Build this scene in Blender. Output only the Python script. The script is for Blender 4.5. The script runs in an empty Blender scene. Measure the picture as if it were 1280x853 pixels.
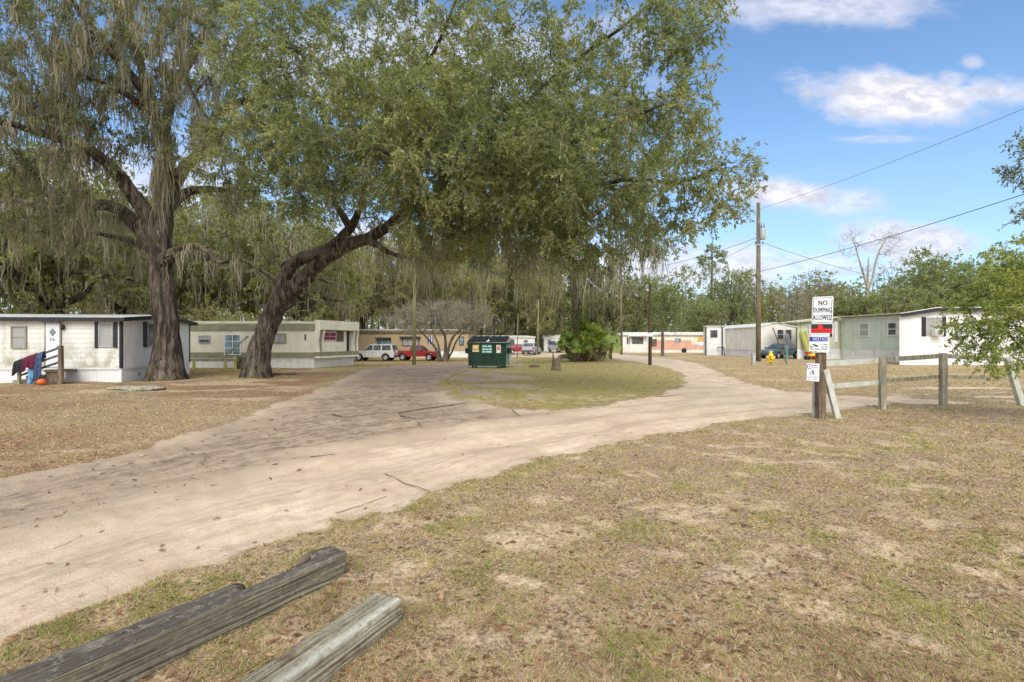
import bpy, math, random
import numpy as np
from mathutils import Vector, Matrix, noise as mnoise
random.seed(7)
RNG = np.random.default_rng(11)
SC = bpy.context.scene
COL = SC.collection
F, CX, CY, CZ = 640.0, 640.0, 426.5, 1.7

# ------------------------------------------------------------------ terrain helpers
def sst(a, b, x):
    t = np.clip((x - a) / (b - a), 0, 1)
    return t * t * (3 - 2 * t)

def _hash(ix, iy, s):
    n = (ix * 374761393 + iy * 668265263 + s * 1442695041) & 0x7fffffff
    n = ((n ^ (n >> 13)) * 1274126177) & 0x7fffffff
    return ((n ^ (n >> 16)) & 0xffff) / 65535.0

def vnoise(x, y, s=0):
    x = np.asarray(x, float); y = np.asarray(y, float)
    ix = np.floor(x).astype(np.int64); iy = np.floor(y).astype(np.int64)
    fx = x - ix; fy = y - iy
    fx = fx * fx * (3 - 2 * fx); fy = fy * fy * (3 - 2 * fy)
    a = _hash(ix, iy, s); b = _hash(ix + 1, iy, s); c = _hash(ix, iy + 1, s); d = _hash(ix + 1, iy + 1, s)
    return (a * (1 - fx) + b * fx) * (1 - fy) + (c * (1 - fx) + d * fx) * fy

def fbm(x, y, s=0, o=4):
    v = 0; a = .5; t = 0
    for k in range(o):
        v = v + a * vnoise(x * 2 ** k, y * 2 ** k, s + k * 17); t += a; a *= .5
    return v / t

def gz(x, y):
    """large-scale ground height (numpy or float)"""
    w = sst(34, 52, y) * (1 - sst(-5, 8, x))
    z = -0.36 * w
    return z

def G(px, py):
    z = 0.0
    for _ in range(12):
        Y = (CZ - z) * F / (py - CY); X = (px - CX) / F * Y
        z = float(gz(X, Y))
    return Vector((X, Y, z))

def P(px, py, Y):
    return Vector(((px - CX) / F * Y, Y, CZ - (py - CY) / F * Y))

# ------------------------------------------------------------------ object helpers
ORG = {}
def link(o):
    COL.objects.link(o); return o

def thing(name, label, cat, loc, group=None, rotz=0):
    o = bpy.data.objects.new(name, None); link(o)
    o.empty_display_size = .3
    o.location = loc; o.rotation_euler = (0, 0, rotz)
    o['label'] = label; o['category'] = cat
    if group: o['group'] = group
    ORG[o.name] = Vector(loc)
    return o

def tag(o, label, cat, group=None):
    o['label'] = label; o['category'] = cat
    if group: o['group'] = group
    return o

def finish(me, name, mats, parent, local):
    if not isinstance(mats, (list, tuple)): mats = [mats]
    for m in mats: me.materials.append(m)
    o = bpy.data.objects.new(name, me); link(o)
    if parent is not None:
        o.parent = parent
        ORG[o.name] = ORG[parent.name]
    return o

class MB:
    def __init__(s):
        s.v = []; s.f = []; s.uv = []; s.mi = []; s.sm = []
    def face(s, pts, uv=None, mi=0, sm=False):
        n = len(s.v); s.v += [tuple(p) for p in pts]
        s.f.append(list(range(n, n + len(pts)))); s.uv.append(uv or [(0, 0)] * len(pts)); s.mi.append(mi); s.sm.append(sm)
    def hexa(s, a, mi=0, uv=False):
        """a: 8 corners, bottom 0-3 ccw, top 4-7"""
        n = len(s.v); s.v += [tuple(p) for p in a]
        for q in ((3, 2, 1, 0), (4, 5, 6, 7), (0, 1, 5, 4), (1, 2, 6, 5), (2, 3, 7, 6), (3, 0, 4, 7)):
            s.f.append([n + i for i in q])
            if uv:
                p = [Vector(a[i]) for i in q]
                e = (p[1] - p[0]); L = e.length
                s.uv.append([(0, p[0].z), (L, p[1].z), (L, p[2].z), (0, p[3].z)])
            else: s.uv.append([(0, 0)] * 4)
            s.mi.append(mi); s.sm.append(False)
    def box(s, c, d, rz=0, mi=0, M=None):
        c = Vector(c); h = Vector(d) / 2
        R = M or Matrix.Rotation(rz, 3, 'Z')
        s.hexa([c + R @ Vector((x * h.x, y * h.y, z * h.z)) for z in (-1, 1) for x, y in ((-1, -1), (1, -1), (1, 1), (-1, 1))], mi)
    def beam(s, a, b, w, h, mi=0, up=(0, 0, 1)):
        a = Vector(a); b = Vector(b); d = (b - a).normalized(); u = Vector(up)
        if abs(d.dot(u)) > .98: u = Vector((0, 1, 0))
        x = d.cross(u).normalized() * w / 2; y = x.cross(d).normalized() * h / 2
        s.hexa([a - x - y, a + x - y, b + x - y, b - x - y, a - x + y, a + x + y, b + x + y, b - x + y], mi)
    def prism(s, poly, depth_vec, mi=0, sm=False):
        """poly: list of 3D points (planar), extruded by depth_vec"""
        n = len(s.v); d = Vector(depth_vec); k = len(poly)
        s.v += [tuple(p) for p in poly] + [tuple(Vector(p) + d) for p in poly]
        s.f.append([n + i for i in range(k)][::-1]); s.f.append([n + k + i for i in range(k)])
        s.uv += [[(0, 0)] * k] * 2; s.mi += [mi] * 2; s.sm += [False] * 2
        for i in range(k):
            j = (i + 1) % k
            s.f.append([n + i, n + j, n + k + j, n + k + i]); s.uv.append([(0, 0)] * 4); s.mi.append(mi); s.sm.append(sm)
    def tube(s, pts, rad, n=8, mi=0, cap=True, jit=0):
        pts = [Vector(p) for p in pts]
        if not hasattr(rad, '__len__'): rad = [rad] * len(pts)
        base = len(s.v)
        d0 = (pts[1] - pts[0]).normalized()
        u = Vector((0, 0, 1)) if abs(d0.z) < .9 else Vector((1, 0, 0))
        for i, p in enumerate(pts):
            d = (pts[min(i + 1, len(pts) - 1)] - pts[max(i - 1, 0)]).normalized()
            x = d.cross(u).normalized(); y = x.cross(d).normalized()
            for k in range(n):
                a = 2 * math.pi * k / n
                r = rad[i] * (1 + jit * random.uniform(-1, 1))
                s.v.append(tuple(p + (x * math.cos(a) + y * math.sin(a)) * r))
        for i in range(len(pts) - 1):
            for k in range(n):
                a = base + i * n + k; b = base + i * n + (k + 1) % n
                s.f.append([a, b, b + n, a + n]); s.uv.append([(0, 0)] * 4); s.mi.append(mi); s.sm.append(True)
        if cap:
            s.f.append([base + k for k in range(n)][::-1]); s.f.append([base + (len(pts) - 1) * n + k for k in range(n)])
            s.uv += [[(0, 0)] * n] * 2; s.mi += [mi] * 2; s.sm += [False] * 2
    def lathe(s, c, prof, n=20, mi=0, M=None):
        """prof: list (r,z)"""
        c = Vector(c); M = M or Matrix.Identity(3); base = len(s.v)
        for r, z in prof:
            for k in range(n):
                a = 2 * math.pi * k / n
                s.v.append(tuple(c + M @ Vector((r * math.cos(a), r * math.sin(a), z))))
        for i in range(len(prof) - 1):
            for k in range(n):
                a = base + i * n + k; b = base + i * n + (k + 1) % n
                s.f.append([a, b, b + n, a + n]); s.uv.append([(0, 0)] * 4); s.mi.append(mi); s.sm.append(True)
        s.f.append([base + k for k in range(n)][::-1]); s.f.append([base + (len(prof) - 1) * n + k for k in range(n)])
        s.uv += [[(0, 0)] * n] * 2; s.mi += [mi] * 2; s.sm += [False] * 2
    def build(s, name, mats, parent=None, local=False, bevel=0, loc=None, fixn=True):
        off = Vector((0, 0, 0))
        if not local:
            if parent is not None: off = ORG[parent.name]
            elif loc is not None: off = Vector(loc)
            elif s.v:
                a = np.array(s.v); off = Vector((float(a[:, 0].mean()), float(a[:, 1].mean()), float(a[:, 2].min())))
        me = bpy.data.meshes.new(name)
        me.from_pydata([(x - off.x, y - off.y, z - off.z) for x, y, z in s.v], [], s.f)
        uvl = me.uv_layers.new(name='UVMap')
        uvl.data.foreach_set('uv', np.array([c for f in s.uv for p in f for c in p], dtype=np.float32))
        me.polygons.foreach_set('material_index', s.mi)
        me.polygons.foreach_set('use_smooth', s.sm)
        me.update()
        if fixn:
            import bmesh
            bm = bmesh.new(); bm.from_mesh(me); bmesh.ops.recalc_face_normals(bm, faces=bm.faces); bm.to_mesh(me); bm.free()
        o = finish(me, name, mats, parent, local)
        if parent is None:
            o.location = off; ORG[o.name] = off
        if bevel:
            m = o.modifiers.new('bevel', 'BEVEL'); m.width = bevel; m.segments = 2; m.limit_method = 'ANGLE'
        return o

def npmesh(name, verts, faces, mats, parent=None, smooth=False, attrs=None, loc=None):
    """verts Nx3 (world), faces list of arrays (each MxK)"""
    verts = np.asarray(verts, float)
    if parent is not None: off = ORG[parent.name]
    else: off = Vector(loc) if loc is not None else Vector((0, 0, 0))
    v = (verts - np.array(off)).astype(np.float32)
    me = bpy.data.meshes.new(name)
    me.vertices.add(len(v)); me.vertices.foreach_set('co', v.ravel())
    loops = np.concatenate([np.asarray(f, np.int32).ravel() for f in faces])
    tot = np.concatenate([np.full(len(f), np.asarray(f).shape[1], np.int32) for f in faces])
    st = np.concatenate([[0], np.cumsum(tot)[:-1]]).astype(np.int32)
    me.loops.add(len(loops)); me.loops.foreach_set('vertex_index', loops)
    me.polygons.add(len(tot)); me.polygons.foreach_set('loop_start', st)
    try: me.polygons.foreach_set('loop_total', tot)
    except Exception: pass
    if smooth: me.polygons.foreach_set('use_smooth', np.ones(len(tot), bool))
    me.update(calc_edges=True)
    for k, a in (attrs or {}).items():
        at = me.attributes.new(k, 'FLOAT', 'POINT'); at.data.foreach_set('value', np.asarray(a, np.float32))
    o = finish(me, name, mats, parent, False)
    if parent is None:
        o.location = off; ORG[o.name] = off
    return o

def copy_tree(o, parent=None):
    c = o.copy(); COL.objects.link(c)
    if parent is not None: c.parent = parent
    for ch in list(o.children): copy_tree(ch, c)
    return c

def text(body, name, mat, parent, loc, size, rot=(math.pi / 2, 0, 0), sx=1, rz=0, align='CENTER', extr=.001, bold=False):
    cu = bpy.data.curves.new('t', 'FONT'); cu.body = body; cu.size = size; cu.align_x = align; cu.align_y = 'CENTER'; cu.extrude = extr
    cu.space_character = 1.14; cu.offset = 0
    t = bpy.data.objects.new('t', cu); link(t)
    dg = bpy.context.evaluated_depsgraph_get(); dg.update()
    me = bpy.data.meshes.new_from_object(t.evaluated_get(dg))
    bpy.data.objects.remove(t)
    M = Matrix.Rotation(rz, 4, 'Z') @ Matrix.Rotation(rot[0], 4, 'X') @ Matrix.Diagonal((sx, 1, 1, 1))
    if bold:      # heavier strokes: the letters once more, a hair to the side
        import bmesh
        bm = bmesh.new(); bm.from_mesh(me)
        for k in (1, 2):
            m2 = me.copy(); m2.transform(Matrix.Translation((size * .035 * k, 0, .0006 * k))); bm.from_mesh(m2); bpy.data.meshes.remove(m2)
        bm.to_mesh(me); bm.free()
    me.transform(M)
    me.transform(Matrix.Translation(Vector(loc) - ORG[parent.name]))
    me.materials.clear(); me.materials.append(mat)
    me.name = name
    o = bpy.data.objects.new(name, me); link(o); o.parent = parent; ORG[o.name] = ORG[parent.name]
    return o

# ------------------------------------------------------------------ materials
def newmat(name):
    m = bpy.data.materials.new(name); m.use_nodes = True
    nt = m.node_tree; b = nt.nodes['Principled BSDF']
    return m, nt, b
def N(nt, t, **kw):
    n = nt.nodes.new(t)
    for k, v in kw.items():
        if k in n.inputs.keys() if isinstance(k, str) else False: n.inputs[k].default_value = v
        else: setattr(n, k, v)
    return n
def L(nt, a, b): nt.links.new(a, b)
def math_(nt, op, a, b=None, c=None, clamp=False):
    n = nt.nodes.new('ShaderNodeMath'); n.operation = op; n.use_clamp = clamp
    for i, x in enumerate((a, b, c)):
        if x is None: continue
        if isinstance(x, (int, float)): n.inputs[i].default_value = x
        else: nt.links.new(x, n.inputs[i])
    return n.outputs[0]
def mix(nt, fac, a, b, mode='MIX'):
    n = nt.nodes.new('ShaderNodeMix'); n.data_type = 'RGBA'; n.blend_type = mode
    if isinstance(fac, (int, float)): n.inputs[0].default_value = fac
    else: nt.links.new(fac, n.inputs[0])
    for i, x in ((6, a), (7, b)):
        if isinstance(x, (tuple, list)): n.inputs[i].default_value = (*x[:3], 1)
        else: nt.links.new(x, n.inputs[i])
    return n.outputs[2]
def noi(nt, vec, scale, detail=4, rough=.55, dist=0):
    n = nt.nodes.new('ShaderNodeTexNoise'); n.inputs['Scale'].default_value = scale; n.inputs['Detail'].default_value = detail
    n.inputs['Roughness'].default_value = rough; n.inputs['Distortion'].default_value = dist
    if vec is not None: nt.links.new(vec, n.inputs['Vector'])
    return n.outputs['Fac']
def mapr(nt, v, a, b, c=0., d=1., smooth=True):
    n = nt.nodes.new('ShaderNodeMapRange'); n.interpolation_type = 'SMOOTHSTEP' if smooth else 'LINEAR'
    nt.links.new(v, n.inputs[0]); n.inputs[1].default_value = a; n.inputs[2].default_value = b
    n.inputs[3].default_value = c; n.inputs[4].default_value = d
    return n.outputs[0]
def vscale(nt, vec, s, rot=None):
    n = nt.nodes.new('ShaderNodeMapping'); n.inputs['Scale'].default_value = s
    if rot: n.inputs['Rotation'].default_value = rot
    nt.links.new(vec, n.inputs[0]); return n.outputs[0]
def bump(nt, b, h, strength=.4, dist=.02):
    n = nt.nodes.new('ShaderNodeBump'); n.inputs['Strength'].default_value = strength; n.inputs['Distance'].default_value = dist
    nt.links.new(h, n.inputs['Height']); nt.links.new(n.outputs[0], b.inputs['Normal'])

def objvec(nt):
    return nt.nodes.new('ShaderNodeTexCoord').outputs['Object']

def mat_plain(name, col, rough=.6, var=.12, scale=3, dirt=None, dirt_amt=.4, metal=0, bmp=.1, spec=.4, dscale=None):
    m, nt, b = newmat(name); v = objvec(nt)
    n1 = noi(nt, v, scale, 5); n2 = noi(nt, v, scale * 9, 3)
    c = mix(nt, mapr(nt, n1, .3, .7), tuple(x * (1 - var) for x in col), tuple(min(1, x * (1 + var)) for x in col))
    if dirt:
        n3 = noi(nt, vscale(nt, v, (1, 1, .45)), dscale or scale * 1.7, 6, .65)
        c = mix(nt, mapr(nt, n3, .48, .72, 0, dirt_amt), c, dirt)
    L(nt, c, b.inputs['Base Color']); b.inputs['Roughness'].default_value = rough; b.inputs['Metallic'].default_value = metal
    b.inputs['Specular IOR Level'].default_value = spec
    if bmp: bump(nt, b, n2, bmp, .01)
    return m

def mat_siding(name, col, stain=(.16, .15, .07), pitch=.2, vertical=False, stain_amt=.5, line=.55, low=1.2, stain2=(.25, .22, .2)):
    """siding over UV: u = along wall, v = height"""
    m, nt, b = newmat(name)
    uv = nt.nodes.new('ShaderNodeUVMap').outputs[0]
    sp = nt.nodes.new('ShaderNodeSeparateXYZ'); L(nt, uv, sp.inputs[0])
    c = sp.outputs[0] if vertical else sp.outputs[1]
    fr = math_(nt, 'FRACT', math_(nt, 'MULTIPLY', c, 1 / pitch))
    ln = math_(nt, 'SUBTRACT', 1, mapr(nt, fr, 0, .12)) if not vertical else math_(nt, 'SUBTRACT', 1, mapr(nt, math_(nt, 'ABSOLUTE', math_(nt, 'SUBTRACT', fr, .5)), 0, .09))
    v = objvec(nt)
    n1 = noi(nt, v, 1.1, 5); n2 = noi(nt, vscale(nt, v, (1, 1, .18)), 2.6, 6, .7)
    base = mix(nt, mapr(nt, n1, .3, .7), tuple(x * .9 for x in col), tuple(min(1, x * 1.04) for x in col))
    base = mix(nt, mapr(nt, n2, .5, .78, 0, stain_amt), base, stain2)
    lowm = mapr(nt, sp.outputs[1], low, .4, 0, 1)
    n3 = noi(nt, v, 1.7, 5, .65)
    sm = math_(nt, 'MULTIPLY', lowm, mapr(nt, n3, .42, .66, 0, stain_amt))
    base = mix(nt, sm, base, stain)
    base = mix(nt, math_(nt, 'MULTIPLY', ln, line), base, tuple(x * .45 for x in col))
    L(nt, base, b.inputs['Base Color']); b.inputs['Roughness'].default_value = .55
    h = math_(nt, 'SUBTRACT', math_(nt, 'MULTIPLY', fr, 1.0), ln) if not vertical else math_(nt, 'SUBTRACT', 1, ln)
    bump(nt, b, h, .5, .012)
    return m

def mat_bark(name, c1, c2, scale=7, moss=None, bmp=1.0):
    m, nt, b = newmat(name); v = objvec(nt)
    vv = vscale(nt, v, (1, 1, .22))
    n1 = noi(nt, vv, scale, 8, .7, .6); n2 = noi(nt, v, scale * .35, 4)
    vo = nt.nodes.new('ShaderNodeTexVoronoi'); vo.feature = 'DISTANCE_TO_EDGE'; vo.inputs['Scale'].default_value = scale * 1.6; L(nt, vv, vo.inputs['Vector'])
    cr = mapr(nt, vo.outputs['Distance'], 0, .28)
    n4 = noi(nt, vscale(nt, v, (1, 1, .12)), scale * 1.3, 6, .65, .3)
    f = math_(nt, 'MULTIPLY', math_(nt, 'MULTIPLY', mapr(nt, n4, .38, .6), mapr(nt, n1, .3, .6, .5, 1)), math_(nt, 'ADD', math_(nt, 'MULTIPLY', cr, .4), .6))
    f = math_(nt, 'MULTIPLY', f, mapr(nt, noi(nt, v, scale * .5, 5), .25, .7, .45, 1.0)); c = mix(nt, f, c1, c2)
    if moss:
        geo = nt.nodes.new('ShaderNodeNewGeometry'); s = nt.nodes.new('ShaderNodeSeparateXYZ'); L(nt, geo.outputs['Normal'], s.inputs[0])
        k = math_(nt, 'MULTIPLY', mapr(nt, s.outputs[2], .1, .8), mapr(nt, n2, .4, .65, 0, .8))
        c = mix(nt, k, c, moss)
    L(nt, c, b.inputs['Base Color']); b.inputs['Roughness'].default_value = .9; b.inputs['Specular IOR Level'].default_value = .2
    bump(nt, b, math_(nt, 'ADD', math_(nt, 'MULTIPLY', f, .7), math_(nt, 'MULTIPLY', n1, .5)), bmp, .05)
    return m

def mat_leaf(name, cols, trans=.4, rough=.45, clump=.6, spec=.45):
    """cols: list of (pos, rgb) random per leaf; clump noise shifts the ramp position"""
    m = bpy.data.materials.new(name); m.use_nodes = True; nt = m.node_tree; b = nt.nodes['Principled BSDF']
    g = nt.nodes.new('ShaderNodeNewGeometry'); v = objvec(nt)
    n = noi(nt, v, clump, 3)
    t = math_(nt, 'ADD', math_(nt, 'MULTIPLY', g.outputs['Random Per Island'], .6), math_(nt, 'MULTIPLY', mapr(nt, n, .3, .7), .4), clamp=True)
    r = nt.nodes.new('ShaderNodeValToRGB'); L(nt, t, r.inputs[0])
    e = r.color_ramp.elements
    while len(e) > 1: e.remove(e[-1])
    e[0].position = cols[0][0]; e[0].color = (*cols[0][1], 1)
    for p, c in cols[1:]:
        x = e.new(p); x.color = (*c, 1)
    L(nt, r.outputs[0], b.inputs['Base Color']); b.inputs['Roughness'].default_value = rough; b.inputs['Specular IOR Level'].default_value = spec
    tr = nt.nodes.new('ShaderNodeBsdfTranslucent')
    L(nt, mix(nt, 1, r.outputs[0], (1.5, 1.5, .8), 'MULTIPLY'), tr.inputs['Color'])
    ms = nt.nodes.new('ShaderNodeMixShader'); ms.inputs[0].default_value = trans
    L(nt, b.outputs[0], ms.inputs[1]); L(nt, tr.outputs[0], ms.inputs[2])
    L(nt, ms.outputs[0], nt.nodes['Material Output'].inputs['Surface'])
    return m

def mat_glass(name, col=(.03, .035, .04), rough=.08):
    m, nt, b = newmat(name); v = objvec(nt)
    c = mix(nt, mapr(nt, noi(nt, v, 1.5, 2), .35, .65), col, tuple(x * 2.2 for x in col))
    L(nt, c, b.inputs['Base Color']); b.inputs['Roughness'].default_value = rough; b.inputs['Specular IOR Level'].default_value = .6
    return m

M = {}
M['white_paint'] = mat_plain('white_paint', (.7, .7, .67), .5, .06, 2, (.3, .28, .22), .35)
M['skirt'] = mat_siding('skirt', (.74, .76, .78), (.3, .27, .2), .16, True, .3, .35, .35)
M['skirt_cream'] = mat_siding('skirt_cream', (.7, .7, .66), (.3, .27, .2), .4, True, .4, .3, .35)
M['lap_white'] = mat_siding('lap_white', (.74, .745, .71), (.22, .22, .06), .2, False, .75, .5, 2.4, (.30, .28, .25))
M['rib_white'] = mat_siding('rib_white', (.76, .77, .77), (.35, .33, .28), .2, True, .3, .22, 1.0)
M['rib_white_warm'] = mat_siding('rib_white_warm', (.76, .75, .70), (.4, .36, .28), .3, True, .35, .25, 1.0)
M['cream'] = mat_siding('cream', (.68, .66, .53), (.4, .36, .24), .35, True, .25, .12, 1.0)
M['cream_light'] = mat_siding('cream_light', (.76, .74, .60), (.4, .36, .24), .35, True, .2, .1, 1.0)
M['olive'] = mat_plain('olive', (.23, .23, .14), .6, .15, 2)
M['tan_wall'] = mat_siding('tan_wall', (.40, .31, .19), (.3, .2, .1), .4, True, .4, .35, 1.0)
M['pale_green'] = mat_siding('pale_green', (.55, .62, .56), (.3, .34, .25), .4, True, .3, .3, 1.0, (.35, .42, .33))
M['yellow_green'] = mat_siding('yellow_green', (.52, .56, .42), (.3, .32, .2), .3, True, .4, .3, 1.0, (.3, .34, .2))
M['pink_wall'] = mat_siding('pink_wall', (.62, .36, .27), (.4, .3, .2), .15, False, .4, .25, 1.0, (.6, .4, .3))
M['black_trim'] = mat_plain('black_trim', (.02, .022, .028), .5, .2, 3)
M['dark_grey'] = mat_plain('dark_grey', (.06, .06, .065), .6, .2, 3)
M['roof_white'] = mat_plain('roof_white', (.62, .62, .60), .6, .08, 1.2, (.25, .24, .2), .5)
M['roof_grey'] = mat_plain('roof_grey', (.34, .33, .30), .7, .1, 1.2, (.15, .13, .1), .5)
M['roof_cream'] = mat_plain('roof_cream', (.50, .48, .34), .7, .1, 1.2, (.2, .19, .1), .5)
M['glass'] = mat_glass('window_glass', (.05, .06, .065))
M['glass_blue'] = mat_glass('window_glass_blue', (.12, .17, .19))
M['blind'] = mat_siding('blind', (.42, .43, .42), (.3, .3, .3), .06, False, .1, .45, .1)
M['door_white'] = mat_plain('door_white', (.74, .76, .80), .4, .04, 2, (.4, .4, .38), .3)
M['wood_grey'] = mat_bark('wood_grey', (.20, .19, .14), (.50, .48, .37), 9, None, .4)
M['wood_brown'] = mat_bark('wood_brown', (.09, .065, .045), (.30, .235, .175), 9, None, .5)
M['wood_white'] = mat_plain('wood_white', (.50, .52, .47), .7, .1, 4, (.25, .27, .2), .6, dscale=6)
M['pole_wood'] = mat_bark('pole_wood', (.10, .085, .05), (.30, .26, .17), 5, None, .4)
M['pole_dark'] = mat_bark('pole_dark', (.06, .045, .035), (.19, .14, .105), 5, None, .4)
M['pole_green'] = mat_bark('pole_green', (.16, .16, .07), (.36, .35, .19), 5, None, .3)
M['steel'] = mat_plain('steel', (.4, .41, .42), .45, .1, 3, (.2, .15, .1), .3, .3)
M['wire'] = mat_plain('wire', (.03, .03, .035), .6, .1, 3, bmp=0)
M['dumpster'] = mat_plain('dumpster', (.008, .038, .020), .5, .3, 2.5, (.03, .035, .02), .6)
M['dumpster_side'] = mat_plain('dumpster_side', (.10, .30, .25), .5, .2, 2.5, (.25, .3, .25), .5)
M['lid_black'] = mat_plain('lid_black', (.012, .014, .013), .85, .2, 3, (.05, .05, .045), .5)
M['sticker_yellow'] = mat_plain('sticker_yellow', (.60, .38, .05), .6, .12, 8, (.3, .25, .1), .6, bmp=0)
M['sticker_teal'] = mat_plain('sticker_teal', (.04, .26, .24), .6, .12, 8, bmp=0)
M['sticker_white'] = mat_plain('sticker_white', (.75, .74, .70), .5, .06, 5, bmp=0)
M['sign_white'] = mat_plain('sign_white', (.72, .74, .78), .35, .03, 3, (.5, .5, .48), .3, bmp=0)
M['sign_red'] = mat_plain('sign_red', (.62, .012, .015), .4, .08, 8, bmp=0)
M['sign_darkred'] = mat_plain('sign_darkred', (.30, .01, .01), .4, .08, 8, bmp=0)
M['sign_blue'] = mat_plain('sign_blue', (.015, .03, .30), .4, .08, 8, bmp=0)
M['ink'] = mat_plain('ink', (.02, .022, .025), .5, .05, 3, bmp=0)
M['ink_grey'] = mat_plain('ink_grey', (.20, .21, .24), .5, .05, 3, bmp=0)
M['car_white'] = mat_plain('car_white', (.62, .64, .68), .25, .03, 2, (.4, .38, .34), .3, bmp=0, spec=.6)
M['car_beige'] = mat_plain('car_beige', (.33, .30, .25), .4, .05, 2, bmp=0)
M['car_red'] = mat_plain('car_red', (.36, .02, .03), .28, .08, 2, (.3, .1, .08), .3, bmp=0, spec=.6)
M['car_teal'] = mat_plain('car_teal', (.055, .10, .10), .3, .15, 2, (.15, .15, .13), .4, bmp=0, spec=.6)
M['car_silver'] = mat_plain('car_silver', (.42, .45, .50), .3, .06, 2, bmp=0, spec=.6)
M['tyre'] = mat_plain('tyre', (.02, .02, .021), .85, .2, 6)
M['rim'] = mat_plain('rim', (.42, .43, .45), .35, .1, 6, metal=.5, bmp=0)
M['lamp_red'] = mat_plain('lamp_red', (.4, .02, .02), .25, .1, 6, bmp=0)
M['lamp_clear'] = mat_plain('lamp_clear', (.6, .6, .58), .2, .1, 6, bmp=0)
M['hydrant'] = mat_plain('hydrant', (.75, .52, .03), .5, .12, 6, (.5, .35, .1), .4)
M['pumpkin'] = mat_plain('pumpkin', (.62, .13, .025), .5, .15, 8)
M['cloth_black'] = mat_plain('cloth_black', (.018, .018, .025), .95, .2, 8, bmp=.6)
M['cloth_maroon'] = mat_plain('cloth_maroon', (.10, .012, .035), .95, .2, 8, bmp=.6)
M['cloth_navy'] = mat_plain('cloth_navy', (.05, .08, .16), .95, .25, 8, bmp=.6)
M['cloth_blue'] = mat_plain('cloth_blue', (.11, .30, .50), .95, .3, 5, (.35, .5, .65), .6, bmp=.6)
M['concrete'] = mat_plain('concrete', (.27, .25, .22), .9, .15, 5, (.1, .09, .08), .5)
M['orange'] = mat_plain('orange', (.62, .36, .10), .6, .1, 5)
M['toy_red'] = mat_plain('toy_red', (.6, .04, .03), .4, .1, 5, bmp=0)
M['purple'] = mat_plain('purple', (.10, .07, .30), .8, .3, 5, bmp=0)
M['pink_frame'] = mat_plain('pink_frame', (.62, .35, .40), .5, .08, 5, bmp=0)
M['curtain_red'] = mat_plain('curtain_red', (.16, .04, .06), .6, .35, 6, bmp=0)
M['yellowed'] = mat_plain('yellowed', (.42, .42, .12), .6, .15, 5, bmp=0)

M['oak_bark'] = mat_bark('oak_bark', (.025, .019, .015), (.23, .19, .155), 5, (.15, .15, .055), 1.0)
M['grey_bark'] = mat_bark('grey_bark', (.07, .06, .05), (.24, .21, .17), 6, (.10, .11, .05), .6)
M['pale_bark'] = mat_bark('pale_bark', (.26, .23, .18), (.50, .46, .37), 6, None, .3)
M['twig'] = mat_plain('twig', (.36, .32, .25), .8, .3, 2, bmp=0)
M['leaf_oak'] = mat_leaf('leaf_oak', [(0, (.08, .11, .047)), (.35, (.16, .20, .088)), (.7, (.27, .30, .135)), (.93, (.42, .41, .20)), (1, (.42, .28, .11))], .5, .38, .45)
M['leaf_oak_dark'] = mat_leaf('leaf_oak_dark', [(0, (.07, .10, .045)), (.4, (.135, .17, .075)), (.8, (.22, .25, .11)), (1, (.33, .29, .12))], .45, .45, .5)
M['leaf_bush'] = mat_leaf('leaf_bush', [(0, (.07, .11, .03)), (.35, (.165, .23, .05)), (.75, (.32, .38, .075)), (1, (.40, .35, .14))], .35, .4, 1.1)
M['leaf_far'] = mat_leaf('leaf_far', [(0, (.13, .15, .07)), (.4, (.21, .23, .10)), (.8, (.30, .31, .13)), (1, (.38, .35, .16))], .5, .6, .4)
M['leaf_far_dark'] = mat_leaf('leaf_far_dark', [(0, (.17, .20, .11)), (.5, (.27, .31, .16)), (1, (.38, .40, .21))], .5, .6, .4)
M['leaf_brown'] = mat_leaf('leaf_brown', [(0, (.19, .18, .10)), (.4, (.31, .29, .16)), (.75, (.36, .35, .18)), (1, (.28, .34, .14))], .5, .7, .5)
M['leaf_rust'] = mat_leaf('leaf_rust', [(0, (.16, .08, .04)), (.5, (.27, .14, .06)), (1, (.30, .22, .09))], .3, .7, .6)
M['leaf_yellow'] = mat_leaf('leaf_yellow', [(0, (.14, .14, .03)), (.5, (.26, .24, .04)), (1, (.38, .32, .06))], .3, .6, .6)
M['leaf_lime'] = mat_leaf('leaf_lime', [(0, (.06, .09, .02)), (.5, (.12, .16, .03)), (1, (.22, .26, .05))], .35, .55, .6)
M['palm_leaf'] = mat_leaf('palm_leaf', [(0, (.13, .20, .05)), (.4, (.25, .34, .075)), (.8, (.42, .48, .12)), (1, (.52, .48, .20))], .25, .4, .9)
M['palm_dead'] = mat_leaf('palm_dead', [(0, (.12, .09, .05)), (1, (.30, .24, .14))], .2, .7, .9)
M['moss'] = mat_leaf('spanish_moss', [(0, (.16, .15, .115)), (.5, (.275, .26, .20)), (1, (.40, .38, .31))], .4, .95, .5, .1)
M['moss_dark'] = mat_leaf('spanish_moss_dark', [(0, (.19, .185, .14)), (.5, (.32, .31, .235)), (1, (.44, .42, .33))], .4, .95, .5, .1)
M['blade'] = mat_leaf('grass_blade', [(0, (.20, .13, .09)), (.25, (.36, .255, .17)), (.5, (.50, .375, .24)), (.72, (.60, .475, .31)), (.87, (.39, .34, .16)), (1, (.28, .30, .10))], .25, .8, 1.4, .15)
M['blade_green'] = mat_leaf('grass_blade_green', [(0, (.34, .30, .11)), (.5, (.28, .30, .085)), (1, (.19, .26, .06))], .3, .7, 1.0, .15)
M['dead_leaf'] = mat_leaf('dead_leaf', [(0, (.10, .055, .035)), (.4, (.22, .12, .07)), (.75, (.36, .22, .13)), (.9, (.48, .36, .25)), (1, (.55, .20, .07))], .2, .7, 3, .2)
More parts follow.
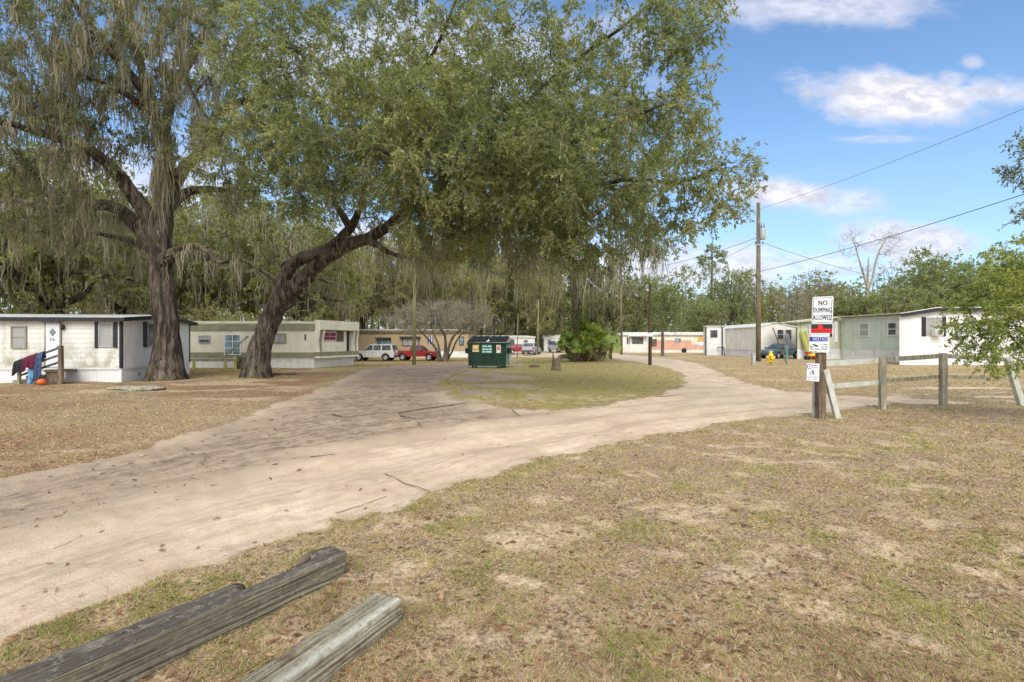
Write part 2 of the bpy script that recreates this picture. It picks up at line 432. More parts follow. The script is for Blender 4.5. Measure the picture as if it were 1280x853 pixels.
# ------------------------------------------------------------------ world, light, camera
SUN_EL, SUN_AZ = math.radians(42), math.radians(186)     # azimuth clockwise from +Y (view direction)
def make_world():
    w = bpy.data.worlds.new('World'); SC.world = w; w.use_nodes = True
    nt = w.node_tree; bg = nt.nodes['Background']; bg.inputs[1].default_value = .125
    sky = nt.nodes.new('ShaderNodeTexSky'); sky.sky_type = 'NISHITA'; sky.sun_disc = False
    sky.sun_elevation = SUN_EL; sky.sun_rotation = SUN_AZ
    sky.air_density = 1.0; sky.dust_density = .6; sky.ozone_density = 1.6; sky.altitude = 0
    tc = nt.nodes.new('ShaderNodeTexCoord'); g = tc.outputs['Generated']
    sp = nt.nodes.new('ShaderNodeSeparateXYZ'); L(nt, g, sp.inputs[0])
    # direction -> height over distance on the ground plane round the viewer, works for every compass direction
    yy = math_(nt, 'MAXIMUM', sp.outputs[1], .001)
    u = math_(nt, 'DIVIDE', sp.outputs[0], yy); v = math_(nt, 'DIVIDE', sp.outputs[2], yy)
    cm = nt.nodes.new('ShaderNodeCombineXYZ'); L(nt, u, cm.inputs[0]); L(nt, v, cm.inputs[1])
    n1 = noi(nt, vscale(nt, cm.outputs[0], (1, 1.7, 1)), 6.0, 9, .55); n2 = noi(nt, vscale(nt, cm.outputs[0], (1, 2.2, 1)), 22, 5, .6)
    du = math_(nt, 'MULTIPLY', math_(nt, 'SUBTRACT', n1, .5), .34)
    total = None
    # clouds: centre (u, v), radii, strength, edge softness
    for cu, cv, ru, rv, k in ((.755, .475, .235, .062, 1.0), (.70, .505, .10, .045, .8), (.86, .51, .05, .03, .55), (.935, .49, .10, .04, .8), (.90, .545, .035, .022, .6),
                              (.60, .655, .26, .045, .62), (.46, .64, .10, .04, .45), (.545, .29, .12, .035, .95), (.62, .275, .16, .03, .5), (.52, .15, .30, .028, .55), (.78, .19, .18, .05, .8),
                              (.72, .395, .12, .010, .35), (-.2, .55, .5, .12, .6), (-.75, .3, .3, .1, .7), (.33, .14, .3, .06, .8), (.1, .12, .3, .1, .7), (-.3, .15, .5, .1, .7)):
        a = math_(nt, 'DIVIDE', math_(nt, 'SUBTRACT', u, cu), ru); b = math_(nt, 'DIVIDE', math_(nt, 'SUBTRACT', v, cv), rv)
        d = math_(nt, 'SQRT', math_(nt, 'ADD', math_(nt, 'MULTIPLY', a, a), math_(nt, 'MULTIPLY', b, b)))
        d = math_(nt, 'ADD', d, math_(nt, 'MULTIPLY', math_(nt, 'SUBTRACT', n1, .5), 2.0))
        d = math_(nt, 'ADD', d, math_(nt, 'MULTIPLY', math_(nt, 'SUBTRACT', n2, .5), .9))
        mk = mapr(nt, d, 1.15, .35, 0, min(1, k * 1.1))
        total = mk if total is None else math_(nt, 'MAXIMUM', total, mk)
    front = mapr(nt, sp.outputs[1], .15, .3)
    total = math_(nt, 'MULTIPLY', total, front)
    # thin veil: brighter towards the horizon, faint streaks
    n3 = noi(nt, vscale(nt, cm.outputs[0], (1, 5, 1)), 2.2, 6, .6)
    veil = math_(nt, 'MULTIPLY', mapr(nt, sp.outputs[2], .42, .02, .03, .55), mapr(nt, n3, .3, .7, .5, 1.0))
    back = math_(nt, 'MULTIPLY', math_(nt, 'SUBTRACT', 1, front), mapr(nt, noi(nt, g, 3, 6), .34, .56, 0, .95))  # unseen bright cloud cover behind the viewer, added for soft white fill light
    base = mix(nt, 1.0, sky.outputs[0], (.73, .87, .96), 'MULTIPLY')
    c = mix(nt, veil, base, (2.3, 2.9, 3.8))
    shade = mix(nt, mapr(nt, n2, .35, .65), (3.1, 3.2, 3.75), (4.6, 4.5, 4.9))
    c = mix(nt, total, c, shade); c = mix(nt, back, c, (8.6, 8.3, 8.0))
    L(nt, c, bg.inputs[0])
make_world()
sun = bpy.data.lights.new('sun', 'SUN'); sun.energy = 1.5; sun.angle = math.radians(32); sun.color = (1, .93, .82)
so = link(bpy.data.objects.new('sun', sun))
sd = Vector((math.sin(SUN_AZ) * math.cos(SUN_EL), math.cos(SUN_AZ) * math.cos(SUN_EL), math.sin(SUN_EL)))
so.rotation_euler = sd.to_track_quat('Z', 'Y').to_euler(); so.location = (0, -20, 40)

cam = bpy.data.cameras.new('camera'); co = link(bpy.data.objects.new('camera', cam)); SC.camera = co
cam.sensor_width = 36; cam.lens = 18; cam.clip_end = 2000; cam.clip_start = .05
co.location = (0, 0, CZ); co.rotation_euler = (math.pi / 2, 0, 0)
vs = SC.view_settings; vs.view_transform = 'Standard'; vs.look = 'None'; vs.gamma = 1; vs.exposure = .85; vs.use_curve_mapping = False
SC.cycles.max_bounces = 5; SC.cycles.transparent_max_bounces = 8; SC.cycles.diffuse_bounces = 2; SC.cycles.glossy_bounces = 2
SC.cycles.use_denoising = True

# ------------------------------------------------------------------ ground zones
def wpoly(pts):
    return np.array([(p[1], p[2]) if p[0] == 'w' else tuple(G(*p)[:2]) for p in pts])
def sdist(poly, x, y, closed=True):
    """distance to the outline, negative inside"""
    n = len(poly); d = np.full(x.shape, 1e9); ins = np.zeros(x.shape, bool)
    for i in range(n if closed else n - 1):
        ax, ay = poly[i]; bx, by = poly[(i + 1) % n]
        ex, ey = bx - ax, by - ay
        t = np.clip(((x - ax) * ex + (y - ay) * ey) / (ex * ex + ey * ey + 1e-12), 0, 1)
        d = np.minimum(d, (x - ax - t * ex) ** 2 + (y - ay - t * ey) ** 2)
        if closed:
            c = (ay > y) != (by > y)
            with np.errstate(divide='ignore', invalid='ignore'):
                ins ^= c & (x < (bx - ax) * (y - ay) / (by - ay if by != ay else 1e-9) + ax)
    d = np.sqrt(d)
    return np.where(ins, -d, d) if closed else d
NEAR = [('w', -5, -12), ('w', -3.3, -2), ('w', -3.05, 1.5), (0, 800), (60, 772), (200, 717), (330, 674), (440, 641), (560, 603), (660, 573), (760, 552), (860, 535), (960, 521),
        (1015, 515), (1100, 508), (1200, 504), (1280, 501), ('w', 22, 15.4), ('w', 60, 17)]
ROADP = wpoly(NEAR + [('w', 60, 24), ('w', 24, 19.6), (1280, 482), (1190, 483), (1100, 485.5), (1030, 489), (985, 488), (955, 483), (930, 476), (900, 464), (872, 455), (850, 450), (815, 446.5), (785, 443.5),
                      (760, 441), (690, 441.5), (640, 443), (640, 446.5), (700, 447), (760, 447.5), (800, 453), (838, 461), (855, 469), (858, 476), (848, 484), (820, 493), (770, 503), (700, 511), (640, 511),
                      (572, 498), (548, 482), (560, 470), (600, 456), (597, 451.5), (560, 454), (500, 457), (452, 463), (430, 472), (400, 487), (345, 505), (280, 530), (150, 568), (0, 598), ('w', -12, 5.2), ('w', -14, -12)])
DARKP = wpoly([('w', -12, 5.2), (0, 598), (150, 568), (280, 528), (345, 505), (400, 487), (430, 470), (460, 460), (590, 451), (600, 457), (552, 478), (566, 498), (660, 512), (720, 520), (590, 530), (400, 562), (200, 606), (0, 652), ('w', -12, 4.4)])
ISLP = wpoly([(560, 500), (545, 480), (600, 457), (640, 447), (760, 448), (838, 461), (858, 476), (820, 493), (700, 511)])
NEARP = wpoly(NEAR)
def zones(x, y):
    r = np.hypot(x, y)
    j = (fbm(x * .9, y * .9, 3) - .5) * .9 + (fbm(x * 4, y * 4, 9) - .5) * .5
    d = sdist(ROADP, x, y)
    soft = .16 + .012 * r
    road = sst(soft, -soft, d + j * (.5 + .01 * r))
    dd = sdist(DARKP, x, y)
    dark = sst(1.0, -1.2, dd + (fbm(x * .6, y * .6, 21) - .5) * 1.4)
    isl = sdist(ISLP, x, y)
    inis = sst(.3, -.3, isl)
    # island: bare soil mixes in on its left side
    lx = sst(4.5, -2.5, x) * inis
    kr = sst(8.5, 11, x) * sst(11.5, 13.5, y) * (1 - sst(24, 28, y)); road = road * (1 - kr * sst(.40, .56, fbm(x * .45 + 3, y * 1.7, 37)) * .9)
    bare_i = lx * sst(.42, .56, fbm(x * .8 + 4, y * 1.1, 31, 5))
    road = np.maximum(road, bare_i * .9); dark = np.maximum(dark, lx * .75)
    along = sdist(NEARP, x, y, False)
    nearside = (d > 0) & (y < 16 + .1 * x) & (x > -3.6)
    nf = sst(-.1, .5, d) * nearside
    n = fbm(x * 2.6 + 7, y * 3.0 - 3 + x * .6, 41, 5)
    bare = nf * .85 * sst(.54, .72, n + .5 * (fbm(x * 4.5, y * 6.5, 43, 4) - .5)) * (.55 + .45 * sst(6, 2, np.abs(x - 1.5)))
    # small sand patches on the left lot and beyond the fence
    other = (1 - nearside) * sst(0, 1, d)
    bare = np.maximum(bare, other * sst(.60, .72, fbm(x * .35 + 2, y * .8, 55)) * .85 * (1 - inis))
    left = sst(-2, -8, x) * (1 - nearside)
    litter = left * (1 - inis) * sst(.36, .58, fbm(x * .3, y * .3, 61)) + nf * sst(.50, .70, fbm(x * .5, y * .5, 67)) * .35
    green = inis * .85 + sst(19, 24, y) * left * sst(.38, .55, fbm(x * .25 + 8, y * .5, 71)) + nf * sst(.55, .75, fbm(x * 1.5, y * 1.5, 77)) * .45
    edge = nf * sst(.9, .15, d)
    green = np.maximum(green, edge * .75 * sst(.4, .6, fbm(x * 2, y * 2, 79)))
    green = np.maximum(green, sst(39, 44, y) * left)
    gold = sst(5, 9, x) * sst(15, 18, y) * (1 - road)
    return dict(road=road, dark=dark, bare=bare, litter=np.clip(litter, 0, 1), green=np.clip(green, 0, 1), along=along, gold=gold)
def hz(x, y, z=None):
    r = np.hypot(x, y)
    k = sst(60, 15, r)
    h = gz(x, y) + k * ((fbm(x * .8, y * .8, 5) - .5) * .10 + (fbm(x * 6, y * 6, 15, 3) - .5) * .03)
    if z is None: z = zones(x, y)
    h = h - z['road'] * .04 * k
    h = h + z['road'] * k * .035 * np.sin(z['along'] * 5.2 + fbm(x * .3, y * .3, 8) * 6)
    h = h + z['road'] * z['dark'] * k * (fbm(x * 2.2, y * 2.2, 91, 5) - .5) * .08
    return h

def make_ground():
    rr = .5 * np.exp(np.linspace(0, math.log(320 / .5), 640)); rr = np.concatenate([rr, [420, 600, 900, 1400]])
    fr = np.radians(np.linspace(-58, 58, 520)); bk = np.radians(np.linspace(58, 302, 60))[1:-1]
    th = np.concatenate([fr, bk]); nt_ = len(th)
    R, T = np.meshgrid(rr, th, indexing='ij')
    x = (R * np.sin(T)).ravel(); y = (R * np.cos(T)).ravel()
    z = zones(x, y); h = hz(x, y, z)
    V = np.stack([x, y, h], 1); nr = len(rr)
    i = np.arange(nr - 1)[:, None] * nt_; k = np.arange(nt_)[None, :]; k2 = (k + 1) % nt_
    quads = np.stack([i + k, i + k2, i + nt_ + k2, i + nt_ + k], -1).reshape(-1, 4)[:, ::-1]
    isroad = z['road'][quads].mean(1) > .5
    # material shared by both sheets: the ground's own colours, blended by what lies there
    m, nt, b = newmat('ground_soil'); v = objvec(nt)
    def at(n):
        a = nt.nodes.new('ShaderNodeAttribute'); a.attribute_name = n; return a.outputs['Fac']
    nb = noi(nt, v, .7, 6, .6); nm = noi(nt, v, 5, 6, .65); nf = noi(nt, v, 34, 5, .7); nx = noi(nt, v, 120, 2, .6)
    sand = mix(nt, mapr(nt, nb, .3, .7), (.52, .41, .30), (.68, .56, .425))
    sand = mix(nt, mapr(nt, nm, .45, .75, 0, .5), sand, (.42, .31, .21))
    sand = mix(nt, mapr(nt, nf, .60, .75, 0, .5), sand, (.24, .17, .12))
    # tyre streaks that follow the road
    cmb = nt.nodes.new('ShaderNodeCombineXYZ'); L(nt, math_(nt, 'MULTIPLY', at('along'), 3.2), cmb.inputs[0]); L(nt, math_(nt, 'MULTIPLY', nb, 2.5), cmb.inputs[1])
    st = noi(nt, cmb.outputs[0], 2.2, 6, .75)
    sand = mix(nt, mapr(nt, st, .42, .62, 0, .45), sand, (.36, .265, .185))
    darkc = mix(nt, mapr(nt, nm, .35, .65), (.135, .10, .072), (.30, .23, .165))
    darkc = mix(nt, mapr(nt, st, .40, .6, 0, .75), darkc, (.42, .33, .25))
    darkc = mix(nt, mapr(nt, nf, .55, .72, 0, .7), darkc, (.06, .045, .035))
    soil = mix(nt, math_(nt, 'MULTIPLY', at('dark'), mapr(nt, nb, .2, .6, .72, 1.0)), sand, darkc)
    # grassy ground
    thatch = mix(nt, mapr(nt, nf, .35, .65), (.11, .075, .055), (.48, .365, .25))
    thatch = mix(nt, mapr(nt, nm, .42, .68, 0, .6), thatch, (.40, .31, .13))
    gm = math_(nt, 'MULTIPLY', at('green'), mapr(nt, nm, .3, .6, .4, 1.0), clamp=True)
    thatch = mix(nt, math_(nt, 'MULTIPLY', gm, .85), thatch, mix(nt, mapr(nt, nf, .35, .65), (.20, .19, .045), (.46, .40, .10)))
    thatch = mix(nt, math_(nt, 'MULTIPLY', at('gold'), .75), thatch, mix(nt, mapr(nt, nm, .35, .65), (.28, .20, .10), (.50, .39, .20)))
    lit = mix(nt, mapr(nt, nf, .4, .62), (.12, .065, .035), (.40, .235, .12))
    thatch = mix(nt, math_(nt, 'MULTIPLY', at('litter'), mapr(nt, nm, .35, .6, .3, .95)), thatch, lit)
    sandp = mix(nt, mapr(nt, nf, .35, .65), (.40, .30, .19), (.66, .53, .36))
    thatch = mix(nt, math_(nt, 'MULTIPLY', at('bare'), mapr(nt, nm, .33, .55), clamp=True), thatch, sandp)
    rk = math_(nt, 'ADD', at('road'), math_(nt, 'MULTIPLY', math_(nt, 'SUBTRACT', nm, .5), .9))
    c = mix(nt, mapr(nt, rk, .35, .65), thatch, soil)
    L(nt, c, b.inputs['Base Color']); b.inputs['Roughness'].default_value = .95; b.inputs['Specular IOR Level'].default_value = .12
    bh = math_(nt, 'ADD', math_(nt, 'MULTIPLY', nf, .6), math_(nt, 'ADD', math_(nt, 'MULTIPLY', nx, .25), math_(nt, 'MULTIPLY', st, .5)))
    bump(nt, b, bh, .75, .035)
    for nme, sel in (('ground', ~isroad), ('dirt_road', isroad)):
        q = quads[sel]; used, inv = np.unique(q, return_inverse=True)
        fs = [inv.reshape(-1, 4)]; VV = V[used]; at_ = {k_: a[used] for k_, a in z.items()}
        if nme == 'ground':
            c0 = len(VV); VV = np.concatenate([VV, [[0, 0, float(V[:nt_, 2].mean())]]]); at_ = {k_: np.append(a, a[0]) for k_, a in at_.items()}
            ring = np.searchsorted(used, np.arange(nt_)); ok = used[np.clip(ring, 0, len(used) - 1)] == np.arange(nt_)
            tri = np.stack([np.full(nt_, c0), np.roll(ring, -1), ring], 1)[ok & np.roll(ok, -1)]; fs.append(tri[:, ::-1])
        o = npmesh(nme, VV, fs, m, None, True, at_)
        o['kind'] = 'structure'
make_ground()

# ------------------------------------------------------------------ grass, leaves
def screen_pts(n, pxr, pyr, pw=1.0):
    px = RNG.uniform(*pxr, n); t = RNG.uniform(0, 1, n) ** pw; py = pyr[0] + (pyr[1] - pyr[0]) * t
    Y = CZ * F / (py - CY); X = (px - CX) / F * Y
    return X, Y
def make_grass():
    # spread over the ground with density falling with distance, so near tufts stay fine
    X, Y = screen_pts(1000000, (-80, 1360), (447, 1010), 1.0)
    z = zones(X, Y); r = np.hypot(X, Y)
    cl = fbm(X * 3.2, Y * 3.2, 101, 3); cl2 = fbm(X * 9, Y * 9, 105, 2)
    dens = (1 - sst(.25, .6, z['road'])) * (1 - .90 * z['bare']) * (.3 + .78 * sst(.42, .62, cl)) * (.35 + .65 * sst(.35, .6, cl2))
    dens = np.maximum(dens, .02 * (z['road'] < .8)) * (1 - .8 * z['litter']) * np.where(r > 14, .75, 1)
    # none under the foreground timbers
    keep = RNG.uniform(0, 1, len(X)) < dens
    X, Y, r, cl = X[keep], Y[keep], r[keep], cl[keep]; z = {k: a[keep] for k, a in z.items()}
    g = (RNG.uniform(0, 1, len(X)) < np.clip(z['green'] * .85 * sst(.4, .62, cl) * .8 + .12, 0, 1))
    for name, sel, mt, hh, lab in (('dry_grass', ~g, 'blade', (.008, .034), 'thin dry tan grass over the sandy ground'), ('green_grass', g, 'blade_green', (.010, .036), 'short green grass tufts among the dry grass')):
        x, y, rr = X[sel], Y[sel], r[sel]; n = len(x)
        H = RNG.uniform(*hh, n) * (1 + .045 * np.clip(rr - 3, 0, 30)); w = (.0012 + .0009 * rr) * RNG.uniform(.7, 1.4, n)
        a = RNG.uniform(0, 2 * np.pi, n); lean = RNG.uniform(.3, 1.7, n) * H
        if name == 'dry_grass': lean = lean * 1.8; H = H * .7
        b = RNG.uniform(0, 2 * np.pi, n)
        h0 = hz(x, y) - .004
        p0 = np.stack([x - np.cos(a) * w, y - np.sin(a) * w, h0], 1); p1 = np.stack([x + np.cos(a) * w, y + np.sin(a) * w, h0], 1)
        p2 = np.stack([x + np.cos(b) * lean, y + np.sin(b) * lean, h0 + H], 1)
        V = np.stack([p0, p1, p2], 1).reshape(-1, 3)
        o = npmesh(name, V, [np.arange(3 * n).reshape(-1, 3)], M[mt])
        o['kind'] = 'stuff'; o['label'] = lab; o['category'] = 'grass'
    # fallen leaves
    X, Y = screen_pts(20000, (-60, 1340), (452, 1000), .9); z = zones(X, Y)
    dens = (1 - sst(.1, .6, z['road'])) * (.25 + .75 * z['litter']) + .04 + .28 * z['dark'] * z['road']
    k = RNG.uniform(0, 1, len(X)) < dens; X, Y = X[k], Y[k]; n = len(X); r = np.hypot(X, Y)
    Ls = RNG.uniform(.35, 1, n) ** 1.5 * .042 * (1 + .035 * r); W = Ls * RNG.uniform(.22, .4, n); a = RNG.uniform(0, 2 * np.pi, n)
    ti = RNG.uniform(-.35, .35, n); cu = RNG.uniform(.2, .7, n) * W
    h0 = hz(X, Y) + .008
    d = np.stack([np.cos(a), np.sin(a), ti], 1); s = np.stack([-np.sin(a), np.cos(a), RNG.uniform(-.4, .4, n)], 1); c = np.stack([X, Y, h0], 1)
    up = np.array([0, 0, 1.0])
    pts = [c - d * Ls[:, None], c - d * Ls[:, None] * .2 + s * W[:, None] + up * cu[:, None], c + d * Ls[:, None], c - d * Ls[:, None] * .2 - s * W[:, None] + up * cu[:, None] * .8]
    V = np.stack(pts, 1).reshape(-1, 3); q = np.arange(4 * n).reshape(-1, 4)
    o = npmesh('fallen_leaves', V, [np.concatenate([q[:, [0, 1, 2]], q[:, [0, 2, 3]]])], M['dead_leaf'])
    o['kind'] = 'stuff'; o['label'] = 'curled brown and orange fallen leaves scattered over the ground'; o['category'] = 'leaves'
make_grass()
# ------------------------------------------------------------------ trees
def norm(a): return a / (np.linalg.norm(a, axis=-1, keepdims=True) + 1e-9)

class Tree:
    """skeleton of nodes grown from hand-laid limbs towards points of the crown"""
    def __init__(s): s.p = []; s.par = []; s.fr = []; s.tips = []
    def limb(s, pts, rad, par=-1, sub=3, wob=.12):
        """pts: world points, rad list; returns node ids"""
        ids = []; pts = [Vector(p) for p in pts]
        if par >= 0:
            pts = [Vector(s.p[par])] + pts; rad = [s.fr[par] if s.fr[par] else rad[0]] + list(rad)
        n = len(pts)
        prev = par
        for i in range(n - 1):
            a, b = pts[i], pts[i + 1]
            a0 = pts[i - 1] if i else a - (b - a); b1 = pts[i + 2] if i + 2 < n else b + (b - a)
            for k in range(sub):
                t = k / sub
                if par >= 0 and i == 0 and k == 0: continue
                q = .5 * ((2 * a) + (b - a0) * t + (2 * a0 - 5 * a + 4 * b - b1) * t * t + (3 * a - a0 - 3 * b + b1) * t ** 3)
                rr = rad[i] * (1 - t) + rad[i + 1] * t
                q = q + Vector([random.uniform(-1, 1) * wob * min(rr * 1.2, .25) for _ in range(3)])
                s.p.append(tuple(q)); s.par.append(prev); s.fr.append(rr); prev = len(s.p) - 1; ids.append(prev)
        s.p.append(tuple(pts[-1])); s.par.append(prev); s.fr.append(rad[-1]); ids.append(len(s.p) - 1)
        return ids
    def near(s, pt, ids=None):
        ids = ids if ids is not None else range(len(s.p))
        return min(ids, key=lambda i: (Vector(s.p[i]) - Vector(pt)).length)
    def grow(s, targets, step=.55, droop=.12, jit=.10, minh=None, maxr=1e9):
        T = np.asarray(targets, float)
        base = np.array(s.p); ok = np.ones(len(base), bool)
        if minh is not None: ok = base[:, 2] > minh
        d = np.linalg.norm(T[:, None] - base[None, ok], axis=2).min(1); T = T[np.argsort(d)]
        buf = np.zeros((len(base) + len(T) * 14, 3)); buf[:len(base)] = base; okb = np.zeros(len(buf), bool); okb[:len(base)] = ok; n = len(base)
        depth = np.zeros(len(buf))
        for t in T:
            dv = t - buf[:n]; dist = np.linalg.norm(dv, axis=1)
            cost = dist * (1 + .35 * (dv[:, 2] < 0) * (-dv[:, 2]) / (dist + .01)) + depth[:n] * .06 + np.where(okb[:n], 0, 1e6)
            i = int(np.argmin(cost)); D = dist[i]
            if D < .25: s.tips.append(i); continue
            k = int(min(12, max(2, math.ceil(D / step)))); prev = i; p0 = buf[i]
            sd_ = RNG.normal(0, 1, 3) * D * jit
            for m in range(1, k + 1):
                f = m / k
                q = p0 * (1 - f) + t * f + sd_ * math.sin(math.pi * f); q[2] += math.sin(math.pi * f) * D * droop
                q += RNG.normal(0, 1, 3) * D / k * .10
                s.p.append(tuple(q)); s.par.append(prev); s.fr.append(0); prev = len(s.p) - 1
                buf[n] = q; okb[n] = True; depth[n] = depth[s.par[-1]] + .3; n += 1
            s.tips.append(prev)
    def radii(s, tip=.012, e=2.3):
        n = len(s.p); acc = np.zeros(n); ch = [[] for _ in range(n)]
        for i, q in enumerate(s.par):
            if q >= 0: ch[q].append(i)
        for i in range(n - 1, -1, -1):
            v = acc[i] if acc[i] > 0 else tip ** e
            r = v ** (1 / e); r = max(r, s.fr[i]) if s.fr[i] else r
            acc[i] = max(v, 0); s_r = v
            if s.par[i] >= 0: acc[s.par[i]] += v
            ch_r = r; s.__dict__.setdefault('r', np.zeros(n)); 
            if len(s.r) != n: s.r = np.zeros(n)
            s.r[i] = r
        for i in range(n):      # a grown branch never is thicker than what carries it
            q = s.par[i]
            if q >= 0: s.r[i] = min(s.r[i], s.r[q] * (1 if s.fr[i] else .85))
        s.ch = ch
        return s.r
    def bark(s, name, mat, parent, sides=(14, 7, 4), rough=.07, flare=None, maxthick=None, pick=None):
        """chains to tubes -> one mesh"""
        r = s.r; P_ = np.array(s.p); vs, fs = [], []; off = 0
        starts = [(i, -1) for i, q in enumerate(s.par) if q < 0]
        while starts:
            i, q = starts.pop()
            chain = ([q] if q >= 0 else []) + [i]; cur = i
            while s.ch[cur]:
                c = sorted(s.ch[cur], key=lambda k: -r[k]); starts += [(k, cur) for k in c[1:]]; cur = c[0]; chain.append(cur)
            if len(chain) < 2: continue
            pts = P_[chain]; rad = r[chain].copy()
            if q >= 0: rad[0] = min(rad[0], rad[1] * 1.15)
            if not s.ch[chain[-1]]: rad[-1] *= .35
            n = sides[0] if rad.max() > .18 else sides[1] if rad.max() > .05 else sides[2]
            t = np.gradient(pts, axis=0); t = norm(t)
            u = np.array([.3, .5, .8]) if abs(t[:, 2].mean()) < .7 else np.array([1., .1, 0])
            x = norm(np.cross(t, u)); y = np.cross(t, x)
            a = np.linspace(0, 2 * np.pi, n, endpoint=False)
            rr = np.repeat(rad[:, None], n, 1)
            if n == sides[0]:
                k = np.arange(len(pts))[:, None]
                rr = rr * (1 + rough * 3 * (fbm(np.cos(a)[None, :] * 1.6 + pts[:, :1], np.sin(a)[None, :] * 1.6 + pts[:, 2:3] * .9, 7, 3) - .5) * 2)
                if flare and q < 0:
                    hh = np.maximum(pts[:, 2:3] - pts[0, 2] - .4, 0)
                    rr = rr * (1 + flare * np.exp(-hh / .5) * (1 + .35 * np.sin(a * 5 + 1)[None, :] + .2 * np.sin(a * 3)[None, :]))
            ring = pts[:, None] + x[:, None] * (np.cos(a)[None, :, None] * rr[..., None]) + y[:, None] * (np.sin(a)[None, :, None] * rr[..., None])
            vs.append(ring.reshape(-1, 3))
            i0 = np.arange(len(pts) - 1)[:, None] * n; kk = np.arange(n)[None]; k2 = (kk + 1) % n
            fs.append(np.stack([i0 + kk, i0 + k2, i0 + n + k2, i0 + n + kk], -1).reshape(-1, 4) + off); off += len(pts) * n
        return npmesh(name, np.concatenate(vs), [np.concatenate(fs)], mat, parent, True)

def leaves_on(tips, dirs, k, length, Lf, wr, per, droop=.35, spread=.9, twig=True, twr=.004):
    """k twigs per tip, 'per' leaves on each; returns leaf verts/tris and twig verts/quads"""
    n = len(tips) * k
    b = np.repeat(tips, k, 0); d = np.repeat(dirs, k, 0)
    d = norm(d * .7 + RNG.normal(0, 1, (n, 3)) * spread * .6); d[:, 2] -= droop * RNG.uniform(0, 1, n); d = norm(d)
    ln = length * RNG.uniform(.5, 1.3, n)
    t = RNG.uniform(.12, 1, (n, per)) ** .8
    sag = (t ** 2) * .25
    pos = b[:, None] + d[:, None] * (ln[:, None] * t)[..., None]; pos[..., 2] -= sag * ln[:, None] * droop * 2
    ld = norm(d[:, None] * .75 + RNG.normal(0, .62, (n, per, 3))).reshape(-1, 3); pos = pos.reshape(-1, 3)
    ld[:, 2] -= .15; ld = norm(ld)
    nrm = norm(RNG.normal(0, 1, ld.shape) * .8 + np.array([0, 0, .7])); sd_ = norm(np.cross(ld, nrm))
    m = len(pos); l = (Lf * RNG.uniform(.6, 1.25, m))[:, None]; w = l * wr * RNG.uniform(.75, 1.25, m)[:, None]
    up = np.cross(sd_, ld)
    V = np.stack([pos, pos + ld * l * .5 + sd_ * w * .5 + up * w * .15, pos + ld * l, pos + ld * l * .5 - sd_ * w * .5 + up * w * .15], 1).reshape(-1, 3)
    q = np.arange(4 * m).reshape(-1, 4)
    tw = None
    if twig:
        e = b + d * ln[:, None]; e[:, 2] -= .25 * ln * droop * 2
        x = norm(np.cross(d, np.array([.3, .2, 1.]))); y = np.cross(d, x)
        vv = []
        for c, rr in ((b, twr), (e, twr * .4)):
            for a in (0, 2.1, 4.2): vv.append(c + (x * math.cos(a) + y * math.sin(a)) * rr)
        TV = np.stack(vv, 1).reshape(-1, 3); o6 = np.arange(n)[:, None] * 6
        TF = np.concatenate([o6 + np.array([[i, (i + 1) % 3, 3 + (i + 1) % 3, 3 + i]]) for i in range(3)])
        tw = (TV, TF)
    return V, q, tw

def strands(tops, n_per, length, width, seg=5, spread=.12, curl=.12):
    """hanging moss: tapered ribbons"""
    b = np.repeat(tops, n_per, 0); n = len(b)
    b = b + RNG.normal(0, 1, (n, 3)) * np.array([spread, spread, spread * .5])
    ln = np.repeat(length, n_per) * RNG.uniform(.35, 1.15, n); w = width * RNG.uniform(.5, 1.4, n)
    a = RNG.uniform(0, np.pi, n); ph = RNG.uniform(0, 6, n); drift = RNG.normal(0, .08, (n, 2))
    V = []
    for k in range(seg + 1):
        t = k / seg
        c = b.copy(); c[:, 2] -= ln * t; c[:, 0] += drift[:, 0] * ln * t + np.sin(ph + t * 7) * curl * t; c[:, 1] += drift[:, 1] * ln * t + np.cos(ph * 2 + t * 6) * curl * t
        ww = w * (1 - t) ** .6 * (.6 + .4 * np.abs(np.sin(ph + t * 11))); aa = a + t * 2.2
        V += [c + np.stack([np.cos(aa) * ww, np.sin(aa) * ww, 0 * ww], 1), c - np.stack([np.cos(aa) * ww, np.sin(aa) * ww, 0 * ww], 1)]
    V = np.stack(V, 1).reshape(-1, 3); o = np.arange(n)[:, None] * (2 * seg + 2)
    Fq = np.concatenate([o + np.array([[2 * k, 2 * k + 1, 2 * k + 3, 2 * k + 2]]) for k in range(seg)])
    return V, Fq

def blob_pts(blobs):
    """blobs: (px,py,Y, rx_px, ry_px, rdepth_m, n) -> world points spread through each ellipsoid"""
    out = []
    for px, py, Y, rx, ry, rd, n in blobs:
        c = np.array(P(px, py, Y)); s = Y / F
        d = norm(RNG.normal(0, 1, (n, 3))) * (RNG.uniform(0, 1, (n, 1)) ** .38)
        out.append(c + d * np.array([rx * s, rd, ry * s]))
    return np.concatenate(out)

def tipdirs(T, ids):
    p = np.array([T.p[i] for i in ids]); q = np.array([T.p[T.par[i]] if T.par[i] >= 0 else T.p[i] for i in ids])
    return p, norm(p - q + 1e-6)

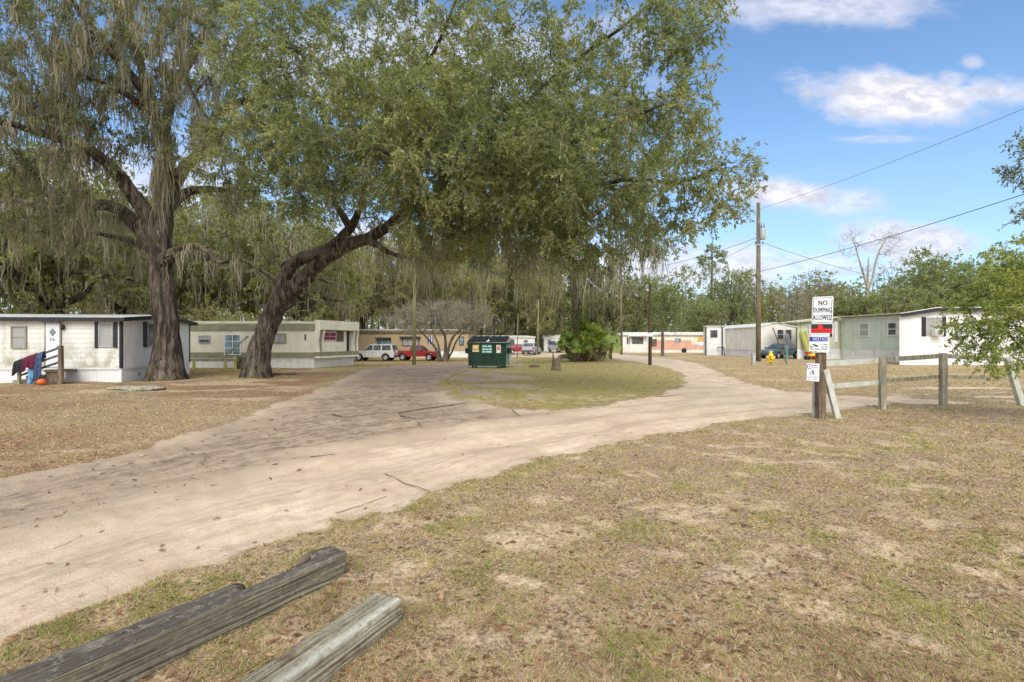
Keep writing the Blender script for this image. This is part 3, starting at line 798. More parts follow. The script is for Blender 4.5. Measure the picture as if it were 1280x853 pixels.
def tree_obj(name, label, T, base, bark, leaf, leafargs, moss=None, mossargs=None, flare=None, group=None, twigs=True, cat='tree', sides=(14, 7, 4), keep=None):
    root = thing(name, label, cat, base, group)
    T.radii(leafargs.get('tip', .012)) if leafargs else T.radii()
    T.bark('trunk', M[bark], root, flare=flare, sides=sides)
    if leafargs:
        ids = list(set(T.tips)) + [i for i in range(len(T.p)) if T.fr[i] == 0 and T.r[i] < leafargs.get('rmax', .03) and random.random() < leafargs.get('mid', .25)]
        p, d = tipdirs(T, ids)
        V, q, tw = leaves_on(p, d, leafargs['k'], leafargs['length'], leafargs['L'], leafargs['w'], leafargs['per'], leafargs.get('droop', .35), leafargs.get('spread', .9), twigs, leafargs.get('twr', .004))
        npmesh('crown', V, [q], M[leaf], root)
        if tw: npmesh('twigs', tw[0], [tw[1]], M['twig'], root)
    if mossargs:
        V, q = mossargs_make(T, **mossargs); npmesh('hanging_moss', V, [q], M[moss], root)
    return root
def mossargs_make(T, n, nper, lmin, lmax, width, seg=5, spread=.12, minr=0., maxr=.5, extra=None, zmin=2.5, region=None):
    P_ = np.array(T.p); r = T.r
    c = np.where((r > minr) & (r < maxr) & (P_[:, 2] > zmin))[0]
    if region is not None: c = c[region(P_[c])]
    ids = RNG.choice(c, n)
    tops = P_[ids] + RNG.normal(0, .12, (n, 3)) - np.array([0, 0, 1.]) * np.minimum(r[ids], .3)[:, None] * .3
    ln = RNG.uniform(0, 1, n) ** 1.6 * (lmax - lmin) + lmin; ln = np.minimum(ln, tops[:, 2] - 1.9)
    ln = np.maximum(ln, .2)
    if extra is not None:
        tops = np.concatenate([tops, np.array([e[0] for e in extra])]); ln = np.concatenate([ln, np.array([e[1] for e in extra])])
    return strands(tops, nper, ln, width, seg, spread)

# ---- the great mossy oak on the left
def oak_a():
    T = Tree(); Y = 22.6
    base = G(210, 475); base.z = -.5
    q = lambda a: [P(x, y, Y + d) for x, y, d in a]
    tr = T.limb([base] + q([(210, 440, 0), (207, 400, 0), (203, 360, 0), (200, 325, 0), (200, 300, 0)]), [.62, .56, .48, .45, .47, .45], sub=5)
    t = tr[-1]
    l1 = T.limb(q([(186, 270, -.3), (165, 243, -.8), (146, 215, -1.2), (118, 192, -1.6), (88, 178, -2), (48, 165, -2.6), (0, 150, -3.4)]), [.32, .29, .26, .22, .19, .15, .09], t)
    T.limb(q([(150, 262, .8), (112, 256, 1.4), (70, 262, 2.2), (20, 252, 3), (-50, 250, 4)]), [.24, .22, .18, .15, .08], T.near(P(190, 308, Y)))
    T.limb(q([(190, 318, .5), (165, 302, 1.5), (120, 292, 2.6), (75, 288, 3.6)]), [.16, .14, .10, .06], T.near(P(198, 335, Y)))
    up = T.limb(q([(206, 262, 0), (212, 225, .2), (207, 190, .3), (196, 150, 0)]), [.34, .28, .22, .19], t)
    T.limb(q([(176, 110, -.5), (150, 78, -1), (120, 42, -1.5), (90, 0, -2)]), [.2, .17, .14, .08], up[-1])
    T.limb(q([(178, 95, .5), (172, 60, .8), (162, 25, 1), (160, -30, 1.4)]), [.17, .15, .13, .08], up[-1])
    T.limb(q([(165, 122, -1.2), (130, 105, -2), (96, 92, -2.8)]), [.13, .1, .06], T.near(P(196, 150, Y)))
    T.limb(q([(235, 205, -.8), (262, 182, -1.6), (264, 155, -2.2), (288, 133, -2.8), (318, 122, -3.4), (360, 110, -4)]), [.22, .19, .18, .15, .12, .06], T.near(P(212, 235, Y)))
    T.limb(q([(268, 170, -2), (296, 160, -2.4), (318, 150, -3)]), [.15, .12, .06], T.near(P(262, 182, Y - 1.6)))
    T.limb(q([(232, 242, .6), (262, 236, 1.2), (292, 240, 2)]), [.2, .15, .07], T.near(P(208, 262, Y)))
    T.limb(q([(222, 312, -.6), (246, 308, -1.1), (262, 318, -1.6), (275, 328, -2), (300, 322, -2.6)]), [.13, .13, .11, .08, .05], T.near(P(203, 330, Y)))
    T.limb(q([(215, 120, 1.4), (240, 70, 2.2), (270, 10, 3), (280, -60, 3.6)]), [.22, .18, .14, .08], T.near(P(205, 180, Y)))
    tg = blob_pts([(90, 60, 21, 130, 85, 4, 130), (210, 20, 22, 120, 70, 4, 110), (40, 190, 20, 90, 65, 3, 70), (0, 20, 19, 90, 110, 3, 70), (250, 60, 20, 55, 60, 3, 50),
                   (100, 130, 22, 90, 50, 3, 50), (60, 270, 22, 80, 40, 3, 40), (285, 200, 20, 26, 60, 2, 16), (230, -90, 22, 160, 90, 5, 60), (-80, 120, 19, 80, 150, 4, 50), (225, 160, 22, 30, 60, 2, 24), (150, 190, 22, 50, 50, 2, 20)])
    T.grow(tg, .6, .1, .1, minh=3.5)
    T.radii(.011)
    ex = []
    for px, py, l, Yy in ((200, 200, 3.6, 21.9), (203, 190, 4.0, 21.8), (206, 185, 3.9, 21.9), (197, 215, 2.6, 22), (212, 170, 3, 22), (245, 130, 3.5, 21.5), (247, 150, 2.8, 21.5), (75, 120, 3.5, 20), (90, 60, 3.8, 20), (75, 50, 2.4, 20), (95, 30, 3, 20), (60, 140, 3, 20)):
        for _ in range(5): ex.append((np.array(P(px + random.uniform(-4, 4), py + random.uniform(-6, 6), Yy)), l * random.uniform(.6, 1)))
    tree_obj('live_oak', 'massive live oak curtained in hanging moss, its trunk beside the white mobile home', T, base, 'oak_bark', 'leaf_oak_dark',
             dict(k=5, length=.55, L=.12, w=.40, per=15, mid=.25, droop=.4, tip=.011, twr=.006), 'moss', dict(n=1500, nper=10, lmin=.2, lmax=1.9, width=.028, spread=.11, maxr=.45, extra=ex), flare=.42)
oak_a()

# ---- the leaning oak whose crown reaches over the road
def oak_b():
    T = Tree(); base = G(320, 472); base.z = -.5; Y = 24.2
    q = lambda a: [P(x, y, d) for x, y, d in a]
    tr = T.limb([base] + q([(324, 445, 24.2), (332, 415, 24.1), (343, 388, 24), (352, 368, 23.9)]), [.64, .53, .46, .42, .40], sub=5)
    t = tr[-1]
    a = T.limb(q([(357, 345, 23.7), (368, 328, 23.4), (392, 318, 23), (415, 308, 22.5), (438, 285, 22), (452, 255, 21.5), (458, 215, 21), (480, 170, 20.5)]), [.29, .26, .24, .22, .18, .12, .08, .05], t)
    b = T.limb(q([(378, 352, 23.6), (400, 328, 23.1), (430, 308, 22.4), (460, 298, 21.6), (484, 284, 20.8), (510, 262, 20), (560, 238, 19), (620, 215, 17.8), (690, 190, 16.2), (760, 160, 14.8), (830, 130, 13.6)]),
               [.34, .31, .28, .25, .21, .17, .12, .09, .07, .05, .04], t)
    T.limb(q([(560, 262, 19.4), (620, 262, 18.2), (700, 245, 16.2), (780, 225, 14.4), (850, 228, 13.2), (905, 205, 12.6)]), [.11, .09, .07, .06, .05, .03], T.near(P(510, 262, 20)))
    T.limb(q([(420, 255, 20.6), (395, 200, 19.2), (370, 140, 18), (350, 70, 17)]), [.11, .08, .06, .04], T.near(P(438, 285, 22)))
    T.limb(q([(470, 190, 18.5), (500, 130, 17), (540, 70, 16), (570, 0, 15.5)]), [.09, .07, .06, .04], T.near(P(458, 215, 21)))
    T.limb(q([(640, 150, 16.6), (700, 90, 15.5), (770, 40, 14.6), (830, -10, 14)]), [.08, .06, .05, .03], T.near(P(620, 215, 17.8)))
    T.limb(q([(520, 220, 17), (505, 200, 15), (480, 190, 13.4)]), [.12, .08, .04], T.near(P(510, 262, 20)))
    T.limb(q([(372, 372, 24.4), (356, 360, 24.9), (330, 340, 25.2), (300, 325, 25.6), (282, 330, 26)]), [.16, .13, .11, .08, .05], T.near(P(345, 385, 24)))
    T.limb(q([(474, 308, 20.8), (492, 318, 20.4), (515, 322, 20), (540, 310, 19.5)]), [.11, .09, .07, .04], T.near(P(460, 298, 21.6)))
    tg = blob_pts([(425, 240, 24, 75, 32, 1.6, 60), (500, 262, 23, 50, 26, 1.6, 30), (430, 120, 18, 150, 120, 4, 300), (430, 175, 16, 120, 75, 3, 200), (350, 200, 19, 80, 65, 3, 110), (330, 60, 18, 70, 90, 3, 60), (520, 190, 15, 80, 65, 3, 110), (540, 90, 16, 120, 110, 4, 190), (580, 180, 14, 110, 90, 2.5, 200),
                   (560, 285, 16, 70, 40, 2.5, 70), (640, 240, 16, 110, 70, 3, 220), (650, 110, 15.5, 110, 110, 3, 110), (690, 200, 13.5, 80, 70, 2, 130), (740, 170, 14.5, 95, 80, 2.5, 80), (765, 60, 14.5, 105, 95, 2.5, 52),
                   (800, 250, 14, 60, 45, 2, 50), (840, 120, 13.5, 48, 60, 2, 34), (845, 30, 13.6, 48, 50, 2, 34), (868, 210, 13, 36, 30, 1.5, 20), (915, 210, 12.6, 24, 26, .8, 10), (905, 250, 12.6, 34, 16, .8, 10),
                   (935, 196, 12.5, 10, 10, .4, 3), (880, 165, 12.8, 16, 18, .6, 4), (860, 280, 13, 36, 22, 1, 11), (285, 235, 20, 35, 45, 2, 24), (600, -80, 16, 300, 70, 4, 80), (400, -70, 18, 160, 70, 4, 60),
                   (720, 300, 15.5, 70, 35, 2, 44)])
    T.grow(tg, .5, .08, .09, minh=3.2)
    T.radii(.008)
    ex = []
    for _ in range(230):
        px = random.uniform(500, 735); Yy = random.uniform(16, 22); ex.append((np.array(P(px, 285 + 22 * math.sin(px * .05) + random.uniform(-20, 25), Yy)), random.uniform(.5, 1.0) * random.choice((.7, 1.1, 2.0))))
    tree_obj('live_oak', 'leaning live oak with forked mossy trunk and a broad crown reaching over the road', T, base, 'oak_bark', 'leaf_oak',
             dict(k=6, length=.50, L=.125, w=.34, per=14, mid=.36, droop=.35, tip=.0065, twr=.004), 'moss',
             dict(n=260, nper=9, lmin=.2, lmax=1.5, width=.022, spread=.10, minr=.010, maxr=.4, region=lambda p: (p[:, 1] > 17), extra=ex), flare=.3)
oak_b()

# ---- vine-clad oak behind the palmetto
def oak_c():
    T = Tree(); base = G(722, 452); base.z -= .15
    Y = base.y
    q = lambda a: [P(x, y, Y + d) for x, y, d in a]
    tr = T.limb([base] + q([(722, 420, 0), (720, 380, 0), (716, 335, 0), (708, 300, -.5)]), [.5, .42, .38, .34, .32], sub=4)
    for l, rr in (([(690, 270, -1.5), (684, 230, -3), (660, 180, -4), (640, 120, -5)], [.27, .22, .16, .1]), ([(740, 270, 0), (790, 230, 0), (830, 190, -1), (860, 150, -1)], [.22, .17, .12, .08]),
                  ([(700, 240, 1), (720, 180, 1), (735, 110, 0), (740, 50, 0)], [.24, .2, .15, .1]), ([(660, 290, 0), (610, 275, 0), (570, 290, 1)], [.2, .15, .08])):
        T.limb(q(l), rr, tr[-1])
    tg = blob_pts([(640, 250, 32, 80, 70, 4, 90), (720, 150, 32, 100, 90, 4, 70), (790, 200, 33, 60, 70, 3, 60), (800, 300, 34, 45, 35, 2, 36), (600, 300, 33, 60, 30, 3, 40), (720, 60, 32, 110, 70, 4, 30), (760, 330, 34, 40, 25, 2, 26), (620, 130, 32, 90, 90, 4, 70), (690, 320, 34, 60, 22, 2, 30)])
    T.grow(tg, .8, .08, .1, minh=5); T.radii(.014)
    root = tree_obj('vine_clad_oak', 'tall oak wrapped in yellow-green vines rising straight behind the palmetto clump', T, base, 'grey_bark', 'leaf_oak_dark',
             dict(k=5, length=.8, L=.19, w=.42, per=15, mid=.3, droop=.4, tip=.014), 'moss_dark', dict(n=420, nper=9, lmin=.5, lmax=4.2, width=.04, spread=.2, minr=.0, maxr=.35, region=lambda p: p[:, 2] < 17), flare=.3)
    n = 150; zz = RNG.uniform(2.2, 8.5, n); an = RNG.uniform(0, 6.28, n)
    tips = np.stack([base.x - .1 + np.cos(an) * .5, base.y + np.sin(an) * .5, zz], 1); dr = np.stack([np.cos(an), np.sin(an), -.3 + 0 * an], 1)
    V, qd, tw = leaves_on(tips, norm(dr), 5, .55, .13, .6, 10, .6, twig=False); npmesh('vines', V, [qd], M['leaf_lime'], root)
oak_c()
# ------------------------------------------------------------------ background trees (built at the origin, then placed)
def archetype(kind, seed):
    """returns (list of (part name, object)) of a tree standing at the origin"""
    global RNG
    RNG = np.random.default_rng(seed); random.seed(seed)
    T = Tree(); u = random.uniform
    def blobs(bl):
        out = []
        for x, y, z, rx, ry, rz, n in bl:
            d = norm(RNG.normal(0, 1, (n, 3))) * (RNG.uniform(0, 1, (n, 1)) ** .35); out.append(np.array([x, y, z]) + d * np.array([rx, ry, rz]))
        return np.concatenate(out)
    if kind == 'mossy':
        tr = T.limb([(0, 0, -.2), (.1, 0, 1.2), (.3, .1, 2.6), (.2, 0, 3.8)], [.5, .38, .34, .32], sub=3)
        for k in range(6):
            a = k * 1.05 + u(0, .6); R = u(3.5, 5.5)
            T.limb([(math.cos(a) * 1.2, math.sin(a) * 1.2, 4.6 + u(-.4, 1)), (math.cos(a) * R * .6, math.sin(a) * R * .6, 5.5 + u(-.6, 2)), (math.cos(a + .3) * R, math.sin(a + .3) * R, 6 + u(-1, 3))], [.2, .14, .07], tr[-1 - k % 2])
        T.limb([(0, 0, 6), (.4, .2, 8.5), (.2, 0, 11)], [.24, .16, .07], tr[-1])
        T.grow(blobs([(0, 0, 9, 5.5, 5.5, 3.6, 170), (u(-2, 2), 0, 6, 6, 5, 2.2, 90)]), .8, .06, .1, minh=3)
        args = dict(k=4, length=.8, L=.24, w=.5, per=14, mid=.2, tip=.014); leaf = 'leaf_far'; bark = 'oak_bark'
        ms = dict(n=330, nper=7, lmin=.4, lmax=3.0, width=.05, seg=4, spread=.25, maxr=.3)
    elif kind == 'tall':
        T.limb([(0, 0, -.2), (u(-.2, .2), 0, 4), (u(-.5, .5), 0, 9), (u(-.6, .6), u(-.3, .3), 14.5)], [.21, .17, .13, .06], sub=5)
        T.grow(blobs([(0, 0, 11, 3.2, 3.2, 4.2, 140), (0, 0, 6, 2.2, 2.2, 3, 60)]), .8, -.02, .08, minh=2.5)
        args = dict(k=3, length=.8, L=.20, w=.5, per=16, mid=.35, tip=.012, droop=.7); leaf = 'leaf_brown' if seed % 2 else 'leaf_far'; bark = 'grey_bark'
        ms = dict(n=90, nper=6, lmin=.6, lmax=3, width=.05, seg=4, spread=.25, maxr=.2)
    elif kind == 'round':
        tr = T.limb([(0, 0, -.2), (.1, 0, 1.5), (.2, .1, 3)], [.42, .34, .3], sub=3)
        for k in range(5):
            a = k * 1.26 + u(0, .6)
            T.limb([(math.cos(a) * 1.6, math.sin(a) * 1.6, 4.6), (math.cos(a) * 3, math.sin(a) * 3, 6.6 + u(-1, 1))], [.18, .1], tr[-1])
        T.limb([(0, 0, 5), (.3, 0, 8)], [.2, .09], tr[-1])
        bl = [(u(-3, 3), u(-3, 3), u(3.5, 8.5), u(1.6, 2.6), u(1.6, 2.6), u(1.2, 2), 26) for _ in range(9)]
        T.grow(blobs(bl + [(0, 0, 6.5, 4.5, 4.5, 3.4, 100)]), .8, .06, .08, minh=2.6)
        args = dict(k=4, length=.75, L=.21, w=.5, per=15, mid=.2, tip=.014, droop=.2); leaf = 'leaf_far_dark'; bark = 'grey_bark'; ms = None
    elif kind in ('rust', 'yellow', 'lime'):
        T.limb([(0, 0, -.2), (.1, 0, 3), (u(-.4, .4), 0, 6), (u(-.5, .5), 0, 10)], [.24, .2, .15, .06], sub=4)
        T.grow(blobs([(0, 0, 8.2, 3.2, 3.2, 3, 90), (0, 0, 5, 2.4, 2.4, 1.6, 26)]), .8, .1, .1, minh=2.5)
        args = dict(k=3, length=.9, L=.18, w=.5, per=9, mid=.2, tip=.012, droop=.1); leaf = {'rust': 'leaf_rust', 'yellow': 'leaf_yellow', 'lime': 'leaf_lime'}[kind]; bark = 'grey_bark'; ms = None
    elif kind == 'scrub':     # leafless, twiggy
        T.limb([(0, 0, -.2), (.1, 0, 3), (u(-.4, .4), 0, 6), (u(-.5, .5), 0, 10)], [.2, .17, .12, .04], sub=4)
        T.grow(blobs([(0, 0, 8, 3, 3, 3.4, 150), (0, 0, 5, 2.4, 2.4, 1.6, 30)]), .8, .14, .1, minh=2)
        args = dict(k=4, length=1.1, L=.12, w=.4, per=3, mid=.3, tip=.014, droop=-.2, twr=.014); leaf = 'leaf_brown'; bark = 'grey_bark'; ms = None
    root = bpy.data.objects.new('tree_' + kind, None); link(root); ORG[root.name] = Vector((0, 0, 0))
    T.radii(args['tip']); T.bark('trunk', M[bark], root, sides=(9, 5, 3))
    ids = list(set(T.tips)) + [i for i in range(len(T.p)) if T.fr[i] == 0 and T.r[i] < .035 and random.random() < args['mid']]
    p, d = tipdirs(T, ids)
    V, q, tw = leaves_on(p, d, args['k'], args['length'], args['L'], args['w'], args['per'], args.get('droop', .35), .9, kind == 'scrub', args.get('twr', .004))
    npmesh('crown', V, [q], M[leaf], root)
    if kind == 'scrub': npmesh('twigs', tw[0], [tw[1]], M['pale_bark'], root)
    if ms:
        V, q = mossargs_make(T, **ms); npmesh('hanging_moss', V, [q], M['moss_dark'], root)
    return root

NAMES = dict(mossy='mossy_oak', tall='slender_tree', round='evergreen_oak', rust='autumn_tree', yellow='yellow_tree', lime='lime_green_tree', scrub='leafless_tree')
TREES = [  # kind, px, Y, height scale, width scale, label
    ('mossy', -70, 30, 1.15, 1.2, 'moss-hung oak at the far edge behind the white mobile home'),
    ('mossy', 62, 31, 1.05, 1.1, 'low forked mossy oak behind the door of the white mobile home'),
    ('mossy', 160, 46, 1.2, 1.2, 'mossy oak behind the gable of the white mobile home'),
    ('mossy', 262, 47, 1.25, 1.1, 'mossy oak standing in the gap between the two big oak trunks'),
    ('mossy', 370, 48, 1.15, 1.2, 'mossy oak above the middle of the cream mobile home'),
    ('mossy', 452, 76, 1.5, 1.3, 'mossy oak above the white SUV and the tan mobile home'),
    ('mossy', 345, 68, 1.9, 1.5, 'tallest far mossy oak, behind the fork of the leaning oak'),
    ('mossy', 270, 72, 1.9, 1.5, 'tall far mossy oak behind the gap between the two big oaks'),
    ('mossy', 120, 58, 1.6, 1.5, 'tall far mossy oak filling the gap left of the big trunk'),
    ('tall', 240, 52, .95, 1.2, 'slender dark tree just right of the massive oak trunk'),
    ('tall', 428, 62, 1.0, 1.3, 'slender tree behind the porch end of the cream mobile home'),
    ('tall', 490, 72, 1.15, 1.3, 'slender tree above the rear of the white SUV'),
    ('tall', 540, 78, 1.2, 1.3, 'slender viny tree behind the bare crepe myrtle'),
    ('tall', 590, 74, 1.15, 1.3, 'slender viny tree above the left edge of the green dumpster'),
    ('tall', 618, 88, 1.3, 1.4, 'tall slender tree above the right half of the green dumpster'),
    ('tall', 645, 92, 1.2, 1.4, 'slender tree behind the white mobile home with the red car'),
    ('tall', 672, 84, 1.1, 1.3, 'slender tree between the silver car and the white shed'),
    ('tall', 700, 92, 1.25, 1.5, 'slender tree above the white shed beside the palmetto'),
    ('mossy', 515, 92, 1.75, 1.5, 'tall far mossy oak behind the slim yellowish pole'),
    ('mossy', 600, 100, 1.75, 1.4, 'tall far mossy oak directly above the green dumpster'),
    ('mossy', 400, 84, 1.7, 1.4, 'tall far mossy oak above the bay end of the cream mobile home'),
    ('round', 740, 104, 1.6, 1.2, 'dark evergreen oak behind the palmetto and the slim far pole'),
    ('lime', 560, 82, 1.0, 1.1, 'bright lime-green tree glowing behind the tan mobile home'),
    ('mossy', 655, 104, 1.5, 1.5, 'far mossy oak between the dumpster and the palmetto'),
    ('round', 690, 90, .95, .8, 'dark round evergreen left of the palmetto clump'),
    ('mossy', 770, 98, 1.2, 1.2, 'mossy oak behind the left end of the pink trailer'),
    ('round', 830, 96, 1.5, 1.2, 'dark evergreen oak rising behind the pink trailer roof'),
    ('lime', 828, 58, .72, .8, 'light green slender tree just right of the dark island pole'),
    ('round', 795, 110, 1.4, 1.3, 'far evergreen oak peering over the pink trailer'),
    ('round', 885, 86, .95, .8, 'blue-green rounded oak at the far corner of the ribbed white mobile home'),
    ('round', 912, 100, 1.65, 1.2, 'tallest dark oak left of the transformer pole'),
    ('yellow', 965, 96, 1.15, .9, 'yellow-topped tree just right of the transformer pole'),
    ('scrub', 990, 92, 1.1, 1.0, 'leafless grey tree behind the gable of the ribbed white mobile home'),
    ('scrub', 1022, 100, 1.3, 1.1, 'leafless twiggy tree above the no dumping sign'),
    ('rust', 1012, 112, 1.5, 1.4, 'rust-brown tree behind the no dumping sign'),
    ('rust', 1045, 96, 1.15, 1.0, 'rust-brown tree left of the tall bare forked tree'),
    ('rust', 1112, 100, 1.5, .9, 'reddish autumn tree right of the tall bare forked tree'),
    ('round', 1062, 72, .95, 1.0, 'low evergreen oak behind the pale green mobile home, left side'),
    ('round', 1110, 68, .92, 1.1, 'low evergreen oak behind the joint of the green and white homes'),
    ('round', 1165, 76, 1.45, 1.3, 'green oak rising above the black fascia of the white mobile home'),
    ('round', 1225, 70, 1.4, 1.35, 'broad green oak behind the roof at the frame edge'),
    ('round', 1295, 66, 1.45, 1.3, 'green oak behind the right bush, partly cut by the frame'),
    ('scrub', 940, 110, 1.4, 1.1, 'leafless pale tree behind the transformer pole'),
]
def plant_all():
    made = {}; count = {}
    var = dict(mossy=(1, 2, 3), tall=(4, 5, 7), round=(8, 9, 10), rust=(12,), yellow=(13,), lime=(14,), scrub=(15, 16))
    for kind, px, Y, hs, ws, lab in TREES:
        v = var[kind]; i = count.get(kind, 0); count[kind] = i + 1; key = (kind, v[i % len(v)])
        if key not in made: o = made[key] = archetype(*key); first = True
        else: o = copy_tree(made[key])
        X = (px - CX) / F * Y
        o.name = NAMES[kind]
        o.location = (X, Y, float(gz(X, Y)) - .05); o.scale = (ws, ws, hs); o.rotation_euler = (0, 0, (i * 2.17 + len(lab)) % 6.28)
        tag(o, lab, 'tree', 'trees behind the mobile homes')
        ORG[o.name] = Vector(o.location)
plant_all()
RNG = np.random.default_rng(77); random.seed(77)

# ---- far wood: one mass of foliage and stems beyond the park
def far_wood():
    n = 11000; th = RNG.uniform(math.radians(-62), math.radians(62), n); r = RNG.uniform(118, 160, n)
    x = r * np.sin(th) * 1.0; y = r * np.cos(th)
    top = 9.5 + 7 * fbm(th * 9, th * 0, 3) + 4 * fbm(th * 40, th * 0, 5) + sst(.14, -.1, th) * 7
    z = RNG.uniform(0, 1, n) ** .8 * top
    tips = np.stack([x, y, z], 1); d = norm(RNG.normal(0, 1, (n, 3)) + np.array([0, 0, .3]))
    V, q, tw = leaves_on(tips, d, 3, 2.6, .55, .55, 9, .5, twig=False)
    V2, q2 = strands(tips[:2500], 3, RNG.uniform(2, 6, 2500), .09, 4, .6)
    m = 420; th = RNG.uniform(math.radians(-60), math.radians(60), m); r = RNG.uniform(112, 150, m)
    b = np.stack([r * np.sin(th), r * np.cos(th), 0 * r - .5], 1)
    vv = []
    for zz, rr in ((0, .22), (6, .16), (13, .06)):
        for a in (0, 1.57, 3.14, 4.71): vv.append(b + np.array([math.cos(a) * rr, math.sin(a) * rr, zz]) + np.array([1, 0, 0]) * RNG.normal(0, .3, (m, 1)) * (zz / 6) * 0)
    V3 = np.stack(vv, 1).reshape(-1, 3); o = np.arange(m)[:, None] * 12
    q3 = np.concatenate([o + np.array([[j * 4 + i, j * 4 + (i + 1) % 4, j * 4 + 4 + (i + 1) % 4, j * 4 + 4 + i]]) for j in range(2) for i in range(4)])
    o = npmesh('far_woodland', np.concatenate([V, V2, V3]), [np.concatenate([q, q2 + len(V), q3 + len(V) + len(V2)])], [M['leaf_far'], M['moss_dark'], M['grey_bark']])
    mi = np.concatenate([np.zeros(len(q)), np.ones(len(q2)), np.full(len(q3), 2)]).astype(np.int32); o.data.polygons.foreach_set('material_index', mi)
    o['kind'] = 'stuff'; o['label'] = 'distant woodland closing the view behind every home'; o['category'] = 'woodland'
    # undergrowth right behind the homes
    for name, a0, a1, R0, R1, H, cnt, mt, lab in (('underbrush', -50, -20, 40, 54, 3.4, 1500, 'leaf_brown', 'tangled brown underbrush behind the left mobile homes'), ('underbrush', -19, 7, 88, 100, 4.5, 1500, 'leaf_brown', 'tangled underbrush behind the tan mobile home and parked cars'),
                                              ('underbrush', 8, 44, 92, 106, 5.5, 1700, 'leaf_far_dark', 'green underbrush behind the right-hand mobile homes')):
        th = RNG.uniform(math.radians(a0), math.radians(a1), cnt); r = RNG.uniform(R0, R1, cnt)
        x = r * np.sin(th) / np.maximum(np.cos(th), .5) * np.cos(th); y = r * np.cos(th)
        z = RNG.uniform(0, 1, cnt) * H * (.4 + fbm(th * 30, th * 0, 9)); tips = np.stack([x, y, z + gz(x, y)], 1)
        V, q, tw = leaves_on(tips, norm(RNG.normal(0, 1, (cnt, 3)) + np.array([0, 0, .4])), 4, 1.2, .28, .5, 9, .3, twig=False)
        o = npmesh(name, V, [q], M[mt]); o['kind'] = 'stuff'; o['label'] = lab; o['category'] = 'underbrush'
far_wood()

# ---- tall bare forked tree on the skyline
def bare_tree():
    base = G(1083, 437); base = Vector(((1083 - CX) / F * 84, 84, -.1)); T = Tree(); q = lambda a: [P(x, y, 84 + d) for x, y, d in a]
    tr = T.limb([base] + q([(1083, 400, 0), (1084, 372, 0), (1085, 362, 0)]), [.30, .25, .23, .22], sub=3)
    for l, rr in (([(1080, 345, 0), (1074, 325, 0), (1068, 305, .5), (1060, 290, 1)], [.16, .12, .08, .035]), ([(1090, 350, 0), (1094, 330, 0), (1100, 312, -.5), (1112, 292, -1)], [.17, .13, .09, .035]), ([(1085, 340, .5), (1086, 320, 1)], [.14, .1])):
        T.limb(q(l), rr, tr[-1])
    tg = blob_pts([(1065, 305, 84, 16, 18, 1.8, 30), (1108, 305, 84, 22, 20, 2, 36), (1080, 335, 84, 26, 16, 2, 16), (1122, 300, 84, 10, 10, 1, 8)])
    T.grow(tg, .9, .16, .12, minh=8); T.radii(.028)
    root = thing('bare_tree', 'tall pale leafless tree with forked trunk against the sky', 'tree', base)
    T.bark('trunk', M['pale_bark'], root, sides=(9, 6, 4))
    p, d = tipdirs(T, list(set(T.tips))); V, qd, tw = leaves_on(p, d, 4, 1.5, .05, .3, 1, -.3, twr=.016); npmesh('twigs', tw[0], [tw[1]], M['pale_bark'], root)
bare_tree()
def pine():
    b = Vector(((889 - CX) / F * 128, 128, -.2)); T = Tree(); q = lambda a: [P(x, y, 128) for x, y in a]
    T.limb([b] + q([(889, 380), (890, 345), (890, 318), (891, 308)]), [.4, .34, .26, .18, .08], sub=4)
    tg = blob_pts([(881, 322, 128, 8, 3, 2, 12), (899, 318, 128, 9, 3, 2, 12), (890, 311, 128, 9, 3, 2, 12), (903, 326, 128, 6, 2, 1, 6), (878, 330, 128, 6, 2, 1, 6)]); T.grow(tg, 1, .05, .1, minh=16); T.radii(.04)
    root = thing('pine_tree', 'lone flat-topped pine standing above the far woods', 'tree', b); T.bark('trunk', M['oak_bark'], root, sides=(8, 5, 4))
    p, d = tipdirs(T, list(set(T.tips))); V, qd, tw = leaves_on(p, d, 5, .8, .5, .4, 9, .1, twig=False); npmesh('crown', V, [qd], M['leaf_far_dark'], root)
pine()

# ---- bare crepe myrtle by the red pickup
def crepe():
    base = G(553, 452); T = Tree(); Y = base.y; q = lambda a: [P(x, y, Y + d) for x, y, d in a]
    stems = [([(549, 452, 0), (545, 436, 0), (535, 424, 0), (524, 412, .4), (512, 400, .5)], [.22, .17, .13, .09, .05]), ([(551, 452, .2), (548, 432, .5), (541, 415, .9), (538, 400, 1)], [.17, .13, .09, .05]),
             ([(555, 452, 0), (557, 436, 0), (556, 420, 0), (548, 405, -.4), (545, 392, -.5)], [.26, .2, .15, .1, .05]), ([(557, 452, 0), (561, 436, -.2), (566, 422, -.4), (576, 412, -.6), (590, 402, -.6)], [.24, .18, .14, .1, .05]),
             ([(558, 452, .2), (565, 440, .4), (572, 424, .6), (580, 416, 1), (592, 412, 1)], [.16, .13, .1, .08, .04])]
    for l, r in stems: T.limb(q(l), [x * .8 for x in r])
    tg = blob_pts([(545, 400, Y, 62, 20, 2.6, 260), (585, 398, Y, 32, 18, 2, 90), (512, 402, Y, 30, 18, 2, 80)]); T.grow(tg, .45, .08, .06, minh=2.4); T.radii(.010)
    root = thing('bare_crepe_myrtle', 'small leafless multi-stemmed tree with a fan of fine grey twigs beside the red pickup', 'tree', base)
    T.bark('trunk', M['grey_bark'], root, sides=(8, 5, 4), flare=.2)
    p, d = tipdirs(T, list(set(T.tips))); V, qd, tw = leaves_on(p, norm(d + np.array([0, 0, .5])), 10, .85, .05, .3, 1, -.2, .7, twr=.012); npmesh('twigs', tw[0], [tw[1]], M['pale_bark'], root)
crepe()

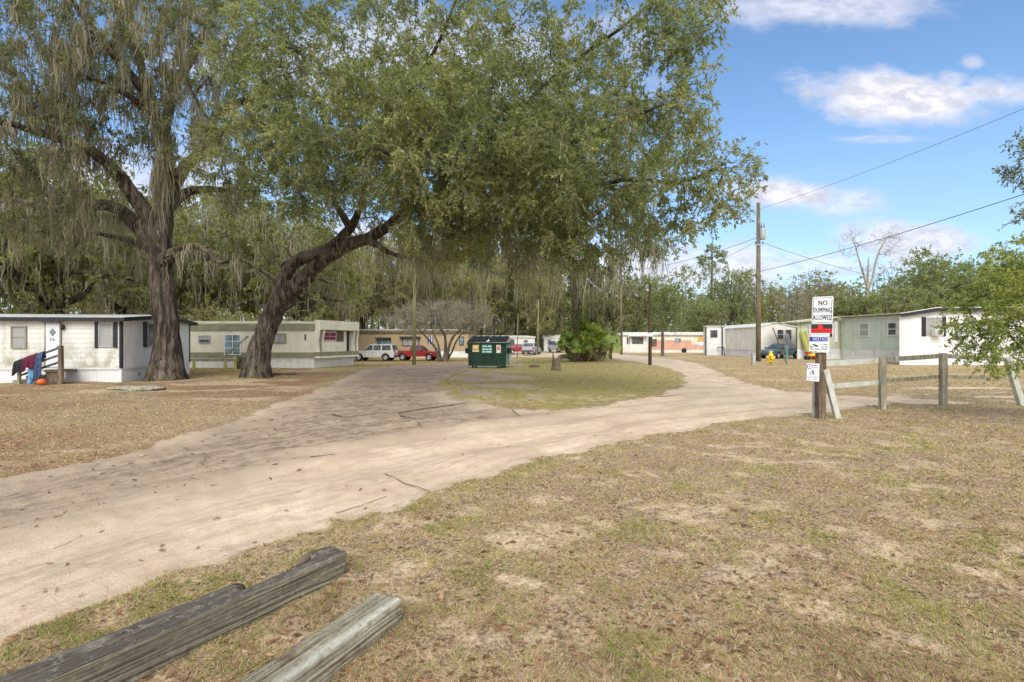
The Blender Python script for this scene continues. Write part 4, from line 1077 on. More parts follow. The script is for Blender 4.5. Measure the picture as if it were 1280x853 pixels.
# ---- palmetto clump
def fan_leaf(V, Fc, c, d, R, fold, n=13):
    d = Vector(d).normalized(); s = d.cross(Vector((0, 0, 1)));
    s = s.normalized() if s.length > .1 else Vector((1, 0, 0)); s = Matrix.Rotation(random.uniform(-1.3, 1.3), 3, d) @ s; u = s.cross(d).normalized()
    for k in range(n):
        a = (k / (n - 1) - .5) * math.radians(210); dd = (d * math.cos(a) + s * math.sin(a)); L_ = R * (1 - .12 * abs(a)) * random.uniform(.85, 1.05)
        w = R * .10; sidev = (s * math.cos(a) - d * math.sin(a)) * w
        m_ = c + dd * L_ * .55 + u * fold * abs(math.sin(a)) * R * .2 - Vector((0, 0, .04 * R)); e = c + dd * L_ - Vector((0, 0, 1)) * L_ * random.uniform(.05, .35)
        i = len(V); V += [tuple(c), tuple(m_ + sidev), tuple(e), tuple(m_ - sidev)]; Fc.append((i, i + 1, i + 2, i + 3))
def palmetto():
    base = G(731, 452); root = thing('palmetto_clump', 'big clump of fan-leaved palmettos on the grassy island, dead fronds at its base', 'palm', base)
    V, Fc, V2, F2 = [], [], [], []; mb = MB()
    heads = [(-.2, .3, 2.2, 26), (-1.1, .2, 1.5, 22), (.9, .1, 1.7, 22), (.2, -.6, 1.4, 22), (1.5, .5, 1.1, 16), (-.5, -.5, 1.0, 16), (-1.5, .6, .9, 12), (.4, .6, 2.0, 20)]
    for hx, hy, hz_, n in heads:
        h = base + Vector((hx, hy, hz_))
        b0 = base + Vector((hx * .6, hy * .6, -.05)); mb.tube([b0, b0.lerp(h, .5) + Vector((.05, 0, 0)), h], [.2, .19, .15], 9, jit=.12)
        for k in range(n):
            a = random.uniform(0, 6.28); el = random.uniform(-.1, 1.45); d = Vector((math.cos(a) * math.cos(el), math.sin(a) * math.cos(el), math.sin(el)))
            st = random.uniform(.5, 1.1); e = h + d * st; mb.tube([h, h + d * st * .5 + Vector((0, 0, .08)), e], [.018, .014, .01], 4, mi=1)
            fan_leaf(V, Fc, e, d + Vector((0, 0, -.25)), random.uniform(.55, .8), .6)
        for k in range(7):
            a = random.uniform(0, 6.28); d = Vector((math.cos(a) * .6, math.sin(a) * .6, -.9)).normalized(); e = h + d * .5
            fan_leaf(V2, F2, e, d, random.uniform(.4, .6), .3, 9)
    for k in range(22):
        a = random.uniform(0, 6.28); r = random.uniform(.6, 2.2); c = base + Vector((math.cos(a) * r, math.sin(a) * r * .6 - .3, random.uniform(.2, .5)))
        fan_leaf(V2 if k % 2 else V, F2 if k % 2 else Fc, c, (math.cos(a), math.sin(a), .5), random.uniform(.35, .55), .5, 11)
    mb.build('trunk', [M['wood_brown'], M['palm_leaf']], root)
    npmesh('fronds', V, [np.array(Fc)], M['palm_leaf'], root); npmesh('dead_fronds', V2, [np.array(F2)], M['palm_dead'], root)
    b2 = G(763, 449); root = thing('palmetto_plant', 'small palmetto beside the right edge of the big clump', 'palm', b2); V, Fc = [], []; mb = MB(); mb.tube([b2 + Vector((0, 0, -.1)), b2 + Vector((.05, 0, 1.2))], [.16, .12], 9, jit=.1)
    for k in range(30):
        a = random.uniform(0, 6.28); el = random.uniform(-.4, 1.3); d = Vector((math.cos(a) * math.cos(el), math.sin(a) * math.cos(el), math.sin(el))); e = b2 + Vector((0, 0, 1.2)) + d * random.uniform(.4, .8)
        mb.tube([b2 + Vector((0, 0, 1.2)), e], [.015, .01], 4, mi=1); fan_leaf(V, Fc, e, d, random.uniform(.5, .75), .6)
    mb.build('trunk', [M['wood_brown'], M['palm_leaf']], root); npmesh('fronds', V, [np.array(Fc)], M['palm_leaf'], root)
palmetto()

# ---- low leafy tree by the fence at the right edge
def side_bush():
    base = Vector((11.9, 11.0, -.05)); T = Tree()
    for k in range(7):
        a = random.uniform(0, 6.28); T.limb([base + Vector((math.cos(a) * .12, math.sin(a) * .12, 0)), base + Vector((math.cos(a) * .3, math.sin(a) * .3, .9)), base + Vector((math.cos(a) * .8 - .2, math.sin(a) * .8, 2.0))], [.05, .04, .025])
    tg = blob_pts([(1268, 375, 11, 66, 58, .95, 230), (1240, 405, 11, 52, 45, .8, 120), (1200, 395, 11, 26, 22, .4, 14), (1250, 445, 10.8, 48, 22, .7, 50), (1290, 345, 11.2, 60, 50, 1, 110), (1188, 385, 11, 12, 9, .3, 4), (1320, 430, 11, 60, 60, 1, 50)])
    T.grow(tg, .25, .03, .08, minh=.7); T.radii(.004)
    tree_obj('leafy_bush', 'bright green broadleaf bush spilling over the fence at the right edge', T, base, 'grey_bark', 'leaf_bush', dict(k=5, length=.24, L=.072, w=.42, per=12, mid=.3, droop=.3, tip=.004, twr=.0022), sides=(7, 5, 4))
side_bush()

# ---- oak standing just outside the frame whose branch tips show at the right edge
def edge_oak():
    base = Vector((16.2, 11.5, -.1)); T = Tree()
    tr = T.limb([base, base + Vector((.1, 0, 1.6)), base + Vector((-.2, 0, 3.2)), base + Vector((-.5, -.2, 4.6))], [.26, .21, .18, .12])
    q = lambda a: [P(x, y, 12) for x, y in a]
    T.limb(q([(1400, 190), (1340, 200), (1290, 195)]), [.08, .05, .02], tr[-1]); T.limb(q([(1400, 280), (1340, 268), (1295, 262)]), [.07, .04, .02], tr[-3])
    tg = blob_pts([(1278, 190, 12, 12, 20, .5, 6), (1280, 262, 12, 10, 20, .5, 5), (1330, 200, 12, 50, 50, 1, 50), (1305, 250, 12, 20, 26, .5, 7), (1264, 178, 12, 8, 3, .2, 2), (1440, 130, 12, 90, 120, 2, 80), (1400, 260, 12.5, 70, 50, 1.4, 40)])
    T.grow(tg, .3, .05, .1, minh=2.5); T.radii(.006)
    tree_obj('live_oak', 'oak rooted just outside the frame, only dark branch tips hanging in at the right edge', T, base, 'oak_bark', 'leaf_oak_dark', dict(k=5, length=.35, L=.09, w=.36, per=12, mid=.25, droop=.3, tip=.006, twr=.003), flare=.3, sides=(10, 6, 4))
edge_oak()
# ------------------------------------------------------------------ mobile homes
class Wall:
    """a vertical wall from A towards B (world XY); pixels of the photograph give the places of windows along it"""
    def __init__(s, A, B, z0=0):
        s.A = Vector((A[0], A[1], 0)); B = Vector((B[0], B[1], 0)); s.d = (B - s.A).normalized(); s.len = (B - s.A).length
        n = Vector((s.d.y, -s.d.x, 0)); m = s.A + s.d * s.len / 2
        s.n = n if n.dot(-m) > 0 else -n
        s.rz = math.atan2(s.d.y, s.d.x); s.z0 = z0
        if s.n.dot(Vector((math.sin(s.rz), -math.cos(s.rz), 0))) < 0: s.rz += math.pi
    def s(s_, px):
        k = (px - CX) / F; a, d = s_.A, s_.d
        return (k * a.y - a.x) / (d.x - k * d.y)
    def Y(s_, px): return s_.A.y + s_.d.y * s_.s(px)
    def z(s_, px, py): return CZ - (py - CY) / F * s_.Y(px)
    def pt(s_, sv, z, out=0): return s_.A + s_.d * sv + s_.n * out + Vector((0, 0, z))
    def panel(s_, mb, s0, s1, z0, z1a, z1b=None, out=0, th=.05, mi=0, z0b=None):
        z1b = z1a if z1b is None else z1b; z0b = z0 if z0b is None else z0b
        f = [s_.pt(s0, z0, out), s_.pt(s1, z0b, out), s_.pt(s1, z1b, out), s_.pt(s0, z1a, out)]
        mb.face(f, [(s0, z0), (s1, z0b), (s1, z1b), (s0, z1a)], mi)
        g = [p - s_.n * th for p in f]; mb.face(g[::-1], [(s0, z0)] * 4, mi)
        for i in range(4):
            j = (i + 1) % 4; mb.face([f[i], g[i], g[j], f[j]], [(s0, z0)] * 4, mi)
    def bar(s_, mb, s0, s1, z0, z1, out0, out1, mi=0):
        a = [s_.pt(s0, z0, out0), s_.pt(s1, z0, out0), s_.pt(s1, z0, out1), s_.pt(s0, z0, out1)]
        mb.hexa(a + [p + Vector((0, 0, z1 - z0)) for p in a], mi)
    def window(s_, root, s0, s1, z0, z1, frame='steel', pane='glass', cols=1, rows=2, shutters=None, blind=None, fw=.05, out=.0, name='window', sw=.25):
        mb = MB()
        s_.bar(mb, s0, s1, z0, z0 + fw, out + .003, out + .06); s_.bar(mb, s0, s1, z1 - fw, z1, out + .003, out + .06)
        s_.bar(mb, s0, s0 + fw, z0 + fw + .002, z1 - fw - .002, out + .003, out + .06); s_.bar(mb, s1 - fw, s1, z0 + fw + .002, z1 - fw - .002, out + .003, out + .06)
        for k in range(1, cols):
            c = s0 + (s1 - s0) * k / cols; s_.bar(mb, c - fw * .35, c + fw * .35, z0 + fw + .002, z1 - fw - .002, out + .004, out + .05)
        for k in range(1, rows):
            c = z0 + (z1 - z0) * k / rows; s_.bar(mb, s0 + fw + .002, s1 - fw - .002, c - fw * .35, c + fw * .35, out + .004, out + .045)
        f = mb.build(name, M[frame], root)
        mb = MB(); s_.bar(mb, s0 + fw * .6, s1 - fw * .6, z0 + fw * .6, z1 - fw * .6, out + .005, out + .03); mb.build('pane', M[pane], f)
        if blind:
            mb = MB(); c = z0 + (z1 - z0) * blind; s_.panel(mb, s0 + fw, s1 - fw, c, z1 - fw, out=out + .036, th=.003); mb.build('blind', M['blind'], f)
        if shutters:
            for a, b in ((s0 - sw - .02, s0 - .02), (s1 + .02, s1 + sw + .02)):
                mb = MB(); s_.bar(mb, a, b, z0 - .04, z1 + .04, out + .003, out + .035)
                zz = z0
                while zz < z1 - .05: s_.bar(mb, a + .03, b - .03, zz, zz + .02, out + .036, out + .044); zz += .09
                mb.build('shutter', M[shutters], root)
        return f
    def strips(s_, mb, s0, s1, step, z0, z1, w=.02, out=.001, th=.012, mi=0):
        c = s0
        while c <= s1: s_.bar(mb, c, c + w, z0, z1, out, out + th, mi); c += step

def roof_slab(mb, corners, th=.08, mi=0):
    """corners: 4 top points"""
    c = [Vector(p) for p in corners]; mb.hexa([p - Vector((0, 0, th)) for p in c] + c, mi)

def home(name, label, K, dl, Ll, de, Le, zt, skirt_z, ridge, wallL, wallE, skirtm, roofm, fascia, gable_on_end=True, z0=0, over=.25, fasc_h=.14, fasciaL=None):
    """K: visible corner; dl, Ll: direction/length of the long wall seen; de, Le: of the end wall. Returns root and walls."""
    K = Vector((K[0], K[1], 0)); dl = Vector((*dl, 0)).normalized(); de = Vector((*de, 0)).normalized()
    root = thing(name, label, 'mobile home', (K.x, K.y, z0))
    A = K + dl * Ll; B = K + de * Le; C_ = A + de * Le
    WL = Wall(A, K); WE = Wall(K, B); WB = Wall(B, C_); WB.n = de.copy(); WO = Wall(C_, A); WO.n = dl.copy()
    mb = MB()
    for w, mi in ((WL, 0), (WE, 1), (WB, 0), (WO, 1)):
        if w in (WE, WO) and ridge:
            h = w.len / 2
            w.panel(mb, 0, h, skirt_z, zt, zt + ridge, mi=mi); w.panel(mb, h, w.len, skirt_z, zt + ridge, zt, mi=mi)
        else: w.panel(mb, 0.0, w.len, skirt_z, zt, mi=mi)
    mb.build('wall', [M[wallL], M[wallE]], root)
    mb = MB()
    for w in (WL, WE, WB, WO): w.panel(mb, 0, w.len, z0 - .3, skirt_z - .003, out=-.02, th=.03)
    WL.bar(mb, 0, WL.len, skirt_z - .03, skirt_z - .004, -.018, .012); WE.bar(mb, 0, WE.len, skirt_z - .03, skirt_z - .004, -.018, .012)
    mb.build('skirting', M[skirtm], root)
    mb = MB(); o = over; mL = (K + B) / 2; u = Vector((0, 0, 1))
    if ridge:
        R0 = mL - dl * o + u * (zt + ridge + .07); R1 = (A + C_) / 2 + dl * o + u * (zt + ridge + .07)
        E0 = K - dl * o - de * o + u * (zt + .04 - ridge * o / (Le / 2)); E1 = A + dl * o - de * o + u * (zt + .04 - ridge * o / (Le / 2))
        F0 = B - dl * o + de * o + u * (zt + .04 - ridge * o / (Le / 2)); F1 = C_ + dl * o + de * o + u * (zt + .04 - ridge * o / (Le / 2))
        roof_slab(mb, [E0, E1, R1, R0], .05); roof_slab(mb, [R0, R1, F1, F0], .05)
        rf = mb.build('roof', M[roofm], root)
        mb = MB(); dn = u * fasc_h
        for a, b in ((E0, R0), (R0, F0)):
            n_ = -dl * .03; mb.hexa([a - dn - n_ * .0, a - dn + n_, b - dn + n_, b - dn, a - u * .012, a - u * .012 + n_, b - u * .012 + n_, b - u * .012])
        a, b = E0, E1; n_ = -de * .03; mb.hexa([a - dn, a - dn + n_, b - dn + n_, b - dn, a - u * .012, a - u * .012 + n_, b - u * .012 + n_, b - u * .012], 1)
        a, b = F0, F1; n_ = de * .03; mb.hexa([a - dn, a - dn + n_, b - dn + n_, b - dn, a - u * .012, a - u * .012 + n_, b - u * .012 + n_, b - u * .012], 1)
        mb.build('fascia', [M[fascia], M[fasciaL or fascia]], root)
    else:
        q_ = [K - dl * o - de * o, A + dl * o - de * o, C_ + dl * o + de * o, B - dl * o + de * o]
        mb.hexa([p + u * (zt + .002) for p in q_] + [p + u * (zt + .09) for p in q_]); 
        c4 = [(p + (sum(q_, Vector()) / 4 - p) * .25) for p in q_]; mb.hexa([p + u * (zt + .088) for p in q_] + [p + u * (zt + .26) for p in c4])
        mb.build('roof', M[roofm], root)
        mb = MB(); 
        for a, b, n_ in ((q_[0], q_[1], -de * .03), (q_[0], q_[3], -dl * .03)):
            mb.hexa([a + u * (zt - fasc_h), a + n_ + u * (zt - fasc_h), b + n_ + u * (zt - fasc_h), b + u * (zt - fasc_h), a + u * (zt + .07), a + n_ + u * (zt + .07), b + n_ + u * (zt + .07), b + u * (zt + .07)])
        mb.build('fascia', M[fascia], root)
    return root, WL, WE

# --- white home with the black-trimmed gable (left)
def home_left():
    K = (-16.25, 21.3)
    root, WL, WE = home('mobile_home', 'white lap-sided mobile home with black gable trim and diamond-window door, left', K, (-.992, -.10), 9.5, (-.10, .995), 5.4, 2.66, .53, .20, 'lap_white', 'rib_white', 'skirt', 'roof_white', 'black_trim', fasc_h=.17)
    W = WL; S = W.s
    W.window(root, S(14.5), S(34), W.z(24, 436), W.z(24, 408), 'wood_grey', 'blind', 1, 2, fw=.05)
    W.window(root, S(124), S(142), W.z(133, 434), W.z(133, 404), 'steel', 'blind', 1, 2, shutters='black_trim', sw=.14, fw=.05)
    # door
    mb = MB(); s0, s1 = S(58.5), S(75.5); z0, z1 = .62, W.z(66, 404)
    W.bar(mb, s0, s1, z0, z1, .004, .05); door = mb.build('door', M['door_white'], root, bevel=.004)
    c = (s0 + s1) / 2; cz = W.z(67, 415.5)
    mb = MB(); mb.prism([W.pt(c + dx, cz + dz, .052) for dx, dz in ((0, -.17), (.13, 0), (0, .17), (-.13, 0))], W.n * .012); mb.build('door_window', M['glass_blue'], door)
    text('26', 'door_number', M['ink'], door, W.pt(c - .02, W.z(67, 424.5), .055), .2, rz=W.rz)
    mb = MB(); mb.lathe(W.pt(s1 - .07, 1.45, .06), [(.03, 0), (.035, .02), (.02, .05)], 10, M=Matrix.Rotation(math.pi / 2, 3, 'X')); mb.build('handle', M['steel'], door)
    mb = MB(); W.bar(mb, s0 - .06, s0 - .002, z0, z1, .004, .06); W.bar(mb, s1 + .002, s1 + .06, z0, z1, .004, .06); mb.build('door_frame', M['wood_grey'], root)
    # nameplate over the door: too small to read, raised marks on a grey board
    mb = MB(); W.bar(mb, S(56.5), S(78), W.z(67, 403.8), W.z(67, 398.2), .15, .18); pl = mb.build('name_board', M['ink_grey'], root)
    mb = MB(); a = S(58.5)
    for w_ in (.055, .04, .05, .06, .045, .0, .05, .06, .04, .05):
        if w_: W.bar(mb, a, a + w_ * .7, W.z(67, 402.3), W.z(67, 399.8), .181, .186)
        a += .06
    mb.build('lettering', M['sign_white'], pl)
    # lamp beside door
    mb = MB(); p = W.pt(S(80), W.z(80, 409), .02); mb.lathe(p + W.n * .06, [(.03, .1), (.07, .05), (.075, -.06), (.03, -.12)], 10); mb.beam(p, p + W.n * .08, .04, .04); mb.build('wall_lamp', M['black_trim'], root)
    mb = MB(); W.bar(mb, W.len - .07, W.len + .005, .56, 2.64, .003, .03); WE.bar(mb, -.005, .07, .56, 2.64, .003, .03); mb.build('corner_trim', M['black_trim'], root)
    mb = MB(); WE.bar(mb, WE.len - .07, WE.len, .56, 2.64, .003, .03); mb.build('corner_trim', M['dark_grey'], root)
    mb = MB(); W.bar(mb, 0, W.len, .54, .60, .004, .025); WE.bar(mb, 0, WE.len, .54, .60, .004, .025); mb.build('sill_trim', M['white_paint'], root)
    E = WE; a = E.s(179); b = E.s(196)
    E.window(root, a + .25, b, E.z(185, 433), E.z(185, 404), 'steel', 'glass', 1, 2, shutters='black_trim', sw=.24)
    # mildew streaks are in the siding; vents in the skirt
    mb = MB(); WE.bar(mb, 1.1, 1.3, .18, .34, .0, .012); mb.build('skirt_vent', M['steel'], root)
    # steps and railing stand a metre before the wall
    W1 = Wall(W.A + W.n, W.A + W.n + W.d * W.len); S = W1.s
    st = thing('entry_steps', 'brown wooden landing with grey concrete steps at the diamond-window door', 'steps', W.pt(S(45), 0, .6))
    mb = MB(); s0, s1 = S(55), S(74)
    W.bar(mb, s0, s1, .48, .56, .06, 1.0)
    for k in range(5): W.bar(mb, s0 + .02, s1 - .02, .02 + .09 * k, .10 + .09 * k, .92, .96)
    for a in (s0, s1 - .09): W.bar(mb, a, a + .09, -.1, .478, .82, .91)
    W.bar(mb, s0 + .02, s0 + .06, .02, .47, .1, .8); mb.build('landing', M['wood_brown'], st)
    for (px0, px1, z1) in ((28, 54.5, .34), (11, 27.6, .17)):
        mb = MB(); W.bar(mb, S(px0), S(px1), -.1, z1, .12, .85); mb.build('step', M['concrete'], st, bevel=.02)
    rl = thing('stair_railing', 'dark wooden stair railing with a stout brown post, hung with clothes', 'railing', W.pt(S(74), 0, .95))
    mb = MB(); p0 = W.pt(S(76.5), -.1, 1.0); mb.beam(p0, p0 + Vector((-.02, 0, 1.62)), .13, .13); mb.build('post', M['wood_brown'], rl, bevel=.006)
    mb = MB(); p1 = W.pt(S(24), -.1, 1.0); mb.beam(p1, p1 + Vector((0, 0, 1.0)), .09, .09); mb.build('post', M['wood_grey'], rl, bevel=.006)
    for za, zb in ((1.46, .88), (1.18, .60), (.90, .34)):
        mb = MB(); mb.beam(W.pt(S(77), za, 1.0), W.pt(S(24), zb, 1.0), .04, .075); mb.build('rail', M['dark_grey'], rl)
    # clothes draped over the rail
    rail_z = lambda px: .88 + (px - 24) / 53 * .58
    def drape(name, px0, px1, drop, mt, lab, out=0., zoff=.05, bulge=.05):
        n, m_ = 16, 14; V = []; s0, s1 = S(px0), S(px1)
        for j in range(m_ + 1):
            for i in range(n + 1):
                t = i / n; px = px0 + (px1 - px0) * t; v = j / m_
                fold = .035 * math.sin(t * 17 + out * 40) + .02 * math.sin(t * 31 + 2)
                z = rail_z(px) + zoff; hem = drop * (1 + .12 * math.sin(t * 9 + px0))
                if v < .25: w = v / .25; y = 1.0 - .10 + .10 * w - .0; zz = z - .28 * (1 - w)
                else: w = (v - .25) / .75; y = 1.03 + .06 * math.sin(min(w * 4, 1.57)) + fold * w + bulge * w; zz = z - hem * w
                q = W.pt(s0 + (s1 - s0) * t, zz, y + out); V.append(tuple(q))
        Fq = [(j * (n + 1) + i, j * (n + 1) + i + 1, (j + 1) * (n + 1) + i + 1, (j + 1) * (n + 1) + i) for j in range(m_) for i in range(n)]
        o = npmesh(name, V, [np.array(Fq)], M[mt], None, True, loc=tuple(np.mean(V, 0))); md = o.modifiers.new('s', 'SOLIDIFY'); md.thickness = .02
        tag(o, lab, 'clothing', 'laundry on the stair railing')
    drape('hanging_garment', 20, 36, .52, 'cloth_black', 'black garment draped over the lowest end of the stair railing', .02, .08)
    drape('hanging_garment', 33, 49, .52, 'cloth_maroon', 'maroon garment draped over the middle of the stair railing', .05, .09)
    drape('hanging_towel', 38, 52, 1.02, 'cloth_blue', 'light blue patterned towel hanging lowest from the stair railing', -.02, .04)
    drape('hanging_garment', 47, 57, 1.1, 'cloth_navy', 'navy denim garment hanging beside the light blue towel', .06, .09)
    # pumpkin
    p = W.pt(S(61), 0, 1.35); p.z = .0; mb = MB(); n = 24; prof = [(math.sin(t) * .15, .12 - math.cos(t) * .12) for t in np.linspace(.15, math.pi - .15, 9)]
    vs_ = len(mb.v); mb.lathe(p, prof, n)
    for i in range(vs_, len(mb.v)):
        x, y, z = mb.v[i]; a = math.atan2(y - p.y, x - p.x); k = 1 + .07 * abs(math.sin(a * 4)) ; mb.v[i] = (p.x + (x - p.x) * k, p.y + (y - p.y) * k, z)
    pk = mb.build('pumpkin', M['pumpkin'], None); tag(pk, 'small orange pumpkin on the grass beside the wooden landing', 'pumpkin')
    mb = MB(); mb.tube([p + Vector((0, 0, .22)), p + Vector((.02, 0, .29))], [.02, .014], 6); mb.build('stem', M['wood_brown'], pk)
home_left()

# --- cream home with olive bands and a bay end
def home_cream():
    K = (-12.45, 32.2); z0 = float(gz(-12.4, 32))
    root, WL, WE = home('mobile_home', 'cream mobile home with olive green bands and a bay-shaped end', K, (-.999, .03), 10.5, (.30, .955), 4.2, 2.72, .62, 0, 'cream', 'cream_light', 'skirt_cream', 'roof_cream', 'olive', z0=0, over=.04, fasc_h=.36)
    W = WL; S = W.s
    mb = MB(); W.bar(mb, 0, W.len + .01, .64, .98, .004, .03); W.bar(mb, 0, W.len + .01, 2.38, 2.70, .004, .028); mb.build('band', M['olive'], root)
    W.window(root, S(248.5), S(263), W.z(255, 429.5), W.z(255, 419.5), 'steel', 'glass', 1, 2, fw=.06, blind=.45)
    W.window(root, S(280.5), S(301.5), W.z(290, 444), W.z(290, 418), 'door_white', 'glass_blue', 2, 3, fw=.06, name='glazed_door')
    W.window(root, S(341), S(358), W.z(350, 429.5), W.z(350, 417), 'olive', 'blind', 2, 1, fw=.07)
    mb = MB(); W.bar(mb, S(381), S(382.5), W.z(382, 425), W.z(382, 418), .004, .06); mb.build('meter_box', M['dark_grey'], root)
    E = WE
    # bay end: sloped piers, recessed dark slots, window, deep cream fascia
    mb = MB(); E.bar(mb, .0, E.len, 2.42, 3.02, .05, .45); E.bar(mb, .0, E.len, .62, .74, .05, .45); mb.build('bay_hood', M['cream_light'], root)
    mb = MB(); E.bar(mb, 0, E.len, .742, 1.0, .01, .42); mb.build('bay_band', M['olive'], root)
    for s0, s1 in ((.12, .40), (E.len * .80, E.len * .80 + .28), (E.len - .35, E.len - .08)):
        mb = MB(); E.bar(mb, s0, s1, 1.002, 2.418, .004, .02); mb.build('bay_recess', M['black_trim'], root)
    for s0, sh in ((.42, 0), (E.len * .80 + .34, 0), (E.len - .08, .1), (-.02, 0)):
        mb = MB(); pr = [E.pt(s0, 1.0, .02), E.pt(s0, 1.0, .36), E.pt(s0, 1.7, .30), E.pt(s0, 2.42, .42), E.pt(s0, 2.42, .02)]; mb.prism(pr, E.d * .13); mb.build('bay_pier', M['cream_light'], root)
    E.window(root, .75, 2.15, 1.72, 2.30, 'pink_frame', 'curtain_red', 2, 2, fw=.06, out=.02)
    mb = MB(); E.bar(mb, .58, 3.0, 1.004, 1.64, .01, .24); mb.build('bay_front', M['cream_light'], root)
    mb = MB(); E.bar(mb, 2.2, 3.0, 1.66, 2.40, .01, .03); mb.build('bay_panel', M['wood_brown'], root)
    # low deck, stairs with handrail in front
    dk = thing('wooden_deck', 'low weathered deck rail and stair in front of the cream mobile home', 'deck', W.pt(S(290), 0, 1.2))
    W1 = Wall(W.A + W.n * 1.4, W.A + W.n * 1.4 + W.d * W.len); S = W1.s
    for px in (245, 284, 296.5): 
        mb = MB(); p = W.pt(S(px), -.2, 1.6); mb.beam(p, p + Vector((0, 0, .75 if px < 290 else 1.0)), .12, .12); mb.build('post', M['yellowed'], dk)
    mb = MB(); mb.beam(W.pt(S(236), .56, 1.6), W.pt(S(300), .56, 1.6), .1, .16); mb.build('rail', M['wood_grey'], dk)
    mb = MB(); mb.beam(W.pt(S(280), .66, 1.55), W.pt(S(307), 2.0, 1.1), .05, .1); mb.build('handrail', M['wood_grey'], dk)
    mb = MB(); W.bar(mb, S(293), S(304), -.2, .72, .1, 1.4); mb.build('platform', M['wood_brown'], dk)
    for k in range(3):
        mb = MB(); W.bar(mb, S(286) - .25 * k + .5, S(293) - .25 * k, -.1, .55 - .18 * k, .3, 1.3); 
        if k == 0: mb.build('step', M['wood_brown'], dk)
home_cream()

# --- tan home behind the cars
def home_tan():
    K = (-5.5, 64.5); z0 = -.33
    root, WL, WE = home('mobile_home', 'long tan brown mobile home with a white skirt behind the SUV and pickup', K, (-1, .02), 15.6, (.12, .99), 4.2, 2.95, .45, 0, 'tan_wall', 'tan_wall', 'skirt', 'roof_grey', 'wood_brown', z0=z0, over=.1, fasc_h=.3)
    W = WL; S = W.s
    for a, b, t, bo, f_, p_, c_ in ((472, 488, 423.5, 432, 'dark_grey', 'glass_blue', 2), (503, 524, 422, 433, 'dark_grey', 'blind', 3), (437, 441.5, 424, 431.5, 'dark_grey', 'curtain_red', 1), (574, 580, 421, 432, 'dark_grey', 'glass_blue', 1)):
        W.window(root, S(a), S(b), W.z(a, bo), W.z(a, t), f_, p_, c_, 1, fw=.1)
    mb = MB(); W.bar(mb, S(470), S(489), W.z(480, 423.5), W.z(480, 422), .01, .5); W.bar(mb, S(500), S(526), W.z(480, 422), W.z(480, 420.8), .01, .5); mb.build('awning', M['dark_grey'], root)
    fl = thing('hanging_flag', 'purple and white cloth hanging on the wall of the tan mobile home', 'flag', W.pt(S(537), W.z(537, 431), .1))
    mb = MB()
    for i in range(7):
        a, b = S(534.5) + i * .1, S(534.5) + i * .1 + .1; W.panel(mb, a, b, W.z(537, 430) - .12 * (i % 3), W.z(537, 421), out=.1 + .04 * (i % 2), th=.01, mi=1 if i in (2, 5) else 0)
    mb.build('cloth', [M['purple'], M['sign_white']], fl)
    mb = MB(); mb.beam(W.pt(S(534), W.z(537, 420.6), .1), W.pt(S(541.5), W.z(537, 420.6), .1), .03, .03); mb.beam(W.pt(S(537.5), W.z(537, 420.8), .0), W.pt(S(537.5), W.z(537, 420.8), .1), .03, .03); mb.build('rod', M['steel'], fl)
home_tan()

# --- far white home behind the dumpster, shed
def home_far():
    root, WL, WE = home('mobile_home', 'distant white mobile home with a pale roof behind the dumpster and red car', (3.7, 84), (-1, 0), 11.2, (0, 1), 4, 2.35, .1, 0, 'rib_white', 'rib_white', 'skirt', 'roof_white', 'white_paint', z0=-.1, over=.15, fasc_h=.12)
    W = WL; S = W.s
    W.window(root, S(637.5), S(643), W.z(640, 432), W.z(640, 424.5), 'dark_grey', 'glass', 1, 2, fw=.08); W.window(root, S(655), S(659.5), W.z(656, 431), W.z(656, 425.5), 'dark_grey', 'glass', 1, 2, fw=.08)
    root, WL, WE = home('white_shed', 'small white shed left of the palmetto clump', (8.2, 86), (-1, 0), 2.9, (0, 1), 4, 2.2, .1, .5, 'rib_white', 'rib_white', 'skirt', 'roof_white', 'white_paint', z0=0, over=.1, fasc_h=.1)
    root['category'] = 'shed'
    W = WL; W.window(root, W.s(685), W.s(689), .9, 1.9, 'dark_grey', 'glass', 1, 2, fw=.08)
home_far()

